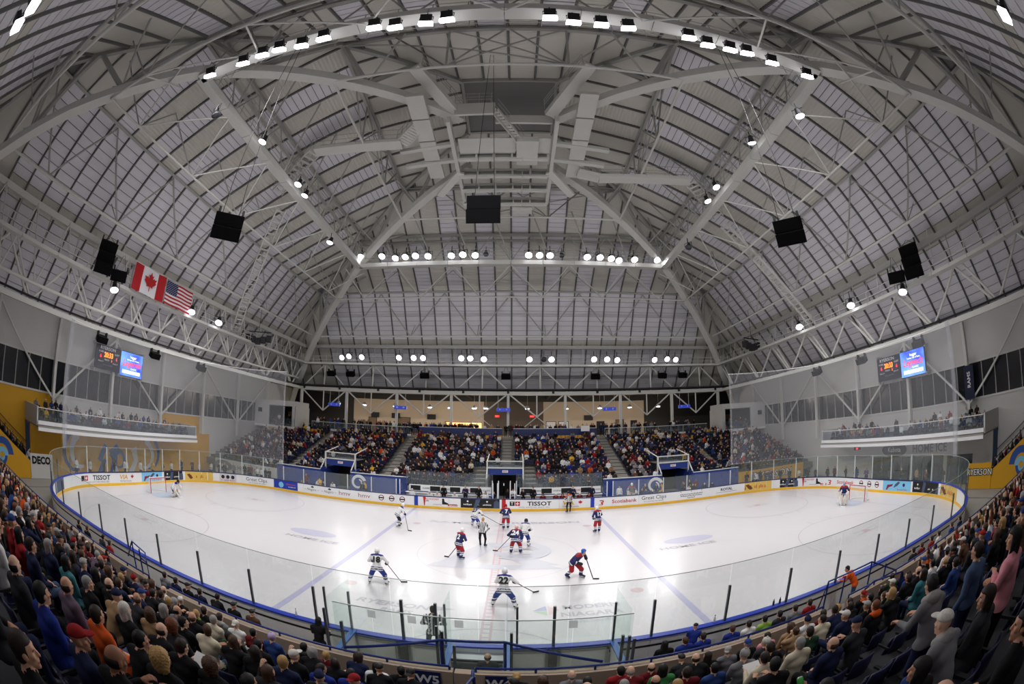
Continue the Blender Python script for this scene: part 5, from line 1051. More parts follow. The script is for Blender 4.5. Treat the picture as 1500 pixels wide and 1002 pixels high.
def body(J, bulk=1., h=.026, fingers=True, sleeves=True, glove=False, skirt=0., fine_head=True):
    """J holds joints: pel, chest, neck, head, shL/R, elL/R, haL/R, hipL/R, knL/R, anL/R, toL/R, yaw, pitch"""
    A = {k: np.array(v, float) for k, v in J.items() if k not in ('yaw', 'pitch')}
    fore = TOP if sleeves else SKIN; b = bulk
    fwd = np.array((0, 1, 0)); pr = [cap(A['hipL'], A['hipR'], .108*b, .108*b, TOP if glove else LEG), cap(A['pel'], lerp(A['pel'], A['chest'], .5), .135*b, .135*b, TOP), cap(lerp(A['pel'], A['chest'], .4), A['chest'], .14*b, .135*b, TOP)]
    x = (A['shR']-A['shL'])/np.linalg.norm(A['shR']-A['shL'])
    pr += [cap(A['chest']-x*.08, A['chest']+x*.08, .118*b, .118*b, TOP), cap(lerp(A['shL'], A['shR'], .08), lerp(A['shL'], A['shR'], .92), .075*b, .075*b, TOP), cap(A['neck'], A['head']-np.array((0, .01, .06)), .056, .054, SKIN),
           cap(lerp(A['neck'], A['shL'], .15), lerp(A['neck'], A['shL'], .8), .058*b, .06*b, TOP), cap(lerp(A['neck'], A['shR'], .15), lerp(A['neck'], A['shR'], .8), .058*b, .06*b, TOP)]
    for s in 'LR':
        w = lerp(A['el'+s], A['ha'+s], .93); pr += [cap(A['sh'+s], A['el'+s], .066*b, .053*b, TOP), cap(A['el'+s], w, .053*b, .041*b, fore)]
        if glove: d = (A['ha'+s]-A['el'+s]); d /= np.linalg.norm(d); pr += [cap(w-d*.09, A['ha'+s]+d*.05, .074, .076, GLOVE)]
        elif not fingers: pr += [cap(A['ha'+s], A['ha'+s]+(A['ha'+s]-A['el'+s])*.25, .035, .03, SKIN)]
        pr += [cap(A['hip'+s], A['kn'+s], (.112 if glove else .092)*b, (.088 if glove else .066)*b, LEG), cap(A['kn'+s], A['an'+s], (.082 if glove else .062)*b, (.068 if glove else .048)*b, SOCK if glove else LEG), cap(A['an'+s]+np.array((0, 0, -.02)), A['to'+s], .052, .042, SHOE), cap(A['an'+s], A['an'+s]+(A['to'+s]-A['an'+s])*-.25+np.array((0, 0, -.04)), .048, .044, SHOE)]
    if not fine_head: pr += [ell(A['head'], (.078, .097, .115), SKIN)]
    V, F, L = grow(pr, h, .035)
    if not glove:                            # the hem of the top covers the hips
        hem = A['pel'][2]-.05; L[(L == LEG) & (V[:, 2] > hem) & (V[:, 1] < .17)] = TOP; L[(L == TOP) & (V[:, 2] < hem) & (np.abs(V[:, 0]) < .24)] = LEG
    parts = [(V, F, L)]
    if fine_head:
        R = rotm(J.get('yaw', 0), J.get('pitch', 0)); parts.append((HEAD[0] @ R.T + A['head'], HEAD[1], HEAD[2]))
    if fingers and not glove:
        for s, sg in (('L', 1), ('R', -1)):
            d = A['ha'+s]-A['el'+s]; d /= np.linalg.norm(d); up = np.array((0, -.35, 1.)); xx = np.cross(d, up); xx /= np.linalg.norm(xx); zz = np.cross(xx, d)
            R = np.stack([xx*sg*-1 if sg > 0 else xx, d, zz], 1); Fh = HAND[1] if sg < 0 else HAND[1][:, ::-1]
            parts.append((HAND[0] @ R.T + A['ha'+s], Fh, HAND[2]))
    return parts, A
def join(parts):
    V = []; F = []; L = []; n = 0
    for v, f, l in parts: V.append(v); F.append(f+n); L.append(l); n += len(v)
    return np.concatenate(V), np.concatenate(F), np.concatenate(L)
def np_mesh(name, V, F, fl=None, smooth=True):
    me = bpy.data.meshes.new(name); nv, nf = len(V), len(F); me.vertices.add(nv); me.vertices.foreach_set('co', np.ascontiguousarray(V, dtype=np.float32).ravel())
    me.loops.add(nf*4); me.loops.foreach_set('vertex_index', np.ascontiguousarray(F, dtype=np.int32).ravel()); me.polygons.add(nf)
    me.polygons.foreach_set('loop_start', np.arange(0, nf*4, 4, dtype=np.int32))
    if fl is not None: me.polygons.foreach_set('material_index', fl.astype(np.int32))
    if smooth: me.polygons.foreach_set('use_smooth', np.ones(nf, dtype=bool))
    me.update(calc_edges=True); me.validate(); return me
def face_lab(F, L):
    q = L[F]; return np.where(q[:, 1] == q[:, 2], q[:, 1], q[:, 0])
def person_mesh(name, J, **kw):
    parts, A = body(J, **kw); V, F, L = join(parts); return np_mesh(name, V, F, face_lab(F, L)), A, (V, F, L)
# ---- poses (person faces +y, stands or sits at the origin)
def sit(lean=.0, hands='lap', yaw=0., pitch=0., spread=.12, slump=0.):
    J = dict(pel=(0, 0, .52), chest=(0, .02+lean*.9, .9-lean*.2-slump), neck=(0, .03+lean*1.25, 1.1-lean*.3-slump), head=(0, .07+lean*1.5, 1.235-lean*.4-slump), hipL=(-.1, .03, .5), hipR=(.1, .03, .5), knL=(-spread, .45, .52), knR=(spread, .45, .52),
             anL=(-spread, .44, .1), anR=(spread, .46, .1), toL=(-spread-.02, .6, .04), toR=(spread+.02, .62, .04), yaw=yaw, pitch=pitch)
    sy, sz = .02+lean*1.1, 1.03-lean*.26-slump
    J['shL'] = (-.19, sy, sz); J['shR'] = (.19, sy, sz)
    if hands == 'lap': e = [(-.25, sy+.04, .76-lean*.1), (.25, sy+.04, .76-lean*.1)]; w = [(-.09, .27+lean*.4, .63), (.09, .29+lean*.4, .63)]
    elif hands == 'cross': e = [(-.25, sy+.1, .78), (.25, sy+.1, .78)]; w = [(.02, sy+.26, .86), (-.02, sy+.24, .83)]
    elif hands == 'chin': e = [(-.2, sy+.22, .72), (.25, sy+.06, .76)]; w = [(-.07, sy+.2, 1.0-lean*.3), (.08, .3, .64)]
    elif hands == 'up': e = [(-.26, sy+.12, .92), (.25, sy+.04, .76)]; w = [(-.2, sy+.2, 1.17), (.09, .29, .63)]
    elif hands == 'face': e = [(-.2, sy+.22, .86), (.2, sy+.22, .86)]; w = [(-.05, sy+.2, 1.1-lean*.3), (.05, sy+.2, 1.1-lean*.3)]
    elif hands == 'hold': e = [(-.24, sy+.08, .78), (.24, sy+.08, .78)]; w = [(-.12, sy+.34, .84), (.12, sy+.34, .84)]
    J['elL'], J['elR'] = e; J['haL'], J['haR'] = w; return J
def stand(lean=0., hands='down', yaw=0., pitch=0., step=0.):
    J = dict(pel=(0, 0, .98), chest=(0, .02+lean*.4, 1.33-lean*.08), neck=(0, .02+lean*.6, 1.5-lean*.12), head=(0, .055+lean*.75, 1.645-lean*.2), hipL=(-.1, 0, .93), hipR=(.1, 0, .93), knL=(-.11, .03+step*.5, .5), knR=(.11, .03-step*.3, .5),
             anL=(-.12, step, .1), anR=(.12, -step, .1), toL=(-.14, .17+step, .04), toR=(.14, .17-step, .04), yaw=yaw, pitch=pitch, shL=(-.19, .0+lean*.52, 1.43-lean*.1), shR=(.19, .0+lean*.52, 1.43-lean*.1))
    sy = lean*.52
    if hands == 'down': J.update(elL=(-.25, sy-.02, 1.14), elR=(.25, sy-.02, 1.14), haL=(-.26, sy+.09, .9), haR=(.26, sy+.09, .9))
    elif hands == 'cross': J.update(elL=(-.26, sy+.1, 1.16), elR=(.26, sy+.1, 1.16), haL=(.02, sy+.24, 1.24), haR=(-.02, sy+.23, 1.2))
    elif hands == 'rail': J.update(elL=(-.24, sy+.12, 1.16), elR=(.24, sy+.12, 1.16), haL=(-.18, sy+.36, 1.12), haR=(.18, sy+.36, 1.12))
    elif hands == 'pocket': J.update(elL=(-.27, sy-.05, 1.15), elR=(.27, sy-.05, 1.15), haL=(-.19, sy+.08, .95), haR=(.19, sy+.08, .95))
    return J
POSES = {}
for nm, J, kw in (('lap', sit(), {}), ('lapL', sit(yaw=.5), {}), ('lapR', sit(yaw=-.5, slump=.03), {}), ('lean', sit(.18, pitch=-.1), {}), ('leanL', sit(.2, yaw=.35), {}), ('cross', sit(.02, 'cross'), {}), ('crossR', sit(.0, 'cross', -.4), {}), ('chin', sit(.12, 'chin', -.15), {}),
                  ('up', sit(.03, 'up', -.3), {}), ('face', sit(.1, 'face', .1), {}), ('hold', sit(.05, 'hold', -.2, -.25), {}), ('wide', sit(-.03, 'lap', .2, spread=.2), dict(bulk=1.13)), ('wideL', sit(.05, 'cross', .6, spread=.18), dict(bulk=1.12)),
                  ('stand', stand(), {}), ('standX', stand(0, 'cross', .3), {}), ('standR', stand(.2, 'rail', -.2, -.2), {}), ('standP', stand(0, 'pocket', -.4), {}), ('bend', stand(.55, 'rail', .3, -.3), {})):
    me, A, _ = person_mesh('person_'+nm, J, **kw); POSES[nm] = (me, J)
print('poses', {k: len(v[0].polygons) for k, v in list(POSES.items())[:2]})
# ---- hair and headgear (in head coordinates)
def cut(prims, k, h, keep, noise=0.):
    def fn(P):
        d = field(prims, P, k)
        if noise: d = d+noise*np.sin(P[..., 0]*130)*np.sin(P[..., 1]*120+1)*np.sin(P[..., 2]*140+2)
        return np.maximum(d, keep(P))
    lo = np.min([np.minimum(p[1]-np.max(p[3]), p[2]-np.max(p[4])) if p[0] == 'c' else p[1]-p[2] for p in prims], 0)-h*2-noise; hi = np.max([np.maximum(p[1]+np.max(p[3]), p[2]+np.max(p[4])) if p[0] == 'c' else p[1]+p[2] for p in prims], 0)+h*2+noise
    return snets(fn, lo, hi, h)
facecut = lambda P: np.minimum(P[..., 1]-.028, .062-P[..., 2])        # nothing in front of the face below the hairline
nofall = lambda P: np.maximum(facecut(P), -.075-P[..., 2])
HAIR = {}
def addh(n, V, F): HAIR[n] = np_mesh(n, V, F)
addh('short', *cut([ell((0, -.016, .035), (.083, .103, .106), 0), ell((0, -.05, -.03), (.066, .06, .06), 0)], .02, .011, nofall, .002))
addh('long', *cut([ell((0, -.016, .035), (.088, .108, .11), 0), ell((0, -.06, -.08), (.085, .06, .14), 0), cap((-.07, .0, -.02), (-.075, .01, -.17), .03, .03, 0), cap((.07, .0, -.02), (.075, .01, -.17), .03, .03, 0)], .03, .012, facecut, .003))
addh('curly', *cut([ell((0, -.02, .03), (.105, .12, .118), 0), ell((0, -.05, -.05), (.105, .08, .11), 0)], .03, .0105, facecut, .012))
addh('bun', *cut([ell((0, -.016, .035), (.083, .103, .106), 0), ell((0, -.12, .07), (.04, .04, .04), 0), ell((0, -.05, -.03), (.066, .06, .06), 0)], .02, .011, nofall, .002))
addh('fringe', *cut([ell((0, -.02, .0), (.083, .1, .075), 0)], .02, .011, lambda P: np.maximum(np.maximum(P[..., 1]+.0, P[..., 2]-.045), -.075-P[..., 2])))
addh('cap', *cut([ell((0, -.012, .062), (.087, .106, .085), 0), ell((0, .11, .07), (.066, .085, .013), 0)], .012, .01, lambda P: .048-P[..., 2]))
addh('capback', *cut([ell((0, -.012, .062), (.087, .106, .085), 0), ell((0, -.12, .06), (.06, .07, .013), 0)], .012, .01, lambda P: .045-P[..., 2]))
addh('knit', *cut([ell((0, -.014, .05), (.09, .108, .1), 0), ell((0, -.01, .155), (.026, .026, .024), 0)], .012, .011, lambda P: np.maximum(.012-P[..., 2], facecut(P+np.array((0, 0, .02)))), .002))
addh('helmet', *cut([ell((0, -.008, .045), (.104, .125, .112), 0), ell((-.09, -.01, -.03), (.02, .05, .05), 0), ell((.09, -.01, -.03), (.02, .05, .05), 0)], .03, .012, lambda P: np.maximum(np.minimum(P[..., 1]-.05, .06-P[..., 2]), -.07-P[..., 2])))
addh('mask', *cut([ell((0, .0, .02), (.112, .135, .14), 0), ell((0, .1, -.05), (.06, .05, .07), 0)], .03, .012, lambda P: -.11-P[..., 2]))
addh('hood', *cut([ell((0, -.1, -.13), (.13, .08, .09), 0), cap((-.1, -.03, -.15), (.1, -.03, -.15), .05, .05, 0)], .05, .014, lambda P: P[..., 1]-.03))
addh('collar', *cut([cap((-.05, -.02, -.125), (.05, -.02, -.125), .06, .06, 0)], .03, .012, lambda P: -.15-P[..., 2]))
HAIRNAME = {'short': 'hair', 'long': 'hair', 'curly': 'hair', 'bun': 'hair', 'fringe': 'hair', 'cap': 'cap', 'capback': 'cap', 'knit': 'knit_hat', 'helmet': 'helmet', 'mask': 'goalie_mask', 'hood': 'hood', 'collar': 'collar'}
# ---- materials of people
CL = {'black': (24, 24, 27), 'charcoal': (48, 48, 52), 'navy': (28, 36, 66), 'blue': (42, 66, 122), 'royal blue': (34, 52, 134), 'denim blue': (70, 88, 120), 'grey': (120, 120, 124), 'light grey': (170, 170, 172), 'white': (226, 226, 226), 'cream': (206, 196, 172), 'tan': (160, 130, 96),
      'brown': (84, 60, 44), 'dark green': (40, 70, 50), 'green': (60, 130, 70), 'red': (146, 32, 36), 'dark red': (104, 24, 32), 'orange': (206, 84, 30), 'yellow': (214, 170, 50), 'purple': (86, 60, 110), 'pink': (212, 140, 150), 'mauve': (104, 88, 104), 'teal': (60, 120, 126), 'lime green': (140, 178, 76), 'lilac': (190, 170, 214)}
def cloth(c): return mat('cloth_'+c.replace(' ', '_'), CL[c], .85, .2, noise=.12, nscale=14)
HC = {'black': (20, 17, 16), 'dark brown': (42, 30, 24), 'brown': (78, 54, 38), 'fair': (176, 140, 86), 'grey': (150, 148, 146), 'white': (206, 202, 194), 'auburn': (110, 60, 34)}
def hairm(c): return mat('hair_'+c.replace(' ', '_'), HC[c], .6, .4, noise=.3, nscale=40)
SK = [mat('skin_%d' % i, c, .55, .35) for i, c in enumerate(((222, 178, 152), (206, 158, 130), (190, 140, 112), (150, 104, 80), (108, 74, 56)))]
EYE, LIPM, SHOEM = mat('eye_dark', (30, 24, 22), .3), mat('lip', (170, 104, 96), .5), mat('shoe', (34, 32, 32), .5)
def hmat(c): return hairm(c) if c in HC else cloth(c)
def headM(J): return Matrix.Translation(J['head']) @ Matrix.Rotation(J.get('yaw', 0), 4, 'Z') @ Matrix.Rotation(J.get('pitch', 0), 4, 'X')
USED = {}
def spectator(loc, rz, pose, top, legs, hat, hatc, label, group, skin=0, scale=1., extra=None, extrac=None):
    me, J = POSES[pose]; o = link('person', me, None, Matrix.Translation(loc) @ Matrix.Rotation(rz, 4, 'Z') @ Matrix.Diagonal((scale, scale, scale, 1)), [SK[skin], cloth(top), cloth(legs), SHOEM, EYE, LIPM])
    tag(o, label, 'person', group)
    for h, c in ((hat, hatc), (extra, extrac)):
        if h: link(HAIRNAME[h], HAIR[h], o, headM(J), hmat(c))
    return o
# ================================================================== SEATS
SEATM, SEATF = mat('navy_seat_plastic', (30, 36, 66), .4), mat('seat_frame', (30, 30, 33), .5)
def curved(w, h, d, n=8, t=.03):
    v = []; f = []
    for side in (0, t):
        for j in range(4):
            z = h*j/3
            for i in range(n+1): u = -1+2*i/n; v.append((w/2*u*(1-.06*(j == 3)), -d*(1-u*u)-side-.05*j/3, z-.03*u*u*(j == 3)))
    m = (n+1)*4
    for j in range(3):
        for i in range(n): a = j*(n+1)+i; f += [(a, a+1, a+n+2, a+n+1), (m+a, m+a+n+1, m+a+n+2, m+a+1)]
    for i in range(n): f += [(i, m+i, m+i+1, i+1), (3*(n+1)+i, 3*(n+1)+i+1, m+3*(n+1)+i+1, m+3*(n+1)+i)]
    for j in range(3): f += [(j*(n+1), (j+1)*(n+1), m+(j+1)*(n+1), m+j*(n+1)), (j*(n+1)+n, m+j*(n+1)+n, m+(j+1)*(n+1)+n, (j+1)*(n+1)+n)]
    return mesh('seat_back', v, f, True)
BACKM = curved(.48, .46, .06); PANM = curved(.44, .4, .05)
def seat(x, k, folded, label):
    t = thing('stadium_seat', (x, row_y(k)-.2, row_z(k)), label, 'seat', 'navy seats of the near stand'); o = Vector((x, row_y(k)-.2, row_z(k)))
    link('backrest', BACKM, t, Matrix.Translation(o+Vector((0, -.2, .38))), SEATM)
    if folded: link('seat_pan', PANM, t, Matrix.Translation(o+Vector((0, -.06, .36))) @ Matrix.Rotation(.12, 4, 'X'), SEATM)
    else: link('seat_pan', PANM, t, Matrix.Translation(o+Vector((0, -.2, .36))) @ Matrix.Rotation(-PI/2+.08, 4, 'X') @ Matrix.Diagonal((1, -1, 1, 1)), SEATM)
    box('seat_post', o+Vector((0, -.18, .19)), (.07, .08, .38), SEATF, t)
    for s in (-1, 1): box('armrest', o+Vector((s*.265, -.08, .56)), (.04, .3, .04), SEATF, t)
# ================================================================== SPECTATORS OF THE NEAR STAND
def cfloor(k): return row_z(k)
PICK = [(0, -21.17, 'lap', 'cream', 'black', 'long', 'fair', 'coat', '', 0), (0, -15.34, 'lap', 'charcoal', 'black', 'short', 'dark brown', 'jacket', '', 1), (0, -9.23, 'lap', 'grey', 'black', 'short', 'brown', 'jacket', '', 0), (0, -8.7, 'lap', 'brown', 'black', 'curly', 'brown', 'coat', '', 0), (0, -8.15, 'lap', 'white', 'navy', 'fringe', 'brown', 'hockey jersey', 'num9', 0),
 (0, -7.43, 'lapL', 'black', 'black', 'cap', 'white', 'coat', '', 0), (0, -6.5, 'lap', 'black', 'black', 'short', 'dark brown', 'coat', '', 0), (0, -5.95, 'lap', 'grey', 'navy', 'bun', 'dark brown', 'hooded top', 'hood', 0), (0, -5.42, 'lap', 'white', 'navy', 'capback', 'white', 'hockey jersey', '', 0), (0, -4.9, 'lap', 'dark red', 'black', 'short', 'black', 'hockey jersey', '', 1), (0, -4.35, 'lap', 'blue', 'navy', 'knit', 'lilac', 'coat', '', 0),
 (0, -3.5, 'lap', 'black', 'navy', 'short', 'black', 'jacket', 'hood', 1), (0, -2.96, 'lap', 'dark red', 'navy', 'short', 'fair', 'hockey jersey', 'KATE', 0), (0, 1.02, 'lap', 'black', 'black', 'bun', 'fair', 'coat', '', 0), (0, 1.55, 'lap', 'charcoal', 'black', 'short', 'dark brown', 'jacket', '', 1), (0, 2.1, 'lap', 'grey', 'navy', 'fringe', 'grey', 'jacket', '', 0), (0, 3.07, 'wide', 'red', 'black', 'short', 'black', 'hockey jersey', '', 1),
 (0, 4.5, 'lean', 'charcoal', 'black', 'cap', 'black', 'jacket', '', 0), (0, 5.02, 'lapL', 'black', 'black', 'long', 'dark brown', 'coat', '', 0), (0, 5.53, 'lapR', 'grey', 'black', 'capback', 'grey', 'jacket', '', 0), (0, 6.05, 'lap', 'black', 'navy', 'capback', 'blue', 'jacket', '', 0), (0, 6.6, 'lap', 'pink', 'black', 'short', 'dark brown', 'top', '', 0), (0, 7.3, 'lap', 'tan', 'black', 'curly', 'brown', 'coat', '', 0), (0, 7.85, 'lap', 'white', 'black', 'knit', 'navy', 'hockey jersey', '', 0), (0, 8.4, 'lap', 'dark red', 'black', 'long', 'dark brown', 'hockey jersey', 'DEANS', 0),
 (0, 8.95, 'lap', 'orange', 'navy', 'curly', 'fair', 'jacket', '', 0), (0, 9.45, 'lap', 'navy', 'navy', 'short', 'dark brown', 'coat', '', 0), (0, 10.0, 'wide', 'black', 'black', 'capback', 'red', 'jacket', 'ohood', 1), (1, -11.19, 'lap', 'dark red', 'black', 'short', 'dark brown', 'jacket', '', 1), (1, -5.95, 'lap', 'black', 'black', 'bun', 'fair', 'coat', 'lime', 0), (1, -5.38, 'lap', 'cream', 'tan', 'short', 'grey', 'coat', '', 0), (1, -1.5, 'lean', 'black', 'black', 'cap', 'black', 'jacket', '', 1), (1, -.95, 'lean', 'black', 'black', 'capback', 'black', 'jacket', '', 1),
 (1, 2.25, 'lap', 'black', 'black', 'short', 'black', 'jacket', '', 1), (1, 3.1, 'lean', 'dark red', 'black', 'fringe', 'grey', 'jacket', '', 0), (1, 3.65, 'lap', 'green', 'navy', 'long', 'black', 'striped sweater', 'stripes', 0), (1, 4.4, 'lean', 'black', 'black', 'fringe', 'dark brown', 'jacket', '', 0), (1, 6.84, 'face', 'tan', 'black', 'bun', 'brown', 'coat', '', 0), (1, 11.16, 'lapL', 'blue', 'navy', 'short', 'dark brown', 'shirt', '', 0),
 (2, -4.21, 'lap', 'dark green', 'black', 'short', 'black', 'sweater', '', 1), (2, -2.75, 'up', 'black', 'black', 'cap', 'white', 'jacket', '', 0), (2, -2.2, 'lapR', 'royal blue', 'navy', 'short', 'dark brown', 'hockey jersey', '', 1), (2, -1.65, 'lap', 'royal blue', 'navy', 'short', 'black', 'hockey jersey', '', 1), (2, 2.67, 'lap', 'grey', 'black', 'short', 'grey', 'jacket', '', 0), (2, 3.75, 'lap', 'dark red', 'black', 'short', 'dark brown', 'coat', '', 1), (2, 5.42, 'lap', 'black', 'black', 'short', 'dark brown', 'jacket', '', 1), (2, 6.39, 'lap', 'dark green', 'black', 'short', 'dark brown', 'coat', '', 0), (2, 7.4, 'wide', 'navy', 'navy', 'cap', 'white', 'jacket', '', 1), (2, 8.84, 'lap', 'green', 'black', 'short', 'brown', 'jacket', '', 0), (2, 11.16, 'lap', 'white', 'navy', 'short', 'black', 'hockey jersey', '', 1),
 (3, -11.57, 'lap', 'red', 'black', 'short', 'dark brown', 'jacket', '', 0), (3, -6.75, 'cross', 'navy', 'black', 'short', 'brown', 'jacket', '', 0), (3, -6.2, 'lean', 'navy', 'black', 'cap', 'blue', 'coat', '', 0), (3, 4.75, 'hold', 'cream', 'black', 'short', 'dark brown', 'coat', 'paper', 0), (3, 5.4, 'lap', 'cream', 'black', 'short', 'grey', 'coat', '', 0), (3, 7.4, 'lap', 'black', 'black', 'short', 'auburn', 'jacket', 'ohood', 1), (3, 8.12, 'face', 'black', 'black', 'long', 'fair', 'coat', '', 0), (3, 9.25, 'lap', 'teal', 'navy', 'long', 'dark brown', 'top', '', 1),
 (4, -4.49, 'lapL', 'tan', 'black', 'curly', 'brown', 'coat', '', 0), (4, -3.9, 'lap', 'charcoal', 'black', 'curly', 'auburn', 'coat', '', 0), (4, -2.11, 'up', 'charcoal', 'black', 'long', 'brown', 'top', '', 0), (4, 5.31, 'wide', 'navy', 'black', 'fringe', 'brown', 'coat', '', 0), (4, 9.36, 'lapR', 'blue', 'navy', 'short', 'dark brown', 'shirt', '', 0), (5, -5.98, 'lap', 'teal', 'black', 'long', 'black', 'top', '', 3), (5, -4.6, 'lean', 'tan', 'black', 'cap', 'navy', 'coat', '', 0), (5, -4.0, 'lap', 'black', 'black', 'long', 'white', 'coat', '', 0), (5, -3.44, 'lean', 'black', 'black', 'fringe', 'dark brown', 'jacket', '', 0),
 (5, -2.85, 'hold', 'black', 'black', 'short', 'dark brown', 'jacket', 'paper', 0), (5, -2.3, 'lap', 'black', 'black', 'curly', 'brown', 'jacket', '', 0), (5, -1.75, 'lap', 'black', 'black', 'short', 'black', 'suit', 'collar', 1), (6, 5.3, 'standR', 'grey', 'navy', 'short', 'black', 'hooded sweatshirt', 'hood', 1), (6, -4.15, 'wide', 'mauve', 'black', 'fringe', 'dark brown', 'jacket', '', 1), (6, -3.34, 'wide', 'orange', 'denim blue', 'short', 'dark brown', 'jacket', '', 1), (6, -2.75, 'chin', 'black', 'black', 'short', 'black', 'jacket', '', 1), (6, -2.17, 'lap', 'black', 'black', 'curly', 'fair', 'top', '', 0), (6, 3.6, 'up', 'black', 'black', 'short', 'black', 'jacket', 'can', 2), (6, 6.45, 'stand', 'denim blue', 'navy', 'short', 'dark brown', 'denim jacket', '', 1),
 (7, -3.16, 'lap', 'royal blue', 'black', 'short', 'black', 'jacket', '', 1), (7, 3.8, 'lapL', 'black', 'black', 'long', 'black', 'coat', '', 2), (7, 4.55, 'lean', 'grey', 'blue', 'cap', 'white', 'hooded sweatshirt', 'hood', 0), (7, 5.7, 'standX', 'pink', 'black', 'long', 'black', 'cardigan', '', 1), (7, 5.12, 'lapL', 'charcoal', 'black', 'long', 'dark brown', 'coat', '', 1), (7, 7.6, 'standP', 'black', 'black', 'short', 'black', 'jacket', '', 1), (8, -1.6, 'lapR', 'black', 'black', 'short', 'dark brown', 'coat', '', 1), (8, 3.1, 'lean', 'brown', 'black', 'fringe', 'grey', 'coat', '', 0), (8, 3.95, 'lapL', 'black', 'black', 'short', 'black', 'coat', '', 2)]
def in_view(p, m=40):
    v = (Vector(p)-CAM); D = v.length; v /= D; a, b, c = v.dot(CR), v.dot(CU), v.dot(CF_); th = math.acos(max(-1, min(1, c))); q = math.hypot(a, b)+1e-9; R = 2*FPX*math.sin(th/2)
    x, y = 750+R*a/q, 501-R*b/q; return (-m < x < 1500+m and -m < y < 1002+m), D
hatword = lambda h, c: {'short': f'short {c} hair', 'long': f'long {c} hair', 'curly': f'curly {c} hair', 'bun': f'{c} hair in a bun', 'fringe': f'balding {c} hair', 'cap': f'{c} cap', 'capback': f'{c} backward cap', 'knit': f'{c} knit hat'}[h]
poseword = {'lean': 'leaning forward', 'leanL': 'leaning forward', 'chin': 'hand at chin', 'up': 'one hand raised', 'face': 'hands at the face', 'hold': 'holding something', 'cross': 'arms folded', 'crossR': 'arms folded', 'wideL': 'arms folded', 'stand': 'standing', 'standX': 'standing', 'standR': 'standing bent forward', 'standP': 'standing'}
def where(k, x):
    n = max(1, int(round((abs(x)-.45)/.55))); return f'{ORD[k]} row above the tan wall, {ORD[min(n, 79)-1]} seat {"left" if x < 0 else "right"} of the centre stair'
fill = []
for k in range(9):
    x = -34.0
    while x < 34:
        x += .555
        if abs(x+.15) < .75: continue
        if any(p[0] == k and abs(p[1]-x) < .5 for p in PICK): continue
        if k == 0 and (-10.8 < x < -9.1 or 9.4-.3 < x < 11): continue
        if rng.random() > (.86 if not (3.2 < x < 9.5 and k >= 3) else .07): continue
        ok, D = in_view((x, row_y(k)-.1, row_z(k)+1.2))
        if not ok or D < 2.0: continue
        if k == 8 and -2.5 < x < 6: continue
        fill.append((D, k, x+rng.uniform(-.03, .03)))
fill.sort(); NFILL = 134
PALT = ['black']*20+['charcoal']*6+['navy']*6+['grey']*2+['brown']*2+['dark red', 'red', 'white', 'blue', 'dark green', 'tan', 'mauve', 'cream']
PALH = ['short']*7+['long']*4+['fringe']*2+['curly', 'bun', 'cap', 'cap', 'capback', 'knit']; PALHC = ['dark brown']*5+['black']*4+['brown']*4+['grey']*2+['fair']*2+['auburn']
PALC = ['black', 'navy', 'white', 'blue', 'grey', 'red']; PALP = ['lap']*4+['lapL', 'lapR', 'lean', 'leanL', 'cross', 'crossR', 'chin', 'wide', 'wide', 'wideL', 'face', 'hold']
GARM = ['jacket', 'coat', 'sweater', 'top', 'hooded top']
ALLS = [(k, x, *r) for (k, x, *r) in PICK]
for D, k, x in fill[:NFILL]:
    h = PALH[rng.integers(len(PALH))]; ALLS.append((k, x, PALP[rng.integers(len(PALP))], PALT[rng.integers(len(PALT))], ['black', 'navy', 'denim blue'][rng.integers(3)], h, (PALC if h in ('cap', 'capback', 'knit') else PALHC)[rng.integers(6 if h in ('cap', 'capback', 'knit') else len(PALHC))], GARM[rng.integers(5)], '', int(rng.choice([0, 0, 0, 1, 1, 2, 3]))))
ALLS.sort(key=lambda a: (a[0], a[1] > 0, abs(a[1]))); RANK = {}
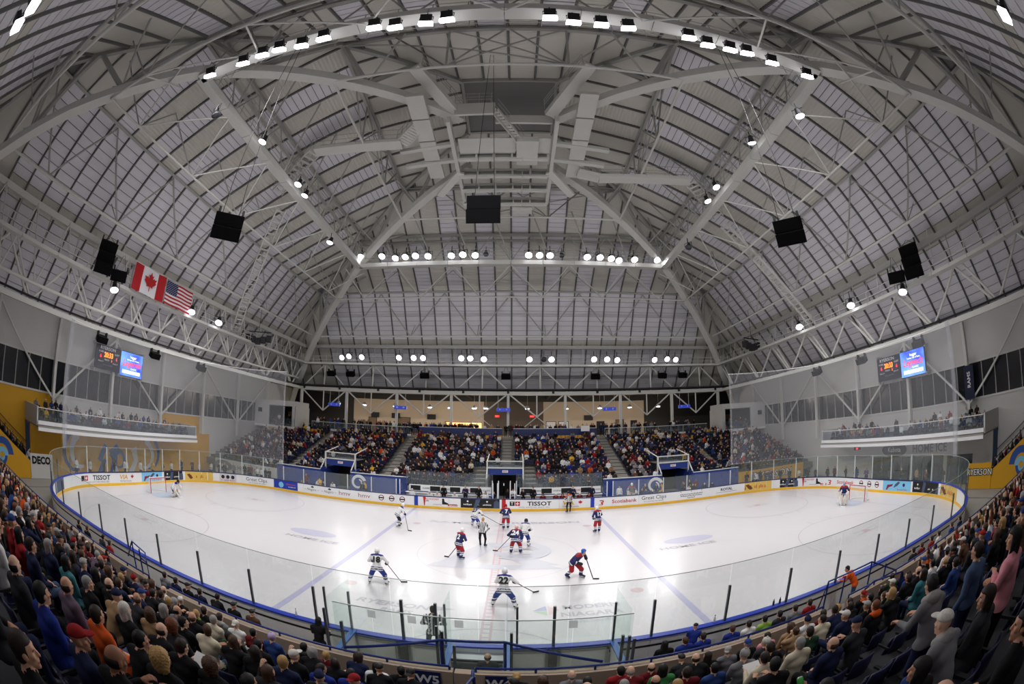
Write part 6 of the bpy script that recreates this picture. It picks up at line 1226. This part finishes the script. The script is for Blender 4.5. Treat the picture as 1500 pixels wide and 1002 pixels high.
for (k, x, pose, top, legs, hat, hc, garm, extra, skin) in ALLS:
    rk = RANK[(k, x < 0)] = RANK.get((k, x < 0), 0)+1
    wh = f'{ORD[k]} row, {ORD[rk-1]} {"left" if x < 0 else "right"} of centre stair'
    lab = f'person in {top} {garm}, {hatword(hat, hc)}' + (', ' + poseword[pose] if pose in poseword else '') + ', ' + wh
    if len(lab.split()) > 16: lab = f'person, {top} {garm}, {hatword(hat, hc)}, {wh}'
    if len(lab.split()) > 16: lab = f'person, {top} {garm}, {hatword(hat, hc)}, {ORD[k]} row, {ORD[rk-1]} {"left" if x < 0 else "right"} of stair'
    if len(lab.split()) > 16: lab = f'person, {top} {garm.split()[-1]}, {hc} {HAIRNAME[hat].split("_")[-1]}, {ORD[k]} row, {ORD[rk-1]} {"left" if x < 0 else "right"} of stair'
    ex = {'hood': ('hood', top), 'ohood': ('hood', 'orange'), 'collar': ('collar', 'white'), 'lime': ('collar', 'lime green')}.get(extra, (None, None))
    st = pose.startswith('stand'); sc = .95+.09*rng.random() if not st else 1.0
    o = spectator((x, row_y(k)-.18, row_z(k)), rng.uniform(-.12, .12)-x*.012, pose, top, legs, hat, hc, lab, 'spectators in the near stand', skin, sc, *ex)
    if extra in ('num9', 'KATE', 'DEANS'):
        letters('jersey_print', {'num9': '9', 'KATE': 'KATE', 'DEANS': 'DEANS'}[extra], fr((1, 0, 0), (0, 0, 1), (0, -1, 0), (0, -.185, .86 if extra == 'num9' else .98)), .26 if extra == 'num9' else .13, INK if extra == 'num9' else SIGNW, o, .04)
    if extra == 'stripes':
        for i in range(5): b = MB(); v, f = loft([[((.155-.004*i)*math.cos(a), (.15)*math.sin(a)-.01, z) for a in np.linspace(PI, 2*PI, 12)] for z in (.62+.09*i, .655+.09*i)], False, False); link('stripe', mesh('stripe', [(p[0]*1.25, p[1]*1.12-.01, p[2]) for p in v], f, True), o, Matrix.Identity(4), SIGNW)
    if extra == 'paper':
        t = link('paper_sheet', mesh('paper_sheet', [(-.16, -.13, 0), (.16, -.13, .0), (.16, .0, .02), (.16, .13, .0), (-.16, .13, 0), (-.16, 0, .02)], [(0, 1, 2, 5), (5, 2, 3, 4)], True), None, Matrix.Translation((x, row_y(k)-.18+.42, row_z(k)+.83)) @ Matrix.Rotation(.7, 4, 'X'), mat('paper', (236, 236, 236), .8)); tag(t, f'white sheet of paper held by the person in the {top} {garm} in the {ORD[k]} row', 'paper', 'paper sheets')
    if extra == 'can':
        t = thing('drink_can', (x-.2, row_y(k)+.06, row_z(k)+1.2), 'green drink can raised by a dark haired person in the near stand', 'can'); v, f = rings_z([(.025, 0), (.033, .01), (.033, .11), (.026, .125)], 12); link('can_body', mesh('can_body', v, f, True), t, Matrix.Translation((x-.2, row_y(k)+.08, row_z(k)+1.2)) @ Matrix.Rotation(-.6, 4, 'X'), mat('can_green', (90, 190, 90), .3, metal=.5)); v, f = rings_z([(.026, .126), (.022, .13)], 12); link('can_top', mesh('can_top', v, f), t, Matrix.Translation((x-.2, row_y(k)+.08, row_z(k)+1.2)) @ Matrix.Rotation(-.6, 4, 'X'), ALU)
# rinkside row in front of the wall
plat = thing('floor', (0, -14.4, .15), 'low concrete step of the rinkside row', None, None, 'structure'); span('floor_slab', (-30, -15.0, 0), (-4.2, -13.5, .3), CONC, plat); span('floor_slab', (4.3, -15.0, 0), (30, -13.5, .3), CONC, plat)
RS = [(-17.1, 'lap', 'black', 'short', 'dark brown'), (-16.2, 'lap', 'black', 'short', 'brown'), (-15.1, 'lean', 'charcoal', 'short', 'black'), (-14.1, 'lap', 'red', 'short', 'dark brown'), (-10.3, 'lap', 'grey', 'short', 'dark brown'), (-9.7, 'lap', 'navy', 'short', 'black'), (-9.1, 'crossR', 'black', 'cap', 'black'), (-8.5, 'lap', 'navy', 'short', 'dark brown'), (-7.92, 'lean', 'black', 'short', 'black'), (-7.05, 'lap', 'black', 'cap', 'black'), (-6.3, 'wide', 'brown', 'cap', 'black'),
      (4.75, 'lap', 'black', 'long', 'black'), (5.3, 'wide', 'royal blue', 'short', 'brown'), (5.85, 'lap', 'royal blue', 'short', 'dark brown'), (6.75, 'lap', 'royal blue', 'short', 'brown'), (7.3, 'lap', 'white', 'short', 'dark brown'), (7.85, 'lap', 'lime green', 'short', 'black'), (8.4, 'lap', 'charcoal', 'short', 'black'), (9.0, 'lap', 'grey', 'short', 'dark brown'), (9.6, 'lap', 'red', 'short', 'dark brown'), (15.6, 'lap', 'charcoal', 'short', 'black'), (16.3, 'lap', 'dark red', 'short', 'brown'), (17.2, 'lap', 'red', 'short', 'dark brown'), (17.9, 'lap', 'white', 'short', 'black'), (19.3, 'lap', 'blue', 'short', 'brown'), (20.3, 'lap', 'navy', 'short', 'black')]
for i, (x, pose, top, hat, hc) in enumerate(RS):
    o = spectator((x, -14.45, .3), rng.uniform(-.1, .1), pose, top, 'denim blue' if i % 2 else 'black', hat, hc, f'person in {top} top, {hatword(hat, hc)}, {ORD[i]} from left in the rinkside row', 'rinkside row', i % 2, 1.0)
    t = thing('bench_seat', (x, -14.6, .3), f'rinkside seat under the {ORD[i]} person from the left in front of the tan wall', 'seat', 'rinkside seats'); box('seat_pan', (x, -14.5, .68), (.5, .44, .05), SEATM, t); box('seat_post', (x, -14.6, .48), (.08, .08, .36), SEATF, t); box('backrest', (x, -14.78, .95), (.5, .04, .4), SEATM, t)
    if x == 7.3: letters('jersey_print', '17', fr((1, 0, 0), (0, 0, 1), (0, -1, 0), (0, -.185, .86)), .28, INK, o, .04)
    if x in (5.3,): letters('jersey_print', '10', fr((1, 0, 0), (0, 0, 1), (0, -1, 0), (0, -.19, .86)), .26, SIGNW, o, .04)
spectator((5.75, -14.0, .3), -.5, 'standR', 'royal blue', 'navy', 'cap', 'black', 'child in a blue top and black cap standing at the near boards', 'rinkside row', 0, .82)
spectator((-4.35, -14.0, 0), .1, 'standR', 'black', 'black', 'long', 'black', 'person in a dark coat with long hair standing at the left penalty box', 'rinkside row', 1, 1.0)
spectator((12.3, -13.95, .3), .5, 'bend', 'orange', 'denim blue', 'short', 'dark brown', 'person in an orange jacket leaning on the boards by the right gate', 'rinkside row', 0, .95)
for i, (x, y) in enumerate(((9.15, -12.98), (9.42, -12.98), (-5.6, -12.98), (6.9, -12.98))):
    t = thing('drink_bottle', (x, y, 1.11), f'{("small dark bottle", "second small dark bottle", "clear bottle", "white cup like bottle")[i]} standing on the blue cap of the near boards', 'bottle', 'bottles on the boards'); v, f = rings_z([(.035, 0), (.038, .02), (.038, .14), (.015, .19), (.015, .24)], 10); link('bottle_body', mesh('bottle_body', v, f, True), t, Matrix.Translation((x, y, 1.11)), INK if i < 2 else SIGNW); v, f = rings_z([(.018, .24), (.018, .265)], 10); link('bottle_top', mesh('bottle_top', v, f), t, Matrix.Translation((x, y, 1.11)), SIGNW if i < 2 else BLUE)
# seats that show: empty ones on the right and those around the nearest people
SEATS = []; taken = {(p[0], round(p[1], 2)) for p in ALLS}
for k in range(8, -1, -1):
    x = -8.0
    while x < 12:
        x += .555
        if abs(x+.15) < .75: continue
        near_p = [p for p in ALLS if p[0] == k and abs(p[1]-x) < .4]
        ok, D = in_view((x, row_y(k)-.3, row_z(k)+.7), 20)
        if not ok or D < 1.6 or D > 9.5: continue
        if near_p and near_p[0][2].startswith('stand'): near_p = []
        if not near_p and any(p[0] == k and abs(p[1]-x) < .53 for p in ALLS): continue
        SEATS.append((k, near_p[0][1] if near_p else x, not near_p, near_p[0][3] if near_p else ''))

SEATS = sorted(set(SEATS), key=lambda a: (a[0], a[1] > 0, abs(a[1]))); RANK = {}; ns = len(SEATS)
for k, x, empty, top in SEATS:
    rk = RANK[(k, x < 0)] = RANK.get((k, x < 0), 0)+1
    seat(x, k, empty, f'{"empty navy folding seat" if empty else "navy seat under person in " + top}, {ORD[k]} row, {ORD[rk-1]} seat {"left" if x < 0 else "right"} of centre stair')
print('individuals', len(ALLS), 'fill', len(fill), 'seats', ns)
# ================================================================== THE REST OF THE CROWD (past counting one by one)
def low(J, h=.062):
    parts, A = body(J, h=h, fingers=False, fine_head=False); V, F, L = join(parts); hd = np.array(J['head']); q = V-hd
    L[(L == SKIN) & (np.linalg.norm(q, axis=1) < .16) & ((q[:, 2] > .05) | (q[:, 1] < -.02))] = DARK
    return V, F, L
LOWP = [low(sit(hands=h, yaw=y, lean=l)) for h, y, l in (('lap', 0, 0), ('lap', .3, .12), ('cross', -.3, 0), ('lap', -.2, .2))]; LOWS = [low(stand(hands=h)) for h in ('down', 'cross')]
CV = []; CF = []; CC = []; nv = 0
PALF = ['black']*34+['charcoal']*12+['navy']*14+['grey']*4+['brown']*5+['white']*8+['red']*2+['dark red']*5+['blue']*3+['dark green', 'tan', 'tan', 'royal blue', 'cream', 'yellow', 'light grey', 'light grey', 'purple', 'orange']
lin = lambda c: s2l([v/255 for v in c])
def crowd(x, y, z, rz, standing=False):
    global nv
    V, F, L = (LOWS if standing else LOWP)[rng.integers(2 if standing else 4)]; s = rng.uniform(.92, 1.05); c, d = math.cos(rz), math.sin(rz)
    P = np.stack([(V[:, 0]*c-V[:, 1]*d)*s+x, (V[:, 0]*d+V[:, 1]*c)*s+y, V[:, 2]*s+z], 1); C_ = np.ones((len(V), 4))
    tab = {SKIN: lin(((222, 178, 152), (206, 158, 130), (190, 140, 112), (130, 90, 70))[rng.integers(4)]), TOP: lin(CL[PALF[rng.integers(len(PALF))]]), LEG: lin(CL[('black', 'navy', 'denim blue', 'charcoal')[rng.integers(4)]]), SHOE: lin((30, 30, 32)), DARK: lin(HC[PALHC[rng.integers(len(PALHC))]])}
    if rng.random() < .12: tab[DARK] = lin(CL[('white', 'navy', 'black', 'red')[rng.integers(4)]])
    for k, v in tab.items(): C_[L == k, :3] = v
    CV.append(P); CF.append(F+nv); CC.append(C_); nv += len(V)
for D, k, x in fill[NFILL:]: crowd(x, row_y(k)-.18, row_z(k), 0)
seatv = MB()
def far_seat(x, y, z, mi): seatv.box((x-.22, y+.2, z+.42), (x+.22, y+.24, z+.82), mi); seatv.box((x-.22, y-.18, z+.38), (x+.22, y+.2, z+.43), mi)
for k in range(NROW):
    x = -33.8
    while x < 33.8:
        x += .53
        if any(abs(x-a) < .75 for a in AISLE) or (abs(x) < (.8 if k >= 5 else 3.3 if k > 0 else 3.6)): continue
        if k < 5 and any(abs(x-v) < VW+.35 for v in VOM): continue
        occ = rng.random() < (.84 if abs(x) < 24 else .74) - (.25 if (k > 11) else 0)
        yel = k >= 11 and (int(x/3.1+k) % 3 == 0); far_seat(x, fy(k)+.12, fz(k), 1 if yel else 0)
        if occ: crowd(x+rng.uniform(-.05, .05), fy(k)+.05, fz(k), PI+rng.uniform(-.3, .3)+x*.01)
for i in range(150): crowd(rng.uniform(-27, 27), 30.85+.5*rng.random()+(.7 if i % 3 == 0 else 0), 6.2, PI+rng.uniform(-.6, .6), True)
for s in (-1, 1):
    for (xx, zz) in ((33.0, 4.06), (33.9, 4.25), (34.8, 4.6)):
        for j in range(32):
            y = -9.9+.62*j
            if rng.random() < (.75 if zz < 4.5 else .5): crowd(s*(xx+.1), y, zz, -PI/2 if s < 0 else PI/2)
    for k in range(8):
        for j in range(4):
            if rng.random() < .85: crowd(s*(33.6+.62*j), -11.4-.85*k, .9+.5*k, .5*s)
    for j in range(10): crowd(s*(29.2+.9*j), 29.6, 6.2, PI, j % 2 == 0)
    for j in range(9): crowd(s*(32.6+rng.uniform(-.4, .6)), -6+1.6*j, 0, rng.uniform(0, 6), True)
    for j in range(14): crowd(s*(25+.6*j), 15.1+rng.uniform(-.4, .4)-(0 if j < 6 else .9*(j-6)), 0, PI, True)
for i in range(26): crowd(rng.choice([-1, 1])*rng.uniform(9.8, 21), 15.1+rng.uniform(-.5, .5), 0, PI, rng.random() < .5)
for x in (-.9, .3, .8): crowd(x, 15+x, 0, PI, True)
cm = np_mesh('crowd', np.concatenate(CV), np.concatenate(CF)); ca = cm.attributes.new('Col', 'FLOAT_COLOR', 'POINT'); ca.data.foreach_set('color', np.concatenate(CC).astype(np.float32).ravel())
m = mat('crowd_cloth', (128, 128, 128), .85, .2); at_ = m.node_tree.nodes.new('ShaderNodeAttribute'); at_.attribute_name = 'Col'; m.node_tree.links.new(at_.outputs['Color'], m.node_tree.nodes['Principled BSDF'].inputs['Base Color'])
tag(link('crowd', cm, None, None, m), 'dense seated crowd filling the far stand, corners, balconies and concourse', 'crowd', None, 'stuff')
tag(link('seat_rows', seatv.me('seat_rows'), None, None, [SEATM, mat('yellow_seat_plastic', (214, 160, 40), .4)]), 'rows of navy and yellow seats in the far stand, mostly taken', 'seats', None, 'stuff')
print('crowd', len(CV), 'faces', len(cm.polygons))
# ================================================================== PLAYERS AND OFFICIALS
JW, JN, JR = cloth('white'), mat('jersey_navy', (38, 44, 96), .8, noise=.1, nscale=12), mat('jersey_red', (164, 34, 42), .8, noise=.1, nscale=12)
JB, PB = mat('jersey_blue', (36, 52, 122), .8), mat('pants_blue', (34, 58, 140), .8)
GLV, SKATE = mat('glove_dark', (26, 30, 36), .7), mat('skate_black', (22, 22, 24), .4)
def skater_J(stance=.3, lean=.15, stag=0., hl=(-.15, .38, 1.0), hr=(.22, .36, .95), crouch=.1, yaw=0., pitch=-.1, dirn=0.):
    pz = .98-crouch; J = dict(pel=(0, -.05, pz), chest=(0, lean*.75, pz+.37-lean*.12), neck=(0, lean*1.1+.02, pz+.54-lean*.25), head=(0, lean*1.3+.07, pz+.68-lean*.32), hipL=(-.11, -.05, pz-.03), hipR=(.11, -.05, pz-.03))
    sy, sz = lean*1.0, pz+.47-lean*.2
    J.update(shL=(-.21, sy, sz), shR=(.21, sy, sz), haL=hl, haR=hr)
    for s, h, sg in (('L', hl, -1), ('R', hr, 1)):
        a = np.array(J['sh'+s]); b = np.array(h); m = (a+b)/2; d = np.linalg.norm(b-a); k = math.sqrt(max(.02, .3**2-(d/2)**2)); J['el'+s] = tuple(m+np.array((sg*k*.8, -k*.5, -k*.3)))
    for s, sg in (('L', -1), ('R', 1)):
        ax, ay = sg*stance, stag*sg*-1; J['an'+s] = (ax, ay, .15); J['to'+s] = (ax+sg*.05, ay+.2, .09); J['kn'+s] = (sg*(stance*.5+.1), (ay-.05)/2+.02+crouch*.9, pz*.53)
    J['yaw'], J['pitch'] = yaw, pitch; return J
def player(name, pos, rz, J, kit, label, number=None, hat='helmet', hatc=None, group='skaters', h=.022, stick=None, skin=0, bulk=1.18, cat='person', blade=(.35, .8), scale=1.0):
    parts, A = body(J, bulk=bulk, h=h, glove=kit.get('glove', True), fingers=kit.get('glove', True) is False); V, F, L = parts[0]
    up = A['neck']-A['pel']; t = (V-A['pel']) @ up/(up @ up)
    if kit.get('yoke'): L[(L == TOP) & (t > .9)] = YOKE
    if kit.get('stripe') and not kit.get('vert'):
        L[(L == LEG) & (V[:, 2] > J['pel'][2]-.13)] = TOP; L[(L == TOP) & (((t > -.2) & (t < -.12)) | ((t > -.04) & (t < .02)))] = STRIPE
    if kit.get('vert'): L[(L == TOP) & (np.mod(V[:, 0]*11+50, 1) < .5)] = STRIPE
    z = V[:, 2]; L[(L == SOCK) & (z > .27) & (z < .33)] = SOCK2; L[(L == SOCK) & (z > .38) & (z < .43)] = SOCK2
    if kit.get('yoke') or kit.get('armband'):
        for s in 'LR':
            e = A['el'+s]; dd = np.linalg.norm(V-(e*.55+A['ha'+s]*.45), axis=1); L[(L == TOP) & (dd < .075)] = STRIPE
            if kit.get('armband'): dd = np.linalg.norm(V-(e*.4+A['sh'+s]*.6), axis=1); L[(L == TOP) & (dd < .1)] = YOKE
    parts[0] = (V, F, L); V, F, L = join(parts); fl = face_lab(F, L)
    o = link('person', np_mesh('person_'+name, V, F, fl), None, Matrix.Translation((*pos, 0) if len(pos) == 2 else pos) @ Matrix.Rotation(rz, 4, 'Z') @ Matrix.Diagonal((scale*1.07, scale*1.07, scale*1.07, 1)),
             [SK[skin], kit['top'], kit['pants'], kit.get('skate', SKATE), EYE, LIPM, kit.get('yoke') or kit['top'], kit.get('stripe') or kit['top'], kit['sock'], kit.get('sock2') or kit['sock'], kit.get('glovem', GLV)])
    tag(o, label, cat, group)
    link(HAIRNAME[hat], HAIR[hat], o, headM(J), hatc or SIGNW)
    ch = np.array(J['chest']); ud = Vector(up).normalized(); bk = Vector((0, -1, 0)); bk = (bk - ud*bk.dot(ud)).normalized(); rt = Vector((1, 0, 0))
    if number: letters('jersey_number', number, fr(rt, ud, rt.cross(ud), Vector(J['pel']).lerp(Vector(J['neck']), .56)+bk*.2*bulk/1.18), .36, kit['num'], o, .045)
    for s in 'LR':                            # skate blades
        if kit.get('blades', True): a, b = np.array(J['an'+s]), np.array(J['to'+s]); d = Vector((b[0]-a[0], b[1]-a[1], 0)).normalized(); c = Vector((a[0], a[1], 0))+d*.07; bar('skate_blade', c-d*.14+Vector((0, 0, .025)), c+d*.15+Vector((0, 0, .025)), .012, .05, ALU, o)
    if stick:
        M = o.matrix_basis; p0 = M @ Vector(J[stick[0]]); ix = Vector((*stick[1], .03)); d = (ix-p0).normalized(); top = p0-d*.22
        s = thing('hockey_stick', ix, 'dark hockey stick held by the player in ' + ' '.join(label.replace('person in ', '').replace(',', '').split()[:8]), 'hockey stick', 'hockey sticks')
        bar('shaft', top, ix+Vector((0, 0, .04)), .032, .032, mat('stick_dark', (40, 36, 40), .5) if kit['top'] is not None else INK, s)
        fl_ = Vector((d.x, d.y, 0)).normalized() if stick[2] is None else Vector((*stick[2], 0)).normalized(); bar('blade', ix, ix+fl_*.3, .03, .075, INK, s)
    return o
WHT = dict(top=JW, pants=PB, sock=JW, sock2=JN, yoke=JB, stripe=JN, num=INK); NVY = dict(top=JN, pants=JR, sock=JN, sock2=JW, yoke=JR, stripe=JW, num=SIGNW)
BLKP = dict(WHT, pants=mat('pants_black', (26, 28, 44), .8)); OFF = dict(top=mat('stripe_white', (226, 226, 226), .8), stripe=INK, vert=True, pants=cloth('black'), sock=cloth('black'), num=INK, glove=False)
RDH = cloth('red'); BLH = mat('helmet_blue', (40, 90, 180), .35); DKH = mat('helmet_dark', (24, 26, 40), .35)
player('defender', (-5.05, -6.36), .12, skater_J(.36, .12, 0, (-.12, .3, .98), (.36, .32, .92), .14), WHT, 'person in white jersey number 18, legs apart, skating near the left blue line', '18', stick=('haR', (-4.15, -5.75), (1, .3)))
player('defender', (.55, -7.83), -.1, skater_J(.42, .18, .06, (-.02, .36, .98), (.36, .34, 1.0), .16), WHT, 'person in white jersey number 22, wide stance, on the red line nearest the camera', '22', stick=('haR', (1.75, -6.2), (1, .5)))
player('centre', (1.02, .0), -.15, skater_J(.24, .2, -.05, (-.3, .32, .9), (.05, .36, .98), .14), NVY, 'person in navy jersey number 24 with red shoulders at the centre circle', '24', hatc=mat('helmet_pale', (232, 206, 204), .4), stick=('haL', (-.02, .42), (-1, .3)))
player('forward', (1.55, 1.6), -.3, skater_J(.22, .2, 0, (-.1, .38, .95), (.2, .36, .92), .12), dict(WHT, top=JW), 'person in white and blue jersey standing just behind number 24', None, hatc=DKH)
player('wing', (-2.03, -1.26), -.7, skater_J(.2, .14, .1, (-.2, .36, .9), (.12, .34, 1.0), .1), NVY, 'person in navy jersey number 12 with white helmet left of the centre circle', '12', stick=('haL', (-2.62, -1.2), (-1, .4)))
player('forward', (-1.95, 6.6), -.5, skater_J(.34, .32, .2, (.0, .5, .95), (.3, .5, .85), .2), WHT, 'person in white jersey number 27 with dark helmet skating hard toward the red line', '27', hatc=DKH, stick=('haR', (-.15, 7.4), (1, .3)))
player('wing', (.33, 6.15), .2, skater_J(.14, .05, 0, (-.15, .3, 1.05), (.15, .3, 1.02), .04), NVY, 'person in navy jersey with red helmet standing on the red line', '7', hatc=RDH)
player('forward', (-7.35, 5.4), -.9, skater_J(.2, .26, .16, (-.05, .42, .95), (.2, .44, .85), .14), BLKP, 'person in white jersey with dark pants skating over the far left blue line', None, stick=('haR', (-6.3, 4.2), (1, -.3)))
player('defender', (6.59, 4.5), .35, skater_J(.13, .04, 0, (-.2, .2, .95), (.15, .3, 1.02), .03), NVY, 'person in navy and red jersey with white helmet standing at the right blue line', '17')
player('wing', (3.76, -4.34), PI+.75, skater_J(.22, .34, .22, (-.3, .42, .98), (.2, .5, .85), .18), NVY, 'person in navy jersey and blue helmet leaning into a turn right of centre', None, hatc=BLH, stick=('haL', (4.62, -4.75), (1, -.2)))
player('linesman', (-.96, 1.32), -.2, skater_J(.14, .04, .04, (-.16, .28, 1.02), (.2, .2, .95), .03), OFF, 'person in striped shirt and black trousers standing at the centre circle', None, 'short', hairm('fair'), 'officials', bulk=1.0)
player('linesman', (5.54, 11.95), .3, skater_J(.12, .03, 0, (-.15, .28, 1.05), (.2, .2, .95), .02), dict(OFF, yoke=cloth('orange'), armband=True), 'person in striped shirt with orange armbands standing at the far boards', None, 'helmet', INK, 'officials', bulk=1.0)
player('referee', (-1.42, -12.15), .1, skater_J(.14, .04, 0, (-.1, .28, 1.05), (.12, .28, 1.05), .02), OFF, 'person in black and white stripes behind glass at the near boards', None, 'short', hairm('dark brown'), 'officials', bulk=1.0)
def goalie(pos, rz, J, kit, label, hc):
    o = player('goalie', pos, rz, J, kit, label, None, 'mask', hc, 'goalkeepers', bulk=1.3)
    pm = mat('pad_cream', (222, 216, 204), .7)
    for s, sg in (('L', -1), ('R', 1)):
        a, k = Vector(J['an'+s]), Vector(J['kn'+s]); v, f = loft([[(sg*.0+x*w, y, 0) for x, y in ((-1, -.06), (1, -.06), (1.05, .05), (.6, .1), (-.6, .1), (-1.05, .05))] for w in (.13, .15, .15, .14)])
        pts = [a+Vector((0, .1, -.1)), a.lerp(k, .4)+Vector((0, .1, 0)), k+Vector((0, .1, 0)), k+Vector((0, .04, .28))]; v = [Vector(p)+pts[i//6] for i, p in enumerate(v)]; link('leg_pad', mesh('leg_pad', v, f), o, None, pm)
    h = Vector(J['haR']); link('blocker', UBOX, o, Matrix.Translation(h+Vector((.02, .08, .02))) @ Matrix.Diagonal((.22, .07, .36, 1)), pm); h = Vector(J['haL']); v, f = rings_z([(.03, -.06), (.13, -.02), (.15, .04), (.1, .07)], 12); link('catching_glove', mesh('catching_glove', v, f, True), o, Matrix.Translation(h+Vector((0, .05, 0))) @ Matrix.Rotation(-PI/2, 4, 'X'), pm)
    M = o.matrix_basis; p = M @ Vector(J['haR']); q = M @ Vector((.02, .62, .03)); s = thing('goalie_stick', q, 'wide white goalkeeper stick of the ' + ('left goal' if pos[0] < -20 else 'right goal' if pos[0] > 20 else 'waiting far') + ' keeper', 'hockey stick', 'hockey sticks'); bar('shaft', p+Vector((0, 0, .5)), p, .03, .03, SIGNW, s); bar('paddle', p, q, .03, .09, SIGNW, s); bar('blade', q, M @ Vector((-.36, .66, .05)), .03, .1, SIGNW, s)
goalie((-25.51, .5), -PI/2+.15, skater_J(.3, .34, 0, (-.38, .4, .75), (.38, .4, .7), .3), dict(WHT, glovem=SIGNW), 'person in white goalkeeper kit crouched before the left goal', DKH)
goalie((25.44, 0.0), PI/2+.5, skater_J(.2, .1, 0, (-.38, .3, .9), (.36, .3, .85), .08), dict(NVY, pants=mat('pants_black', (26, 28, 44)), glovem=SIGNW), 'person in navy goalkeeper kit standing before the right goal', mat('mask_grey', (150, 150, 170), .4))
goalie((11.9, 15.0, .1), PI, skater_J(.18, .06, 0, (-.36, .3, .9), (.36, .3, .85), .04), dict(NVY, top=cloth('grey'), glovem=SIGNW), 'person in grey goalkeeper kit waiting behind the far boards right of the benches', cloth('white'))
# benches: coaches standing, players sitting, scorekeeper
for i, (x, top) in enumerate(((-5.5, 'black'), (-3.5, 'navy'), (-2.3, 'black'), (2.6, 'black'), (6.2, 'navy'), (7.95, 'navy'))): spectator((x, 14.35, .25), PI+.2*(-1)**i, ('stand', 'standX', 'standP')[i % 3], top, 'black', 'short', ('dark brown', 'grey', 'brown')[i % 3], f'person in {top} suit standing behind the {"left" if x < 0 else "right"} bench, {ORD[i if x < 0 else i-3]} of three', 'bench staff', i % 2, 1.0)
spectator((-1.65, 14.0, .25), PI, 'lap', 'white', 'black', 'long', 'dark brown', 'person in a white top sitting at the gate end of the left bench', 'bench staff', 0, 1.0); spectator((1.7, 14.0, .25), PI, 'standR', 'black', 'black', 'short', 'brown', 'person in dark jacket standing at the gate end of the right bench', 'bench staff', 0, .95)
for i, x in enumerate((-8.4, -6.7, -6.0, -4.4, 3.45, 4.6, 5.2, 6.75, 7.6)):
    l = x < 0; o = spectator((x, 14.05, .18), PI, 'lean' if i != 0 else 'wide', 'white' if l else 'dark red', 'navy', 'helmet', 'white' if l or i % 2 else 'black', f'person in {"white" if l else "dark red"} jersey on the {"left" if l else "right"} bench, {ORD[i if l else i-4]} from its left', 'bench players', 0, 1.0)
spectator((.32, -14.35, .15), 0, 'cross', 'charcoal', 'black', 'fringe', 'dark brown', 'person in dark jacket seated at the scorekeeper desk behind the glass', 'bench staff', 1, 1.05)
# puck-side oddments: white sign held up in the far stand
t = thing('placard', (9.9, 29.2, 6.9), 'small white placard held up at the top of the far stand', 'placard'); span('board', (9.2, 28.9, 6.95), (10.3, 28.93, 7.65), SIGNW, t); bar('handle', (9.75, 28.95, 6.3), (9.75, 28.95, 7.0), .04, .04, INK, t)
